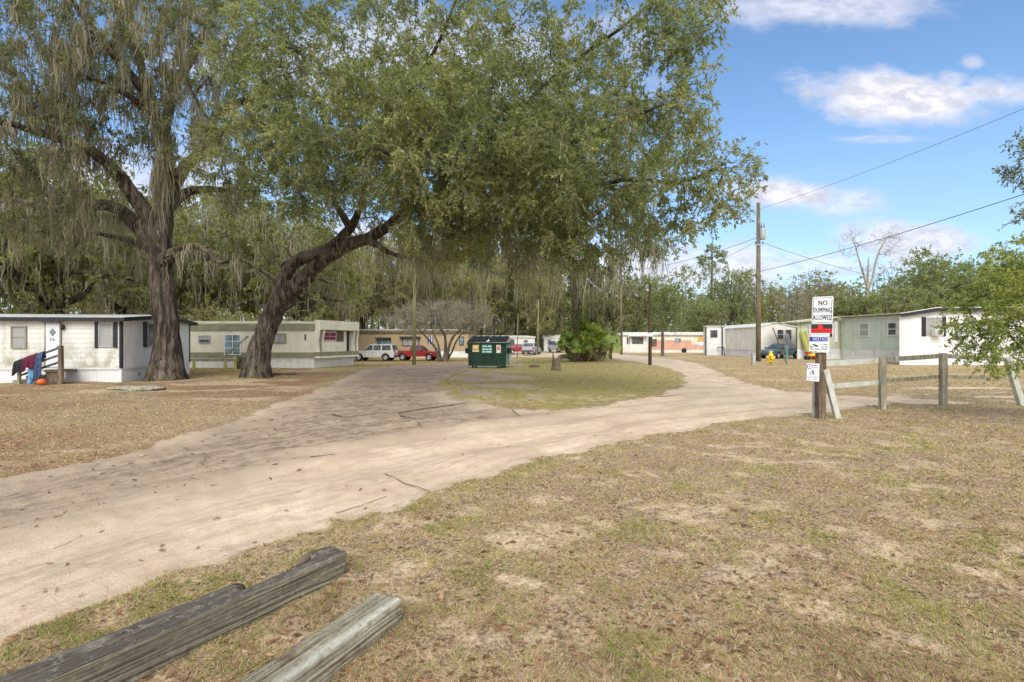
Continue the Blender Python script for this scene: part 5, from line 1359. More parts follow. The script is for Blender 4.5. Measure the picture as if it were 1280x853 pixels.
# --- pink and white home
def home_pink():
    root, WL, WE = home('mobile_home', 'faded pink and cream trailer with a boarded orange panel and flat white roof', (29.8, 75), (-1, 0), 9.9, (0, 1), 3.6, 2.75, .42, 0, 'pink_wall', 'pink_wall', 'skirt_cream', 'roof_white', 'roof_white', z0=0, over=.25, fasc_h=.22)
    W = WL; S = W.s
    mb = MB(); W.panel(mb, 0, W.len, W.z(850, 425.5), 2.5, out=.012, th=.01); mb.build('upper_band', M['cream_light'], root)
    mb = MB(); W.bar(mb, S(864), S(872), W.z(868, 431), W.z(868, 420.5), .02, .05); mb.build('boarded_window', M['cream'], root)
    mb = MB(); W.bar(mb, S(872.5), S(881), W.z(876, 427), W.z(876, 420.5), .02, .06); mb.build('orange_board', M['orange'], root)
    mb = MB(); W.bar(mb, S(872.5), S(881), W.z(876, 432), W.z(876, 427.3), .02, .05); mb.build('white_board', M['door_white'], root)
    W.window(root, S(843.5), S(851), W.z(847, 428), W.z(847, 423), 'steel', 'glass_blue', 2, 1, fw=.07, out=.015)
    mb = MB(); mb.lathe(W.pt(S(855), .3, .02), [(.3, -.1), (.36, -.08), (.36, .08), (.3, .1)], 18, M=Matrix.Rotation(math.pi / 2, 3, 'X')); mb.build('wheel', M['tyre'], root)
    mb = MB(); W.bar(mb, .2, 1.3, .9, 2.0, .02, .05); mb.build('door', M['wood_brown'], root)
    root, WL, WE = home('mobile_home', 'white panelled trailer front with a black double window beside the pink trailer', (15.7, 74), (1, 0), 4.3, (.10, .99), 4, 2.72, .1, 0, 'rib_white_warm', 'cream_light', 'skirt', 'roof_white', 'roof_white', z0=0, over=.2, fasc_h=.2)
    W = WL; S = lambda px: W.s(px)
    for a, b, c in ((790, 804, 2), (783.5, 787, 1)):
        s0, s1 = sorted((S(a), S(b))); W.window(root, s0, s1, W.z(a, 430), W.z(a, 422), 'dark_grey', 'glass', c, 1, fw=.07)
    s0, s1 = sorted((S(784), S(809))); mb = MB(); W.bar(mb, s0, s1, W.z(795, 420.5), W.z(795, 418.5), .01, .8); mb.build('awning', M['white_paint'], root)
    for px in (784.5, 808.5):
        mb = MB(); s0 = S(px); W.bar(mb, s0 - .03, s0 + .03, .1, W.z(795, 420.6), .7, .76); mb.build('awning_post', M['white_paint'], root)
home_pink()

# --- ribbed white home behind the transformer pole
def home_ribbed():
    K = (25.5, 53.5)
    root, WL, WE = home('mobile_home', 'long ribbed white mobile home with a pale gable behind the transformer pole', K, (0, 1), 13.3, (1, 0), 4.2, 3.18, .75, .42, 'rib_white_warm', 'rib_white_warm', 'skirt', 'roof_white', 'white_paint', z0=0, over=.06, fasc_h=.1)
    E = WE; S = E.s
    E.window(root, S(971), S(979.5), E.z(975, 424.5), E.z(975, 412), 'white_paint', 'glass', 1, 2, fw=.05); E.window(root, S(981), S(989.5), E.z(985, 426), E.z(985, 412), 'white_paint', 'glass', 1, 2, fw=.05)
    a = thing('roof_panel', 'white curved panel leaning against the double window of the ribbed home', 'panel', E.pt(S(986), 1.4, .3))
    mb = MB(); mb.prism([E.pt(S(981), E.z(985, 416), .15), E.pt(S(984), E.z(985, 417.5), .18), E.pt(S(987.5), E.z(985, 427), .3), E.pt(S(988), E.z(985, 431), .35), E.pt(S(981.5), E.z(985, 430), .3)], E.n * .03); mb.build('sheet', M['car_silver'], a)
    W = WL; S = W.s
    PW = Wall((23.1, 61.0), (25.48, 61.0)); mb = MB(); PW.panel(mb, 0, PW.len, .75, 3.42, th=.8); mb.build('porch_wall', M['rib_white'], root); mb = MB(); PW.panel(mb, 0, PW.len, -.1, .747, out=-.02, th=.75); mb.build('skirting', M['skirt'], root); mb = MB(); PW.bar(mb, -.15, PW.len, 3.43, 3.52, -.8, .15); mb.build('porch_roof', M['roof_white'], root)
    PW.window(root, PW.s(888), PW.s(896.5), PW.z(892, 422), PW.z(892, 413), 'dark_grey', 'glass', 1, 2, fw=.1)
    for c in (.0, 1.95):
        mb = MB(); PW.bar(mb, c - .1, c + .02, 0, 3.4, .02, .16); mb.build('porch_post', M['dark_grey'], root)
    mb = MB(); p = lambda px, z, o: W.pt(S(px), z, o)
    mb.beam(p(904, .95, 1.0), p(916, .95, 1.0), .1, .1); mb.beam(p(905, -.05, 1.15), p(906, .9, 1.0), .12, .12); mb.beam(p(919, -.05, 1.2), p(915.5, .9, 1.0), .12, .12)
    t = mb.build('sawhorse', M['dark_grey'], None); tag(t, 'dark trestle standing against the white skirt of the ribbed home', 'trestle')
home_ribbed()

# --- pale green home
def home_green():
    K = (30.5, 47.6)
    root, WL, WE = home('mobile_home', 'pale green panelled mobile home with white skirting behind the signpost', K, (0, -1), 9.0, (-1, 0), 4.2, 3.72, .95, .38, 'pale_green', 'yellow_green', 'skirt', 'roof_cream', 'roof_cream', z0=0, over=.12, fasc_h=.14)
    return root
def home_green2():
    # long wall faces the road (towards -X), end wall faces the viewer
    root = thing('mobile_home', 'pale green panelled mobile home with white skirting behind the signpost', 'mobile home', (30.5, 47, 0))
    W = Wall((30.6, 47.6), (30.3, 36.9)); E = Wall((26.7, 47.9), (30.6, 47.6)); S = W.s
    mb = MB(); W.panel(mb, 0, W.len, .95, 3.85, 3.72); mb.face([W.pt(0, .95, 0) + Vector((4.2, 0, 0)), W.pt(W.len, .95) + Vector((4.2, 0, 0)), W.pt(W.len, 3.75) + Vector((4.2, 0, 0)), W.pt(0, 3.85) + Vector((4.2, 0, 0))]); E.panel(mb, 0, E.len, .95, 3.45, 3.83, mi=1); mb.build('wall', [M['pale_green'], M['yellow_green']], root)
    mb = MB(); W.panel(mb, 0, W.len, -.2, .947, out=-.01, th=.03); E.panel(mb, 0, E.len, -.2, .947, out=-.01, th=.03); mb.build('skirting', M['skirt'], root)
    mb = MB(); u = Vector((0, 0, 1))
    roof_slab(mb, [Vector((26.4, 47.4, 3.50)), Vector((30.3, 47.2, 3.98)), Vector((30.3, 52, 3.98)), Vector((26.4, 52, 3.5))], .1)
    roof_slab(mb, [Vector((30.2, 47.3, 3.99)), Vector((30.0, 36.8, 3.86)), Vector((34.6, 36.8, 3.86)), Vector((34.6, 47.3, 3.99))], .09); mb.build('roof', M['roof_cream'], root)
    mb = MB(); W.bar(mb, 0, W.len, 3.5, 3.70, .003, .05); mb.build('fascia', M['pale_green'], root)
    s0, s1 = sorted((S(1074.5), S(1087))); W.window(root, s0, s1, W.z(1080, 421), W.z(1080, 404), 'white_paint', 'blind', 1, 2, fw=.08)
    s0, s1 = sorted((S(1110), S(1121.5))); W.window(root, s0, s1, W.z(1115, 420), W.z(1115, 403), 'white_paint', 'glass', 1, 2, fw=.08)
    s0, s1 = sorted((S(1122.3), S(1124.6))); W.window(root, s0, s1, W.z(1123, 420), W.z(1123, 403), 'white_paint', 'glass', 1, 2, fw=.08)
    mb = MB(); c = S(1054); W.bar(mb, c - .08, c + .08, .3, 3.5, .003, .12); mb.build('downspout', M['yellow_green'], root)
    for px in (1066, 1102):
        mb = MB(); c = S(px); W.bar(mb, c - .03, c + .03, .95, 3.5, .003, .03); mb.build('panel_seam', M['yellow_green'], root)
    s0 = E.s(1008); s1 = E.s(1011.5); E.window(root, s0, s1, E.z(1010, 418), E.z(1010, 406), 'white_paint', 'glass', 1, 2, fw=.07)
    mb = MB(); s0 = E.s(1043); s1 = E.s(1047); E.bar(mb, s0, s1, E.z(1045, 428), E.z(1045, 402), .005, .06); mb.build('porch_door', M['door_white'], root)
    mb = MB(); s0 = E.s(1030); s1 = E.s(1042); E.bar(mb, s0, s1, E.z(1036, 421), E.z(1036, 404), .005, .05); mb.build('window_screen', M['roof_cream'], root)
    for s0 in (E.s(1000.5), E.s(1026), E.len - .12):
        mb = MB(); E.bar(mb, s0, s0 + .12, .95, 3.4, .005, .08); mb.build('porch_trim', M['roof_cream'], root)
    y = thing('slide', 'faded yellow plastic slide leaning on the green home', 'slide', E.pt(E.s(1006), .9, .7))
    mb = MB(); a = E.pt(E.s(1002), E.z(1004, 415), .2); b = E.pt(E.s(1008.5), .05, .9)
    mb.beam(a, b, .45, .04); mb.beam(a + Vector((-.22, 0, .05)), b + Vector((-.22, 0, .05)), .05, .16); mb.beam(a + Vector((.22, 0, .05)), b + Vector((.22, 0, .05)), .05, .16); mb.build('chute', M['yellowed'], y)
home_green2()

# --- white home at the right, black fascia
def home_right():
    root = thing('mobile_home', 'white vertical-panelled mobile home with black fascia behind the leafy bush', 'mobile home', (28, 36, 0))
    W = Wall((27.75, 36.6), (44, 35.4)); E = Wall((27.75, 36.6), (31.4, 41.2)); S = W.s; L_ = W.len
    mb = MB(); s1 = S(1168); W.panel(mb, 0, s1, .55, 3.45, 3.85); W.panel(mb, s1, L_, .55, 3.85, 3.85); E.panel(mb, 0, E.len, .55, 3.45, mi=1); mb.build('wall', [M['rib_white'], M['rib_white_warm']], root)
    mb = MB(); W.panel(mb, 0, L_, -.2, .547, out=-.01, th=.03); E.panel(mb, 0, E.len, -.2, .547, out=-.01, th=.03); mb.build('skirting', M['skirt'], root)
    mb = MB(); a = W.pt(-.15, 3.70, .3); b = W.pt(s1, 4.10, .3); c = W.pt(L_ + .2, 4.10, .3); bk = Vector((3.8, 4.7, 0))
    roof_slab(mb, [a, b, b + bk, a + bk], .06); roof_slab(mb, [b, c, c + bk, b + bk], .06); mb.build('roof', M['roof_white'], root)
    mb = MB()
    for p, q in ((a, b), (b, c)):
        d = Vector((0, 0, .30)); n_ = W.n * .03; mb.hexa([p - d, q - d, q - d + n_, p - d + n_, p - Vector((0, 0, .062)), q - Vector((0, 0, .062)), q - Vector((0, 0, .062)) + n_, p - Vector((0, 0, .062)) + n_])
    mb.build('fascia', M['black_trim'], root)
    W.window(root, S(1157), S(1177), W.z(1167, 420), W.z(1167, 397), 'steel', 'blind', 2, 2, shutters='black_trim', sw=.26, fw=.06)
    mb = MB(); W.bar(mb, S(1163), S(1173), W.z(1167, 420), W.z(1167, 412), .06, .5); ac = mb.build('air_conditioner', M['white_paint'], root, bevel=.02)
    mb = MB()
    for k in range(5): W.bar(mb, S(1164), S(1172), W.z(1167, 419) + k * .07, W.z(1167, 419) + k * .07 + .03, .501, .51)
    mb.build('grille', M['dark_grey'], ac)
    W.window(root, S(1232), S(1256), W.z(1240, 420), W.z(1240, 399), 'steel', 'glass', 2, 2, fw=.06)
    mb = MB(); W.bar(mb, 0, L_, .551, .62, .004, .03); mb.build('sill_trim', M['white_paint'], root)
home_right()
# ------------------------------------------------------------------ vehicles
def make_car(name, label, cat, loc, rz, body, prof, cabin, Lc, W, wheels, wr, paint, two=None, side_wins=(), bed=None, tailgate=True, pillars=()):
    """local frame: x forward (front at +Lc/2), y left, z up. prof: side outline (x,z) of the lower body, clockwise from rear bottom; cabin: (xb0,zb),(xt0,zt),(xt1,zt),(xb1,zb)"""
    root = thing(name, label, cat, loc, 'vehicles parked in the mobile home park', rz)
    mb = MB()
    # body profile with wheel arches
    arch = wr * 1.22
    pts = []
    for x, z in prof: pts.append((x, z))
    bot = []; z0 = prof[0][1]
    xs = sorted(wheels)
    for wx in xs:
        for k in range(9):
            a = math.pi - math.pi * k / 8; bot.append((wx + math.cos(a) * arch, max(z0, wr + math.sin(a) * arch)))
    loop = [(prof[0][0], z0)] + bot + [(prof[-1][0], z0)] + pts[1:-1][::-1]
    def widen(z): return 1 - .06 * max(0, (z - .75)) - .08 * max(0, .45 - z)
    n = len(loop); base = len(mb.v)
    cols = (-W / 2, -W / 2 * .985 + .0, W / 2 * .985, W / 2)
    mb.v += [(x, -W / 2 * widen(z), z) for x, z in loop] + [(x, W / 2 * widen(z), z) for x, z in loop]
    for rev, o in ((0, 0), (1, n)):
        f = [base + o + i for i in range(n)]; mb.f.append(f[::-1] if rev else f); mb.uv.append([(0, 0)] * n); mb.mi.append(0); mb.sm.append(False)
    for i in range(n):
        j = (i + 1) % n; mb.f.append([base + i, base + j, base + n + j, base + n + i]); mb.uv.append([(0, 0)] * 4); mb.mi.append(0); mb.sm.append(False)
    mb.build('body', M[paint], root, local=True, bevel=.03)
    (xb0, zb), (xt0, zt), (xt1, _), (xb1, zb1) = cabin
    wb = W / 2 * .95; wt = W / 2 * .78
    if two:
        mb = MB()
        for s in (-1, 1): mb.box((0, s * (W / 2 * .975), z0 + .16), (abs(xs[1] - xs[0]) - 2 * arch - .02, .03, .22))
        mb.build('lower_trim', M[two], root, local=True)
    mb = MB()
    mb.hexa([(xb0, -wb, zb - .02), (xb1, -wb, zb1 - .02), (xb1, wb, zb1 - .02), (xb0, wb, zb - .02), (xt0, -wt, zt), (xt1, -wt, zt), (xt1, wt, zt), (xt0, wt, zt)])
    mb.build('cabin', M[paint], root, local=True, bevel=.05)
    def side(x0, x1, z_a, z_b, s):
        def y(z): t = (z - zb) / (zt - zb); return s * (wb + (wt - wb) * t + .006)
        def xx(x, z):  # keep inside the raked pillars
            t = (z - zb) / (zt - zb); lo = xb0 + (xt0 - xb0) * t + .10; hi = xb1 + (xt1 - xb1) * t - .10; return min(max(x, lo), hi)
        return [(xx(x0, z_a), y(z_a), z_a), (xx(x1, z_a), y(z_a), z_a), (xx(x1, z_b), y(z_b), z_b), (xx(x0, z_b), y(z_b), z_b)]
    for s in (-1, 1):
        for x0, x1 in side_wins:
            mb = MB(); q = side(x0, x1, zb + .05, zt - .09, s); mb.prism(q, (0, s * .006, 0)); mb.build('side_window', M['glass'], root, local=True)
    def tr(t, xa, xb): return xa + (xb - xa) * t
    for nm, xa, xb, sg in (('windscreen', xb1, xt1, 1), ('rear_window', xb0, xt0, -1)):
        t0, t1 = .12, .84; w0 = wb + (wt - wb) * t0 - .1; w1 = wb + (wt - wb) * t1 - .1; dx = sg * .015; zf = zb1 if sg > 0 else zb
        mb = MB(); q = [(tr(t0, xa, xb) + dx, -w0, tr(t0, zf, zt)), (tr(t0, xa, xb) + dx, w0, tr(t0, zf, zt)), (tr(t1, xa, xb) + dx, w1, tr(t1, zf, zt)), (tr(t1, xa, xb) + dx, -w1, tr(t1, zf, zt))]
        mb.prism(q, (sg * .01, 0, .004)); mb.build(nm, M['glass'], root, local=True)
    for wx in xs:
        for s in (-1, 1):
            Rm = Matrix.Rotation(math.pi / 2 * -s, 3, 'X'); c = (wx, s * (W / 2 - .11), wr)
            mb = MB(); mb.lathe(c, [(wr * .62, -.1), (wr * .95, -.1), (wr, -.06), (wr, .07), (wr * .94, .105), (wr * .62, .11), (wr * .6, .07)], 24, M=Rm); wh = mb.build('wheel', M['tyre'], root, local=True)
            mb = MB(); mb.lathe(c, [(wr * .62, .05), (wr * .62, .10), (wr * .5, .115), (wr * .42, .085), (wr * .2, .09), (wr * .16, .12), (.01, .125)], 16, M=Rm); mb.build('rim', M['rim'], wh, local=True)
            ORG[wh.name] = Vector()
    fx, rx = prof[-1][0], prof[0][0]; hl = body['hl']; tl = body['tl']
    for s in (-1, 1):
        mb = MB(); mb.box((hl[0], s * (W / 2 - .26), hl[1]), (.08, .36, .15)); mb.build('headlight', M['lamp_clear'], root, local=True, bevel=.015)
        mb = MB(); mb.box((tl[0], s * (W / 2 - .11), tl[1]), (.1, .17, .3)); mb.build('tail_light', M['lamp_red'], root, local=True, bevel=.01)
        mb = MB(); mb.box((xb1 - .25, s * (W / 2 + .07), zb + .1), (.1, .16, .12)); mb.beam((xb1 - .25, s * (W / 2 - .06), zb + .06), (xb1 - .25, s * (W / 2 + .05), zb + .08), .04, .04); mb.build('wing_mirror', M['black_trim'], root, local=True)
        mb = MB()
        for x in pillars: mb.box((x, s * (W / 2 * .99), .72), (.012, .03, .5))
        if pillars: mb.build('door_gap', M['black_trim'], root, local=True)
    mb = MB(); mb.box((fx + .02, 0, .45), (.16, W * .94, .2)); mb.build('front_bumper', M[body.get('bump', 'dark_grey')], root, local=True, bevel=.03)
    mb = MB(); mb.box((rx - .02, 0, .48), (.16, W * .94, .2)); mb.build('rear_bumper', M[body.get('bump', 'dark_grey')], root, local=True, bevel=.03)
    if bed:
        mb = MB(); mb.box(((bed[0] + bed[1]) / 2, 0, bed[2] + .004), (bed[1] - bed[0], W * .8, .02)); mb.build('cargo_bed', M['black_trim'], root, local=True)
    return root
def cars():
    b = G(467, 451.5)
    make_car('white_suv', 'old white two-tone SUV parked in front of the tan mobile home', 'SUV', (b.x, b.y + .6, b.z), math.radians(174), dict(hl=(2.22, .82), tl=(-2.27, .95), bump='dark_grey'),
             [(-2.28, .38), (-2.32, .98), (-2.2, 1.06), (.95, 1.06), (2.0, .98), (2.24, .85), (2.3, .38)], ((-2.2, 1.05), (-1.98, 1.72), (.28, 1.72), (1.0, 1.05)), 4.6, 1.78, (-1.42, 1.40), .37, 'car_white', 'car_beige', ((-2.0, -1.02), (-.9, -.12), (-.02, .9)), pillars=(-.96, -.06, .98))
    b = G(520, 451)
    make_car('red_pickup', 'faded red pickup truck between the SUV and the bare multi-stemmed tree', 'pickup truck', (b.x + .1, b.y + .3, b.z), math.radians(-8), dict(hl=(2.28, .78), tl=(-2.28, .85), bump='steel'),
             [(-2.3, .42), (-2.34, 1.0), (-.55, 1.02), (.85, 1.03), (2.05, .95), (2.28, .8), (2.34, .42)], ((-.62, 1.02), (-.5, 1.58), (.45, 1.58), (1.05, 1.02)), 4.6, 1.7, (-1.35, 1.5), .37, 'car_red', None, ((-.55, .95),), bed=(-2.2, -.68, 1.02), pillars=(-.5, .9))
    make_car('red_car', 'small red car far off in front of the distant white home', 'car', (1.25, 72, -.1), math.radians(8), dict(hl=(2.1, .65), tl=(-2.1, .8)),
             [(-2.1, .3), (-2.15, .85), (-1.7, .92), (.9, .9), (1.9, .78), (2.1, .3)], ((-1.75, .9), (-1.0, 1.36), (.2, 1.36), (1.0, .9)), 4.3, 1.7, (-1.3, 1.3), .31, 'car_red', None, ((-1.3, -.4), (-.3, .8)), pillars=(-.35, .8))
    make_car('silver_car', 'silver car seen from behind, right of the small red car', 'car', (2.55, 67, -.05), math.radians(74), dict(hl=(2.1, .65), tl=(-2.1, .85)),
             [(-2.1, .3), (-2.15, .95), (-1.9, 1.0), (.9, .95), (1.9, .8), (2.1, .3)], ((-1.95, .98), (-1.6, 1.55), (.2, 1.55), (1.0, .95)), 4.3, 1.74, (-1.3, 1.3), .32, 'car_silver', None, ((-1.6, -.5), (-.4, .8)), pillars=(-.45, .8))
    make_car('silver_van', 'pale silver van parked by the white shed, half hidden by the palmetto', 'van', (6.9, 76, 0), math.radians(-70), dict(hl=(2.1, .7), tl=(-2.1, .95)),
             [(-2.1, .3), (-2.15, 1.05), (-2.0, 1.1), (1.1, 1.02), (1.95, .85), (2.1, .3)], ((-2.05, 1.08), (-1.8, 1.75), (.5, 1.75), (1.35, 1.0)), 4.3, 1.8, (-1.3, 1.35), .32, 'car_silver', None, ((-1.7, -.7), (-.6, .2), (.3, 1.0)), pillars=(-.65, .25))
    make_car('teal_sedan', 'dull teal sedan with raised hood behind the leaning board, by the ribbed white home', 'car', (26.3, 50.3, 0), math.radians(208), dict(hl=(2.2, .68), tl=(-2.2, .8)),
             [(-2.2, .3), (-2.25, .9), (-1.5, .98), (.9, .95), (2.0, .80), (2.25, .6), (2.25, .3)], ((-1.75, .95), (-1.0, 1.45), (.15, 1.45), (1.05, .94)), 4.5, 1.75, (-1.35, 1.4), .32, 'car_teal', None, ((-1.35, -.45), (-.35, .85)), pillars=(-.4, .85))
cars()

# ------------------------------------------------------------------ dumpster
def dumpster():
    b = G(611, 459.5); root = thing('dumpster', 'dark green metal dumpster with stickers beside the road', 'dumpster', b, rotz=math.radians(-8))
    W_, D, H = 2.5, 1.5, 1.62; z0 = .16
    def hexb(w0, w1, y0b, y1b, y0t, y1t, za, zb): return [(-w0, y0b, za), (w0, y0b, za), (w0, y1b, za), (-w0, y1b, za), (-w1, y0t, zb), (w1, y0t, zb), (w1, y1t, zb), (-w1, y1t, zb)]
    mb = MB(); mb.hexa(hexb(W_ / 2 * .95, W_ / 2, -D / 2 + .1, D / 2, -D / 2, D / 2, z0, H - .02))
    for s in (-1, 1): mb.box((s * W_ / 2, 0, H - .06), (.07, D, .1))
    mb.box((0, -D / 2 - .02, H - .06), (W_, .07, .1)); mb.box((0, -D / 2 + .06, z0 + .03), (W_ * .96, .07, .1)); mb.build('body', M['dumpster'], root, local=True, bevel=.012)
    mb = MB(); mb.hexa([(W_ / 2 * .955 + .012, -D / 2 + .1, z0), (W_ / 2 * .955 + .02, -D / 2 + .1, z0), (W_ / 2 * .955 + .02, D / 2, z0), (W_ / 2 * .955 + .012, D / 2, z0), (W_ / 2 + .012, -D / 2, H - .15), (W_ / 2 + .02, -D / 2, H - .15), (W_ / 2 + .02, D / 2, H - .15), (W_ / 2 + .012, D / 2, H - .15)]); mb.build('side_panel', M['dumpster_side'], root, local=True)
    for s in (-1, 1):   # fork sleeves
        mb = MB(); mb.box((s * (W_ / 2 + .09), -.05, 1.08), (.16, 1.1, .34)); 
        mb.build('fork_sleeve', M['lid_black'], root, local=True, bevel=.01)
        mb = MB(); mb.prism([(s * W_ * .49, -D / 2 - .02, H), (s * W_ * .49, D / 2, H), (s * W_ * .49, D / 2, H + .36)], (s * .03, 0, 0)); mb.build('lid_cheek', M['steel'], root, local=True)
    for s in (-1, 1):   # two sloping lids with ribs
        mb = MB(); x0, x1 = (s * W_ / 2 * .99, s * .02); a, b_ = min(x0, x1), max(x0, x1)
        mb.hexa([(a, -D / 2 - .06, H + .005), (b_, -D / 2 - .06, H + .005), (b_, D / 2, H + .36), (a, D / 2, H + .36), (a, -D / 2 - .06, H + .05), (b_, -D / 2 - .06, H + .05), (b_, D / 2, H + .40), (a, D / 2, H + .40)])
        for k in range(3):
            x = a + (b_ - a) * (k + .5) / 3; mb.beam((x, -D / 2, H + .07), (x, D / 2 - .05, H + .41), .14, .03)
        mb.build('lid', M['lid_black'], root, local=True, bevel=.01)
    mb = MB(); mb.prism([(-.02, -D / 2 - .05, H + .03), (.22, -D / 2 - .05, H + .03), (.10, -D / 2 + .1, H + .16)], (0, .02, .02)); mb.build('trash_bag', M['sticker_white'], root, local=True)
    mb = MB(); mb.box((0, -D / 2 + .12, .09), (1.25, .06, .1)); mb.build('skid', M['steel'], root, local=True)
    for x in (-.95, .95):
        for y in (-.5, .5):
            mb = MB(); mb.lathe((x, y, .085), [(.02, -.03), (.085, -.03), (.09, 0), (.085, .03), (.02, .03)], 14, M=Matrix.Rotation(math.pi / 2, 3, 'Y')); mb.box((x, y, .15), (.1, .12, .04)); mb.build('caster', M['tyre'], root, local=True)
    fy = lambda z: -D / 2 + .1 - .1 * (z - z0) / (H - z0) - .008
    def stick(nm, x, z, w, h, mt):
        mb = MB(); y0, y1 = fy(z - h / 2), fy(z + h / 2)
        mb.hexa([(x - w / 2, y0 - .008, z - h / 2), (x + w / 2, y0 - .008, z - h / 2), (x + w / 2, y0, z - h / 2), (x - w / 2, y0, z - h / 2), (x - w / 2, y1 - .008, z + h / 2), (x + w / 2, y1 - .008, z + h / 2), (x + w / 2, y1, z + h / 2), (x - w / 2, y1, z + h / 2)])
        return mb.build(nm, M[mt], root, local=True)
    def lines(par, x, z, w, rows, mt, h=.05):
        mb = MB()
        for r, (dz, segs) in enumerate(rows):
            y = fy(z + dz) - .012
            for a, b_ in segs: mb.box((x + (a + b_) / 2 * w, y, z + dz), ((b_ - a) * w, .006, h))
        mb.build('lettering', M[mt], par, local=True)
    s = stick('yellow_sticker', -.70, 1.24, .42, .46, 'sticker_yellow'); lines(s, -.70, 1.24, .42, [(.12, ((-.38, .38),)), (.02, ((-.38, .3),)), (-.18, ((-.5, .5),))], 'sticker_white', .06)
    s = stick('green_label', .02, 1.20, .66, .54, 'sticker_teal'); lines(s, .02, 1.20, .66, [(.17, ((-.45, -.02), (.1, .42))), (-.02, ((-.45, -.2), (-.12, .1), (.18, .45))), (-.18, ((-.45, -.2), (-.12, .42)))], 'sticker_white', .07)
    s = stick('red_white_sticker', .76, 1.20, .28, .50, 'sticker_white'); lines(s, .76, 1.20, .28, [(.12, ((-.3, -.05), (.05, .3))), (-.0, ((-.3, .3),))], 'toy_red', .10)
dumpster()

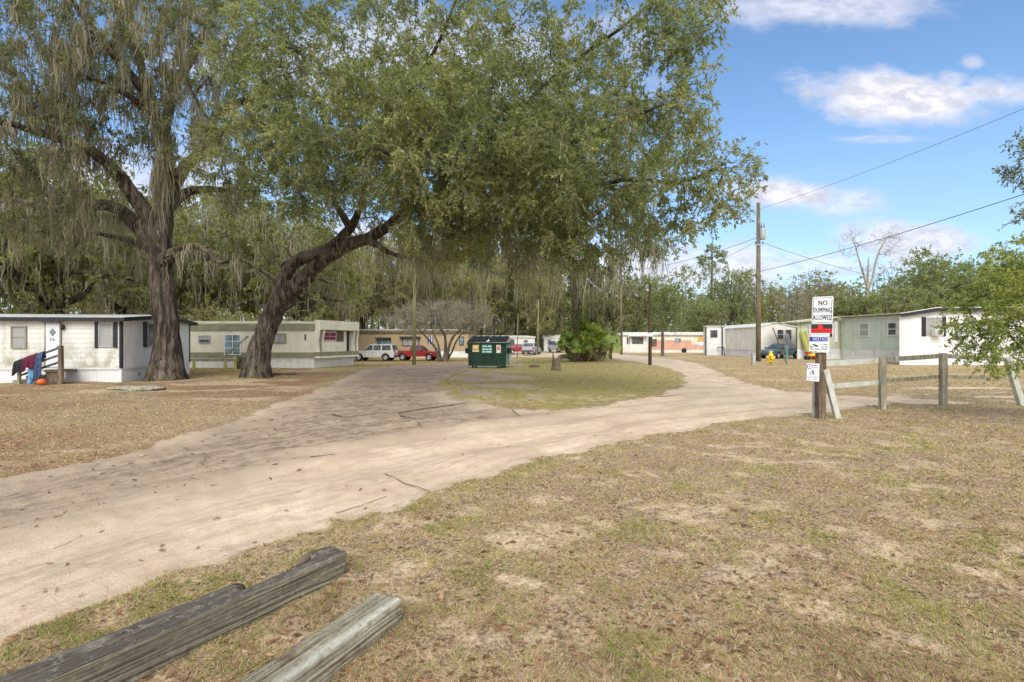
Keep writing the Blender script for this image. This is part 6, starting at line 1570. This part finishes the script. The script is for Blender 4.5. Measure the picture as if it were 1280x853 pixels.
# ------------------------------------------------------------------ poles and wires
def poles():
    b = G(948, 452); Yp = b.y; top = P(948, 254, Yp)
    root = thing('utility_pole', 'tall weathered utility pole carrying a grey transformer can', 'utility pole', b)
    mb = MB(); mb.tube([b + Vector((0, 0, -.3)), b + Vector((.0, 0, 5)), top], [.205, .18, .14], 12); mb.build('pole', M['pole_wood'], root)
    c = P(953.2, 293, Yp - .25)
    mb = MB(); mb.lathe(c - Vector((0, 0, .45)), [(.02, 0), (.20, .01), (.22, .05), (.22, .85), (.2, .92), (.05, .97)], 16); tr = mb.build('transformer', M['steel'], root)
    for dx in (-.1, .12):
        mb = MB(); mb.lathe(c + Vector((dx, 0, .5)), [(.035, -.02), (.06, .05), (.035, .1), (.06, .16), (.03, .24), (.02, .42)], 8); mb.build('bushing', M['dark_grey'], tr)
    mb = MB(); mb.beam(b + Vector((0, -.1, 10.0)), c + Vector((-.1, 0, -.1)), .08, .1); mb.beam(b + Vector((-.35, -.12, 9.7)), b + Vector((.35, -.12, 9.7)), .07, .09); mb.build('bracket', M['steel'], root)
    for dx, z in ((-.3, 9.85), (.3, 9.85), (-.2, 10.6)):
        mb = MB(); mb.lathe(b + Vector((dx, -.15, z)), [(.03, -.08), (.06, -.03), (.04, 0), (.06, .04), (.02, .09)], 8); mb.build('insulator', M['dark_grey'], root)
    def wire(name, a, d, sag, r, lab):
        mb = MB(); pts = []
        for i in range(25):
            t = i / 24; p = a.lerp(d, t); p.z -= sag * 4 * t * (1 - t); pts.append(p)
        mb.tube(pts, r, 5); o = mb.build(name, M['wire'], None); tag(o, lab, 'power line', 'overhead lines')
    pp = P(948, 300, Yp)
    wire('power_line', P(948, 340, Yp), P(1560, 148, 17), .35, .019, 'thick black cable sweeping up from the pole to the right edge')
    wire('power_line', P(948, 262, Yp), P(1500, 42, 20), .35, .011, 'thin high line climbing from the pole top to the upper right')
    wire('power_line', P(951, 303, Yp), P(1330, 372, 62), 1.6, .017, 'line sagging from the transformer towards the homes on the right')
    wire('power_line', P(947, 297, Yp), P(777, 338, 66), .6, .02, 'line running left from the pole bracket to the far pole')
    wire('power_line', P(947, 301, Yp), P(812, 350, 41), .5, .014, 'lower line running left from the pole bracket to the dark pole')
    def pole(px, py, pt, r, mt, lab, tilt=0):
        b = G(px, py); t = P(px + tilt, pt, b.y); root = thing('utility_pole', lab, 'utility pole', b); mb = MB(); mb.tube([b + Vector((0, 0, -.3)), b.lerp(t, .5), t], [r, r * .9, r * .75], 10); mb.build('pole', M[mt], root); return root, b
    pole(517.5, 456, 318, .14, 'pole_green', 'slim yellowish pole between the SUV and the red pickup', 1)
    pole(777, 443.5, 330, .15, 'pole_wood', 'slim far pole at the left end of the white trailer front', -1)
    root, b = pole(812.5, 456.5, 356, .125, 'pole_dark', 'dark brown pole on the edge of the grassy island', 0)
    mb = MB(); mb.box(b + Vector((0, -.2, 2.15)), (.34, .03, .26)); mb.build('pole_sign', M['sign_white'], root)
    mb = MB(); mb.box(b + Vector((0, -.2, 1.8)), (.24, .03, .3)); mb.build('pole_tag', M['black_trim'], root)
    pole(672, 444, 375, .10, 'pole_green', 'thin pale post left of the palmetto, beyond the stump', 1)
    pole(646.5, 447, 392, .06, 'pole_green', 'thin bare stick post right behind the dumpster', 1)
    # meter pedestal, leaning boards, hydrant
    b = G(942, 455.5); root = thing('utility_pedestal', 'small grey utility box on the grass left of the tall pole', 'utility box', b)
    mb = MB(); mb.box(b + Vector((0, 0, .35)), (.24, .2, .8)); mb.build('cabinet', M['steel'], root, bevel=.01)
    mb = MB(); mb.box(b + Vector((0, 0, .78)), (.28, .24, .05)); mb.box(b + Vector((0, -.105, .4)), (.18, .01, .5)); mb.build('cover', M['car_silver'], root, bevel=.01)
    b = G(963.5, 456); root = thing('fire_hydrant', 'bright yellow hydrant on the grass right of the tall pole', 'fire hydrant', b)
    mb = MB(); mb.lathe(b + Vector((0, 0, -.05)), [(.09, 0), (.09, .22), (.17, .24), (.17, .28), (.14, .30), (.15, .62), (.19, .64), (.19, .68), (.16, .72), (.13, .84), (.06, .92), (.05, .98)], 16); mb.build('barrel', M['hydrant'], root)
    for s in (-1, 1):
        mb = MB(); mb.lathe(b + Vector((s * .14, 0, .5)), [(.08, 0), (.09, .07), (.10, .08), (.10, .14), (.04, .16)], 12, M=Matrix.Rotation(math.pi / 2 * s, 3, 'Y')); mb.build('nozzle_cap', M['hydrant'], root)
    mb = MB(); mb.lathe(b + Vector((0, -.14, .46)), [(.10, 0), (.11, .08), (.12, .09), (.12, .15), (.05, .17)], 12, M=Matrix.Rotation(math.pi / 2, 3, 'X')); mb.build('pumper_cap', M['hydrant'], root)
    b = G(984, 455); t = P(983.5, 433, b.y); root = thing('green_post', 'thin green metal post supporting a leaning board', 'post', b); mb = MB(); mb.beam(b - Vector((0, 0, .2)), t, .07, .05); mb.beam(t - Vector((.1, .02, .15)), t + Vector((.1, -.02, -.12)), .03, .03); mb.build('stake', M['dumpster_side'], root)
    a = G(982, 455); a.y -= .15; d = P(966, 410, b.y + .05); mb = MB(); mb.beam(a - (d - a) * .03, d, .12, .05); o = mb.build('leaning_board', M['wood_brown'], None); tag(o, 'long weathered board leaning left against the thin green post', 'board')
    # toys by the green home
    b = Vector(((1014 - CX) / F * 46.6, 46.6, 0)); root = thing('toy_tricycle', 'red and yellow ride-on toy by the white skirting behind the signpost', 'toy', b)
    mb = MB(); mb.box(b + Vector((0, 0, .42)), (.7, .35, .22)); mb.build('seat', M['hydrant'], root, bevel=.05)
    mb = MB(); mb.box(b + Vector((-.3, 0, .62)), (.3, .4, .2)); mb.tube([b + Vector((.35, -.2, .75)), b + Vector((.35, .2, .75))], .04, 6); mb.beam(b + Vector((.3, 0, .4)), b + Vector((.35, 0, .75)), .05, .05); mb.build('handlebar', M['toy_red'], root, bevel=.02)
    for x in (-.38, .4):
        for y in (-.2, .2):
            mb = MB(); mb.lathe(b + Vector((x, y, .19)), [(.05, -.04), (.19, -.04), (.2, 0), (.19, .04), (.05, .04)], 16, M=Matrix.Rotation(math.pi / 2, 3, 'X')); mb.build('wheel', M['black_trim' if x < 0 else 'toy_red'], root)
poles()

# ------------------------------------------------------------------ signs and fence
def signs():
    b = G(1025.5, 523); root = thing('sign_post', 'stout brown square post carrying four warning signs by the road', 'signpost', b)
    Y = b.y
    mb = MB(); t = P(1026, 441, Y); mb.beam(b - Vector((0, 0, .3)), t, .165, .15, up=(0, 1, 0)); mb.build('post', M['wood_brown'], root, bevel=.008)
    mb = MB(); b2 = G(1017.8, 521); mb.beam(b2 - Vector((0, 0, .3)), P(1018.5, 477, b2.y), .09, .05, up=(0, 1, 0)); mb.build('side_post', M['wood_white'], root, bevel=.004)
    mb = MB(); mb.beam(P(1027, 440, Y - .09), P(1027.5, 376, Y - .09), .055, .02, up=(0, 1, 0)); mb.build('sign_stake', M['steel'], root)
    def plate(nm, corners, mt, d=.012, yo=0, rnd=0):
        """corners in photo px: tl, tr, br, bl at depth"""
        q = [P(x, y, Y - .115 - yo) for x, y in corners]
        if rnd:
            out = []
            for i in range(4):
                p = q[i]; a = q[i - 1]; c = q[(i + 1) % 4]; r = rnd
                pa = p + (a - p).normalized() * r; pc = p + (c - p).normalized() * r
                for k in range(5):
                    t_ = k / 4; out.append(pa * (1 - t_) ** 2 + p * 2 * t_ * (1 - t_) + pc * t_ ** 2)
            q = out
        mb = MB(); mb.prism(q, (0, -d, 0)); return mb.build(nm, M[mt], root), mb
    rz = math.radians(-1.0)
    s1, _ = plate('dumping_sign', [(1015.6, 371.6), (1041.6, 370.4), (1040.2, 404.2), (1014.2, 404.2)], 'sign_white', rnd=.045)
    def ring(par, c4, w, mt, yo, rnd):
        q = [P(x, y, Y - .115 - .0125 - yo) for x, y in c4]; c = sum(q, Vector()) / 4; mb = MB()
        for i in range(4):
            a, d_ = q[i], q[(i + 1) % 4]; u = (d_ - a).normalized(); mb.beam(a + u * rnd, d_ - u * rnd, .002, w, up=(0, 0, 1)) if abs(u.z) < .5 else mb.beam(a + u * rnd, d_ - u * rnd, .002, w, up=(1, 0, 0))
        for i in range(4):
            p = q[i]; a = (q[i - 1] - p).normalized() * rnd; d_ = (q[(i + 1) % 4] - p).normalized() * rnd; m_ = p + (a + d_) * .3
            mb.beam(p + a, m_, w, .002, up=(0, 1, 0)); mb.beam(m_, p + d_, w, .002, up=(0, 1, 0))
        mb.build('border', M[mt], par)
    ring(s1, [(1017.0, 373.0), (1040.2, 372.0), (1038.9, 402.9), (1015.6, 402.9)], .011, 'ink', 0, .035)
    yt = Y - .115 - .0135
    for w_, py, sz, sx in (('NO', 379.2, .150, .80), ('DUMPING', 388.2, .155, .51), ('ALLOWED', 397.4, .155, .50)):
        text(w_, 'lettering', M['ink'], s1, P(1028.0 + (388 - py) * .04, py, yt), sz, sx=sx, bold=True)
    s2, _ = plate('warning_sign', [(1013.6, 404.8), (1041.2, 404.8), (1040.6, 421.3), (1013.2, 421.3)], 'sign_white', yo=.002)
    def patch(par, nm, c4, mt, k=1):
        q = [P(x, y, Y - .1295 - .0015 * k) for x, y in c4]; mb = MB(); mb.prism(q, (0, -.0012, 0)); return mb.build(nm, M[mt], par)
    patch(s2, 'black_band', [(1014, 405.3), (1040.7, 405.3), (1040.6, 412), (1013.9, 412)], 'ink')
    patch(s2, 'red_band', [(1014, 411.2), (1040.4, 411.2), (1040.3, 416.6), (1013.9, 416.6)], 'sign_red', 2)
    c = P(1025.5, 409.2, Y - .1350); mb = MB(); mb.prism([c + Vector((math.cos(a) * .055, 0, math.sin(a) * .06)) for a in np.linspace(0, 6.283, 19)[:-1]], (0, -.0012, 0)); mb.build('emblem', M['sign_red'], s2)
    mb = MB()
    for i, x in enumerate(np.linspace(1015.5, 1037.5, 7)): mb.prism([P(x, 412.6, Y - .1358), P(x + 2.3, 412.6, Y - .1358), P(x + 2.3, 415.2, Y - .1358), P(x, 415.2, Y - .1358)], (0, -.001, 0))
    mb.build('lettering', M['sign_darkred'], s2)
    mb = MB()
    for x in (1016, 1020, 1025, 1031): mb.prism([P(x, 418.3, Y - .1335), P(x + 3, 418.3, Y - .1335), P(x + 3, 419.1, Y - .1335), P(x, 419.1, Y - .1335)], (0, -.001, 0))
    mb.build('fine_print', M['ink_grey'], s2)
    patch(s2, 'black_corner', [(1037.6, 416.9), (1040.5, 416.9), (1040.4, 421.2), (1036.5, 421.2)], 'ink', 2)
    s3, _ = plate('notice_sign', [(1011.6, 420.6), (1036.0, 420.6), (1036.2, 440.4), (1011.0, 438.8)], 'sign_white', yo=.012)
    Yn = Y - .115 - .012 - .0135
    q = [P(x, y, Yn) for x, y in ((1012, 421.2), (1035.4, 421.2), (1035.4, 427.0), (1011.8, 427.0))]; mb = MB(); mb.prism(q, (0, -.001, 0)); mb.build('blue_band', M['sign_blue'], s3)
    text('NOTICE', 'lettering', M['sign_white'], s3, P(1025.6, 424.2, Yn - .003), .098, sx=.85)
    mb = MB(); f = lambda pts: [P(x, y, Yn) for x, y in pts]
    mb.prism(f([(1015.5, 430.6), (1017.0, 429.9), (1022.8, 432.3), (1022.0, 434.0), (1019.5, 433.6)]), (0, -.001, 0)); mb.prism(f([(1012.8, 431.8), (1014.2, 433.6), (1017.5, 433.2), (1017.6, 433.9), (1014.4, 434.6), (1012.8, 435.2)]), (0, -.001, 0)); mb.build('camera_symbol', M['ink'], s3)
    mb = MB()
    for y, ws in ((431.2, ((1025.8, 1027.2), (1028.6, 1034.6))), (433.9, ((1026.8, 1030.0), (1030.8, 1034.6))), (436.6, ((1013, 1017), (1018, 1025), (1026, 1034)))):
        for a, c_ in ws: mb.prism(f([(a, y - .75), (c_, y - .75), (c_, y + .75), (a, y + .75)]), (0, -.001, 0))
    mb.build('fine_print', M['ink_grey'], s3)
    s4, _ = plate('watch_sign', [(1008.6, 454.2), (1024.0, 454.8), (1023.4, 477.4), (1008.0, 475.6)], 'sign_white', yo=.0)
    Yw = Y - .115 - .0135; f = lambda pts: [P(x, y, Yw) for x, y in pts]
    mb = MB(); c = P(1012.2, 458.3, Yw)
    for k in range(20):
        a0, a1 = 6.2832 * k / 20, 6.2832 * (k + 1) / 20; mb.prism([c + Vector((math.cos(a) * r, 0, math.sin(a) * r)) for a, r in ((a0, .046), (a1, .046), (a1, .060), (a0, .060))], (0, -.001, 0))
    mb.prism([c + Vector((math.cos(a) * .014, 0, math.sin(a) * .02)) for a in np.linspace(0, 6.28, 9)[:-1]], (0, -.001, 0)); mb.build('emblem', M['purple'], s4)
    mb = MB()   # striding figure symbol
    for poly in ([(1015.6, 462.0), (1016.4, 462.4), (1016.3, 463.4), (1015.3, 463.4)], [(1015.4, 463.6), (1017.0, 463.8), (1017.4, 466.4), (1015.6, 466.4)], [(1015.3, 463.8), (1015.6, 464.8), (1014.0, 466.0), (1013.8, 465.2)], [(1015.6, 466.2), (1016.6, 466.2), (1014.8, 468.6), (1014.4, 469.0), (1013.9, 468.6)], [(1016.2, 466.2), (1017.4, 466.2), (1018.2, 468.6), (1017.2, 468.8)], [(1012.2, 466.6), (1014.2, 466.8), (1014.0, 467.8), (1012.2, 467.6)]):
        mb.prism(f(poly), (0, -.001, 0))
    mb.build('walking_figure', M['ink'], s4)
    mb = MB()
    for y, ws in ((457.0, ((1015.8, 1022.4),)), (459.3, ((1017.0, 1021.6),)), (471.4, ((1008.8, 1014.2), (1014.8, 1022.8))), (474.0, ((1009.8, 1013.0), (1014.6, 1016.4), (1017.4, 1021.0)))):
        for a, c_ in ws: mb.prism(f([(a, y - .5), (c_, y - .4), (c_, y + .6), (a, y + .5)]), (0, -.001, 0))
    mb.build('lettering', M['ink_grey'], s4)
    # white post leaning on the signpost
    a = G(1047, 523); d = P(1031.5, 462, a.y - .05); mb = MB(); mb.beam(a - (d - a) * .04, d, .12, .09, up=(0, 1, 0)); o = mb.build('leaning_post', M['wood_white'], None, bevel=.01); tag(o, 'whitewashed post leaning against the brown signpost', 'post')
signs()

def fence():
    pts = [(1103, 511.5, 446.5, .135), (1179, 505.5, 441.5, .15)]
    root = thing('wooden_fence', 'low weathered two-rail wooden fence running right from the signpost', 'fence', G(1103, 511.5))
    pos = []
    for px, pb, pt, w in pts:
        b = G(px, pb); t = P(px, pt, b.y); mb = MB(); mb.beam(b - Vector((0, 0, .3)), t, w, w * .9, up=(0, 1, 0)); mb.build('post', M['wood_grey'], root, bevel=.012); pos.append(b)
    b0 = G(1021, 519) ; b0 = Vector((b0.x + .12, b0.y + .12, 0)); b1, b2 = pos; b3 = Vector((14.3, 14.7, 0))
    back = Vector((.05, .10, 0))
    def rail(a, za, c, zc, mt, w=.035, h=.10):
        n = 7; 
        mb = MB(); pts = [a + back + (c - a) * (i / n) + Vector((0, 0, za + (zc - za) * i / n - .012 * math.sin(math.pi * i / n))) for i in range(n + 1)]
        for i in range(n): mb.beam(pts[i], pts[i + 1] + (pts[i + 1] - pts[i]) * .004, w, h)
        mb.build('rail', M[mt], root)
    zc = lambda px, py, Y: CZ - (py - CY) / F * Y
    rail(b0, zc(1031, 455, b0.y), b1, zc(1103, 450.5, b1.y), 'wood_white', .04, .13)
    rail(b0, zc(1060, 485, b0.y) + .02, b1, zc(1103, 478, b1.y), 'wood_white', .04, .11)
    rail(b1, zc(1103, 449.5, b1.y), b2, zc(1179, 445, b2.y), 'wood_grey', .04, .12)
    rail(b1, zc(1103, 476.5, b1.y), b2, zc(1179, 471, b2.y), 'wood_grey', .04, .10)
    rail(b2, zc(1179, 445, b2.y), b3, zc(1265, 450, b3.y), 'wood_grey', .04, .11)
    rail(b2, zc(1179, 471, b2.y), b3, zc(1265, 473, b3.y), 'wood_grey', .04, .09)
    a = G(1277, 506); d = P(1259, 447, a.y - .1); mb = MB(); mb.beam(a - (d - a) * .06, d, .15, .12, up=(0, 1, 0)); mb.build('end_post', M['wood_white'], root, bevel=.012)
fence()

# ------------------------------------------------------------------ weathered timbers, stump, debris
def mat_timber(name, c_dark, c_mid, c_light, strip=.0, side0=(.06, .065, .05), side1=(.30, .32, .24)):
    m, nt, b = newmat(name); uv = nt.nodes.new('ShaderNodeUVMap').outputs[0]   # u along, v around
    n1 = noi(nt, vscale(nt, uv, (1.6, 90, 1)), 1.0, 8, .75, .3); n2 = noi(nt, vscale(nt, uv, (3, 6, 1)), 1.2, 6, .6); n3 = noi(nt, vscale(nt, uv, (7, 420, 1)), 1.0, 4, .7)
    c = mix(nt, mapr(nt, n1, .32, .66), c_dark, c_mid); c = mix(nt, mapr(nt, n2, .48, .7, 0, .8), c, c_light); c = mix(nt, mapr(nt, n3, .52, .68, 0, .75), c, tuple(x * .4 for x in c_dark))
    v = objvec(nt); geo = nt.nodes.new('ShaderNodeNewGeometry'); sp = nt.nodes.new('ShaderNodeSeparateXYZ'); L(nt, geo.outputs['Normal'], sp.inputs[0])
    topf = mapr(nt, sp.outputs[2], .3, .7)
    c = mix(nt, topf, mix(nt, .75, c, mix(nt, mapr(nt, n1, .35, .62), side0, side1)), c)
    if strip: 
        a = nt.nodes.new('ShaderNodeAttribute'); a.attribute_name = 'weather'; c = mix(nt, math_(nt, 'MULTIPLY', a.outputs['Fac'], mapr(nt, n2, .25, .6, .35, 1)), c, (.78, .77, .65))
    ro = nt.nodes.new('ShaderNodeAttribute'); ro.attribute_name = 'rot'; c = mix(nt, math_(nt, 'MULTIPLY', ro.outputs['Fac'], .85), c, mix(nt, mapr(nt, n1, .35, .65), (.04, .024, .015), (.34, .22, .14)))
    vch = noi(nt, v, 22, 6, .7); c = mix(nt, mapr(nt, vch, .52, .64, 0, .45), c, (.13, .11, .085)); c = mix(nt, mapr(nt, vch, .46, .36, 0, .45), c, (.46, .47, .38))
    L(nt, c, b.inputs['Base Color']); b.inputs['Roughness'].default_value = .92; b.inputs['Specular IOR Level'].default_value = .15
    bump(nt, b, math_(nt, 'ADD', n1, math_(nt, 'MULTIPLY', n3, .6)), .9, .02)
    return m
def timber(name, label, A, B, w, h, mt, seed, notch=None, crack=0):
    """A -> B along the bottom centre line; B is the visible end"""
    rng = np.random.default_rng(seed); A = Vector(A); B = Vector(B); d = (B - A); L_ = d.length; d.normalize(); sx = Vector((d.y, -d.x, 0)).normalized()
    NL, NC = 340, 132
    u = np.linspace(0, 1, NL)[:, None]; t = np.linspace(0, 1, NC, endpoint=False)[None]
    # rounded-square section, parameter by perimeter
    per = t * 4; side = np.floor(per).astype(int) % 4; f = per - np.floor(per)
    cx = np.select([side == 0, side == 1, side == 2, side == 3], [-.5 + f, .5 + 0 * f, .5 - f, -.5 + 0 * f]); cz = np.select([side == 0, side == 1, side == 2, side == 3], [0 * f, f, 1 + 0 * f, 1 - f])
    rad = .045; cx = cx * (1 - rad * (np.abs(cz - .5) * 2) ** 12); cz = .5 + (cz - .5) * (1 - rad * (np.abs(cx) * 2) ** 12)
    cx = np.repeat(cx, NL, 0); cz = np.repeat(cz, NL, 0); U = np.repeat(u, NC, 1); Tt = np.repeat(t, NL, 0)
    g = fbm(U * L_ * 1.2 + seed, Tt * 150, seed, 3) - .5; g = np.where(g < -.12, g * 2.2, g); g2 = fbm(U * L_ * 3, Tt * 46, seed + 5, 4) - .5; g3 = fbm(U * L_ * .9, Tt * 3, seed + 9, 2) - .5
    nx = cx * 2; nz = (cz - .5) * 2; nn = np.sqrt(nx ** 2 + nz ** 2)
    disp = g * .010 + g2 * .016 + g3 * .022
    X = cx * w + nx / nn * disp; Z = cz * h + nz / nn * disp
    if notch is not None:   # rotted hollow: the far upper edge sinks and splits along the beam
        for u0, u1, dep, side_ in notch:
            k = sst(u0, u0 + .05, U + (fbm(U * 14, Tt * 9, seed + 3) - .5) * .06) * (1 - sst(u1 - .09, u1, U + (fbm(U * 18, Tt * 11, seed + 4) - .5) * .08)); m_ = sst(.12, -.12, (cx * side_) + (fbm(U * 9, U * 0, seed + 6) - .5) * .5) * (cz > .45)
            Z = Z - k * m_ * dep * h * (.55 + .9 * fbm(U * 12, Tt * 14, seed + 8))
    rot = np.zeros_like(Z)
    if notch is not None:
        for u0, u1, dep, side_ in notch: rot = np.maximum(rot, sst(u0 - .02, u0 + .04, U) * (1 - sst(u1 - .06, u1 + .02, U)) * sst(.2, -.05, cx * side_ + (fbm(U * 9, U * 0, seed + 6) - .5) * .5) * (cz > .4))
    for tc, dp, wd in ((.31, .018, .006), (.37, .012, .004), (.44, .016, .005), (.60, .014, .004), (.68, .02, .006)):
        cl = Tt - tc - .02 * (fbm(U * 4, U * 0, seed + int(tc * 100)) - .5); k = np.exp(-(cl / wd) ** 2) * sst(.35, .6, fbm(U * 5 + tc * 9, U * 0, seed + 31)); X = X - nx / nn * k * dp; Z = Z - nz / nn * k * dp
    if crack:   # long split running down the top
        line = crack - .5 + .10 * (fbm(U * 3, U * 0, seed + 11) - .5); k = np.exp(-((cx - line) / .028) ** 2) * (cz > .7) * sst(.02, .1, U) * (1 - sst(.9, .99, U)); Z = Z - k * .05; rot = np.maximum(rot, k * .8)
    if NL: 
        e = sst(.985, 1, U); X = X * (1 - .04 * e)
    endj = (fbm(X * 22 + 3, Z * 22, seed + 13, 3) - .5) * .035
    S = U * L_ + np.where(U > .999, endj, 0)
    a = np.array(A); V = a + S[..., None] * np.array(d) + X[..., None] * np.array(sx) + Z[..., None] * np.array([0, 0, 1.])
    V = V.reshape(-1, 3); i = np.arange(NL - 1)[:, None] * NC; k = np.arange(NC)[None]; q = np.stack([i + k, i + (k + 1) % NC, i + NC + (k + 1) % NC, i + NC + k], -1).reshape(-1, 4)
    # end caps as fans
    cA, cB = len(V), len(V) + 1; V = np.concatenate([V, [V[:NC].mean(0)], [V[(NL - 1) * NC:NL * NC].mean(0) - np.array(d) * .008]]); kk = np.arange(NC)
    tri = np.concatenate([np.stack([np.full(NC, cA), (kk + 1) % NC, kk], 1), np.stack([np.full(NC, cB), (NL - 1) * NC + kk, (NL - 1) * NC + (kk + 1) % NC], 1)])
    wth = np.concatenate([(sst(.0, .42, cx * (1 if crack else 0) + .08 * (fbm(U * 8, U * 0, seed + 15) - .5)) * (cz > .55) * sst(.5, .3, cx + .1 * (fbm(U * 6, U * 0, seed + 15) - .5) - .06)).ravel(), [0, 0]])
    o = npmesh(name, V, [q, tri], mt, None, False, {'weather': wth, 'rot': np.append(rot.ravel(), [0, 0])}, loc=tuple(B))
    me = o.data; uvl = me.uv_layers.new(name='UVMap'); li = np.zeros(len(me.loops), np.int32); me.loops.foreach_get('vertex_index', li)
    uvv = np.concatenate([np.stack([(U * L_).ravel(), Tt.ravel()], 1), [[0, .5], [L_, .5]]]); uv = uvv[li]
    # unwrap the seam
    uq = uv[:len(q) * 4].reshape(-1, 4, 2); wrap = (uq[..., 1].max(1) - uq[..., 1].min(1)) > .5; uq[wrap, :, 1] = np.where(uq[wrap, :, 1] < .5, uq[wrap, :, 1] + 1, uq[wrap, :, 1]); uv[:len(q) * 4] = uq.reshape(-1, 2)
    uvl.data.foreach_set('uv', uv.astype(np.float32).ravel())
    tag(o, label, 'timber')
t1 = mat_timber('timber_dark', (.045, .04, .035), (.22, .195, .165), (.36, .33, .27), 0, (.12, .10, .07), (.46, .42, .31))
t2 = mat_timber('timber_pale', (.15, .13, .09), (.52, .49, .36), (.66, .62, .49), 1, (.11, .085, .055), (.60, .50, .35))
dA = Vector((-.535, -.845, 0))
timber('landscape_timber', 'dark weathered landscape timber, rotted near its tip, at the lower left corner', Vector((-1.28, 3.74, -.02)) + dA * 3.0, Vector((-1.28, 3.74, -.02)), .205, .205, t1, 3, notch=[(.76, .96, .80, 1)], crack=.48)
dB = Vector((-.44, -.90, 0))
timber('landscape_timber', 'pale split landscape timber, the nearer of the two on the ground', Vector((-.75, 3.13, -.02)) + dB * 2.6, Vector((-.75, 3.13, -.02)), .20, .165, t2, 12, notch=[(.70, .78, .25, 1)], crack=.40)

def debris():
    b = G(695, 463); root = thing('tree_stump', 'jagged dark tree stump standing on the grassy island', 'stump', b); mb = MB(); n = 20; base = len(mb.v)
    for j, (r, z) in enumerate(((.34, -.05), (.27, .1), (.235, .35), (.22, .6), (.20, .8))):
        for k in range(n):
            a = 6.2832 * k / n; rr = r * (1 + .10 * math.sin(3 * a + 1) + .06 * math.sin(7 * a)); zz = z
            if j == 4: zz = .60 + .12 * math.sin(3 * a) + .42 * max(0, math.cos(a - 2.9)) ** 3 + random.uniform(-.05, .05)
            mb.v.append(tuple(b + Vector((math.cos(a) * rr, math.sin(a) * rr, zz))))
    for j in range(4):
        for k in range(n): mb.f.append([base + j * n + k, base + j * n + (k + 1) % n, base + (j + 1) * n + (k + 1) % n, base + (j + 1) * n + k]); mb.uv.append([(0, 0)] * 4); mb.mi.append(0); mb.sm.append(True)
    c = len(mb.v); mb.v.append(tuple(b + Vector((0, 0, .45))))
    for k in range(n): mb.f.append([base + 4 * n + k, base + 4 * n + (k + 1) % n, c]); mb.uv.append([(0, 0)] * 3); mb.mi.append(0); mb.sm.append(False)
    mb.build('trunk', M['wood_brown'], root)
    # flat root slab / log on the left lot
    def lump(name, lab, cat, px, py, L_, w, h, rz, mt, seed):
        b = G(px, py); rng = np.random.default_rng(seed); n, m_ = 40, 12; V = []
        for i in range(n):
            t = i / (n - 1); r = math.sin(math.pi * min(max(t, .02), .98)) ** .4
            for k in range(m_):
                a = 6.2832 * k / m_; nz = 1 + .5 * (float(fbm(np.array(t * 9 + seed), np.array(k * .7), seed)) - .5) * 2
                x = (t - .5) * L_; y = math.cos(a) * w / 2 * r * nz + .15 * w * math.sin(t * 9); z = math.sin(a) * h / 2 * r * nz + h * .3
                V.append((b.x + x * math.cos(rz) - y * math.sin(rz), b.y + x * math.sin(rz) + y * math.cos(rz), b.z + z))
        Fq = [(i * m_ + k, i * m_ + (k + 1) % m_, (i + 1) * m_ + (k + 1) % m_, (i + 1) * m_ + k) for i in range(n - 1) for k in range(m_)]
        o = npmesh(name, V, [np.array(Fq)], M[mt], None, True, loc=tuple(b)); tag(o, lab, cat)
    lump('flat_log', 'flat rotten log lying on the grass in front of the massive oak', 'log', 170, 488, 1.9, .5, .2, .05, 'wood_grey', 4)
    lump('tree_root', 'short dark root lying just right of the leaning oak trunk', 'root', 352, 469, 1.6, .3, .15, .2, 'wood_brown', 6)
    lump('fallen_bark', 'dark bark piece lying on the grey soil near the island', 'bark', 668, 459, .8, .35, .18, .3, 'wood_brown', 8)
    # sticks on the road
    def stick(lab, pts, r, mt='wood_brown'):
        w = []
        for px, py in pts:
            g = G(px, py); g.z = float(hz(np.array([g.x]), np.array([g.y]))[0]) + r * .8; w.append(g)
        fine = []
        for a, c in zip(w[:-1], w[1:]):
            for k in range(4): fine.append(a.lerp(c, k / 4) + Vector((random.uniform(-1, 1) * r, random.uniform(-1, 1) * r * 1.5, random.uniform(0, 1) * r * .4)))
        fine.append(w[-1]); mb = MB(); mb.tube(fine, [r * (1 - .5 * i / len(fine)) for i in range(len(fine))], 6, jit=.2); o = mb.build('fallen_stick', M[mt], None); tag(o, lab, 'stick', 'sticks lying on the road')
    stick('dark stick lying slantwise on the middle of the sandy road', [(481, 592), (505, 600), (538, 608)], 0.0088)
    stick('long thin stick on the sand below the dark slanting one', [(420, 633), (450, 624), (483, 614)], 0.0055, 'wood_grey')
    stick('pale thin twig on the sand near the left frame edge', [(67, 673), (85, 668), (103, 660)], 0.00385, 'wood_grey')
    stick('long branch lying across the grey soil below the dumpster', [(498, 513), (530, 511), (560, 508), (583, 502)], 0.01925)
    stick('branch with a crook on the grey soil below the island', [(500, 518), (520, 523), (527, 535)], 0.0121)
    stick('short dark stick at the left of the grey soil patch', [(415, 517), (430, 519), (446, 518)], 0.0165)
    stick('forked dark root on the bare soil of the island edge', [(640, 512), (648, 518), (652, 526)], 0.011)
    stick('short stick on the road just below the grey soil', [(388, 572), (402, 570), (418, 567)], 0.0077)
    stick('thin stick at the right on the pale road', [(820, 494), (832, 493), (842, 493.5)], 0.0121)
    stick('short dead stick just above the dark timber', [(234, 732), (262, 728), (290, 722)], 0.0033, 'wood_grey')
debris()
for o in list(bpy.data.objects):
    if o.type == 'MESH':
        for m_ in o.data.materials: pass
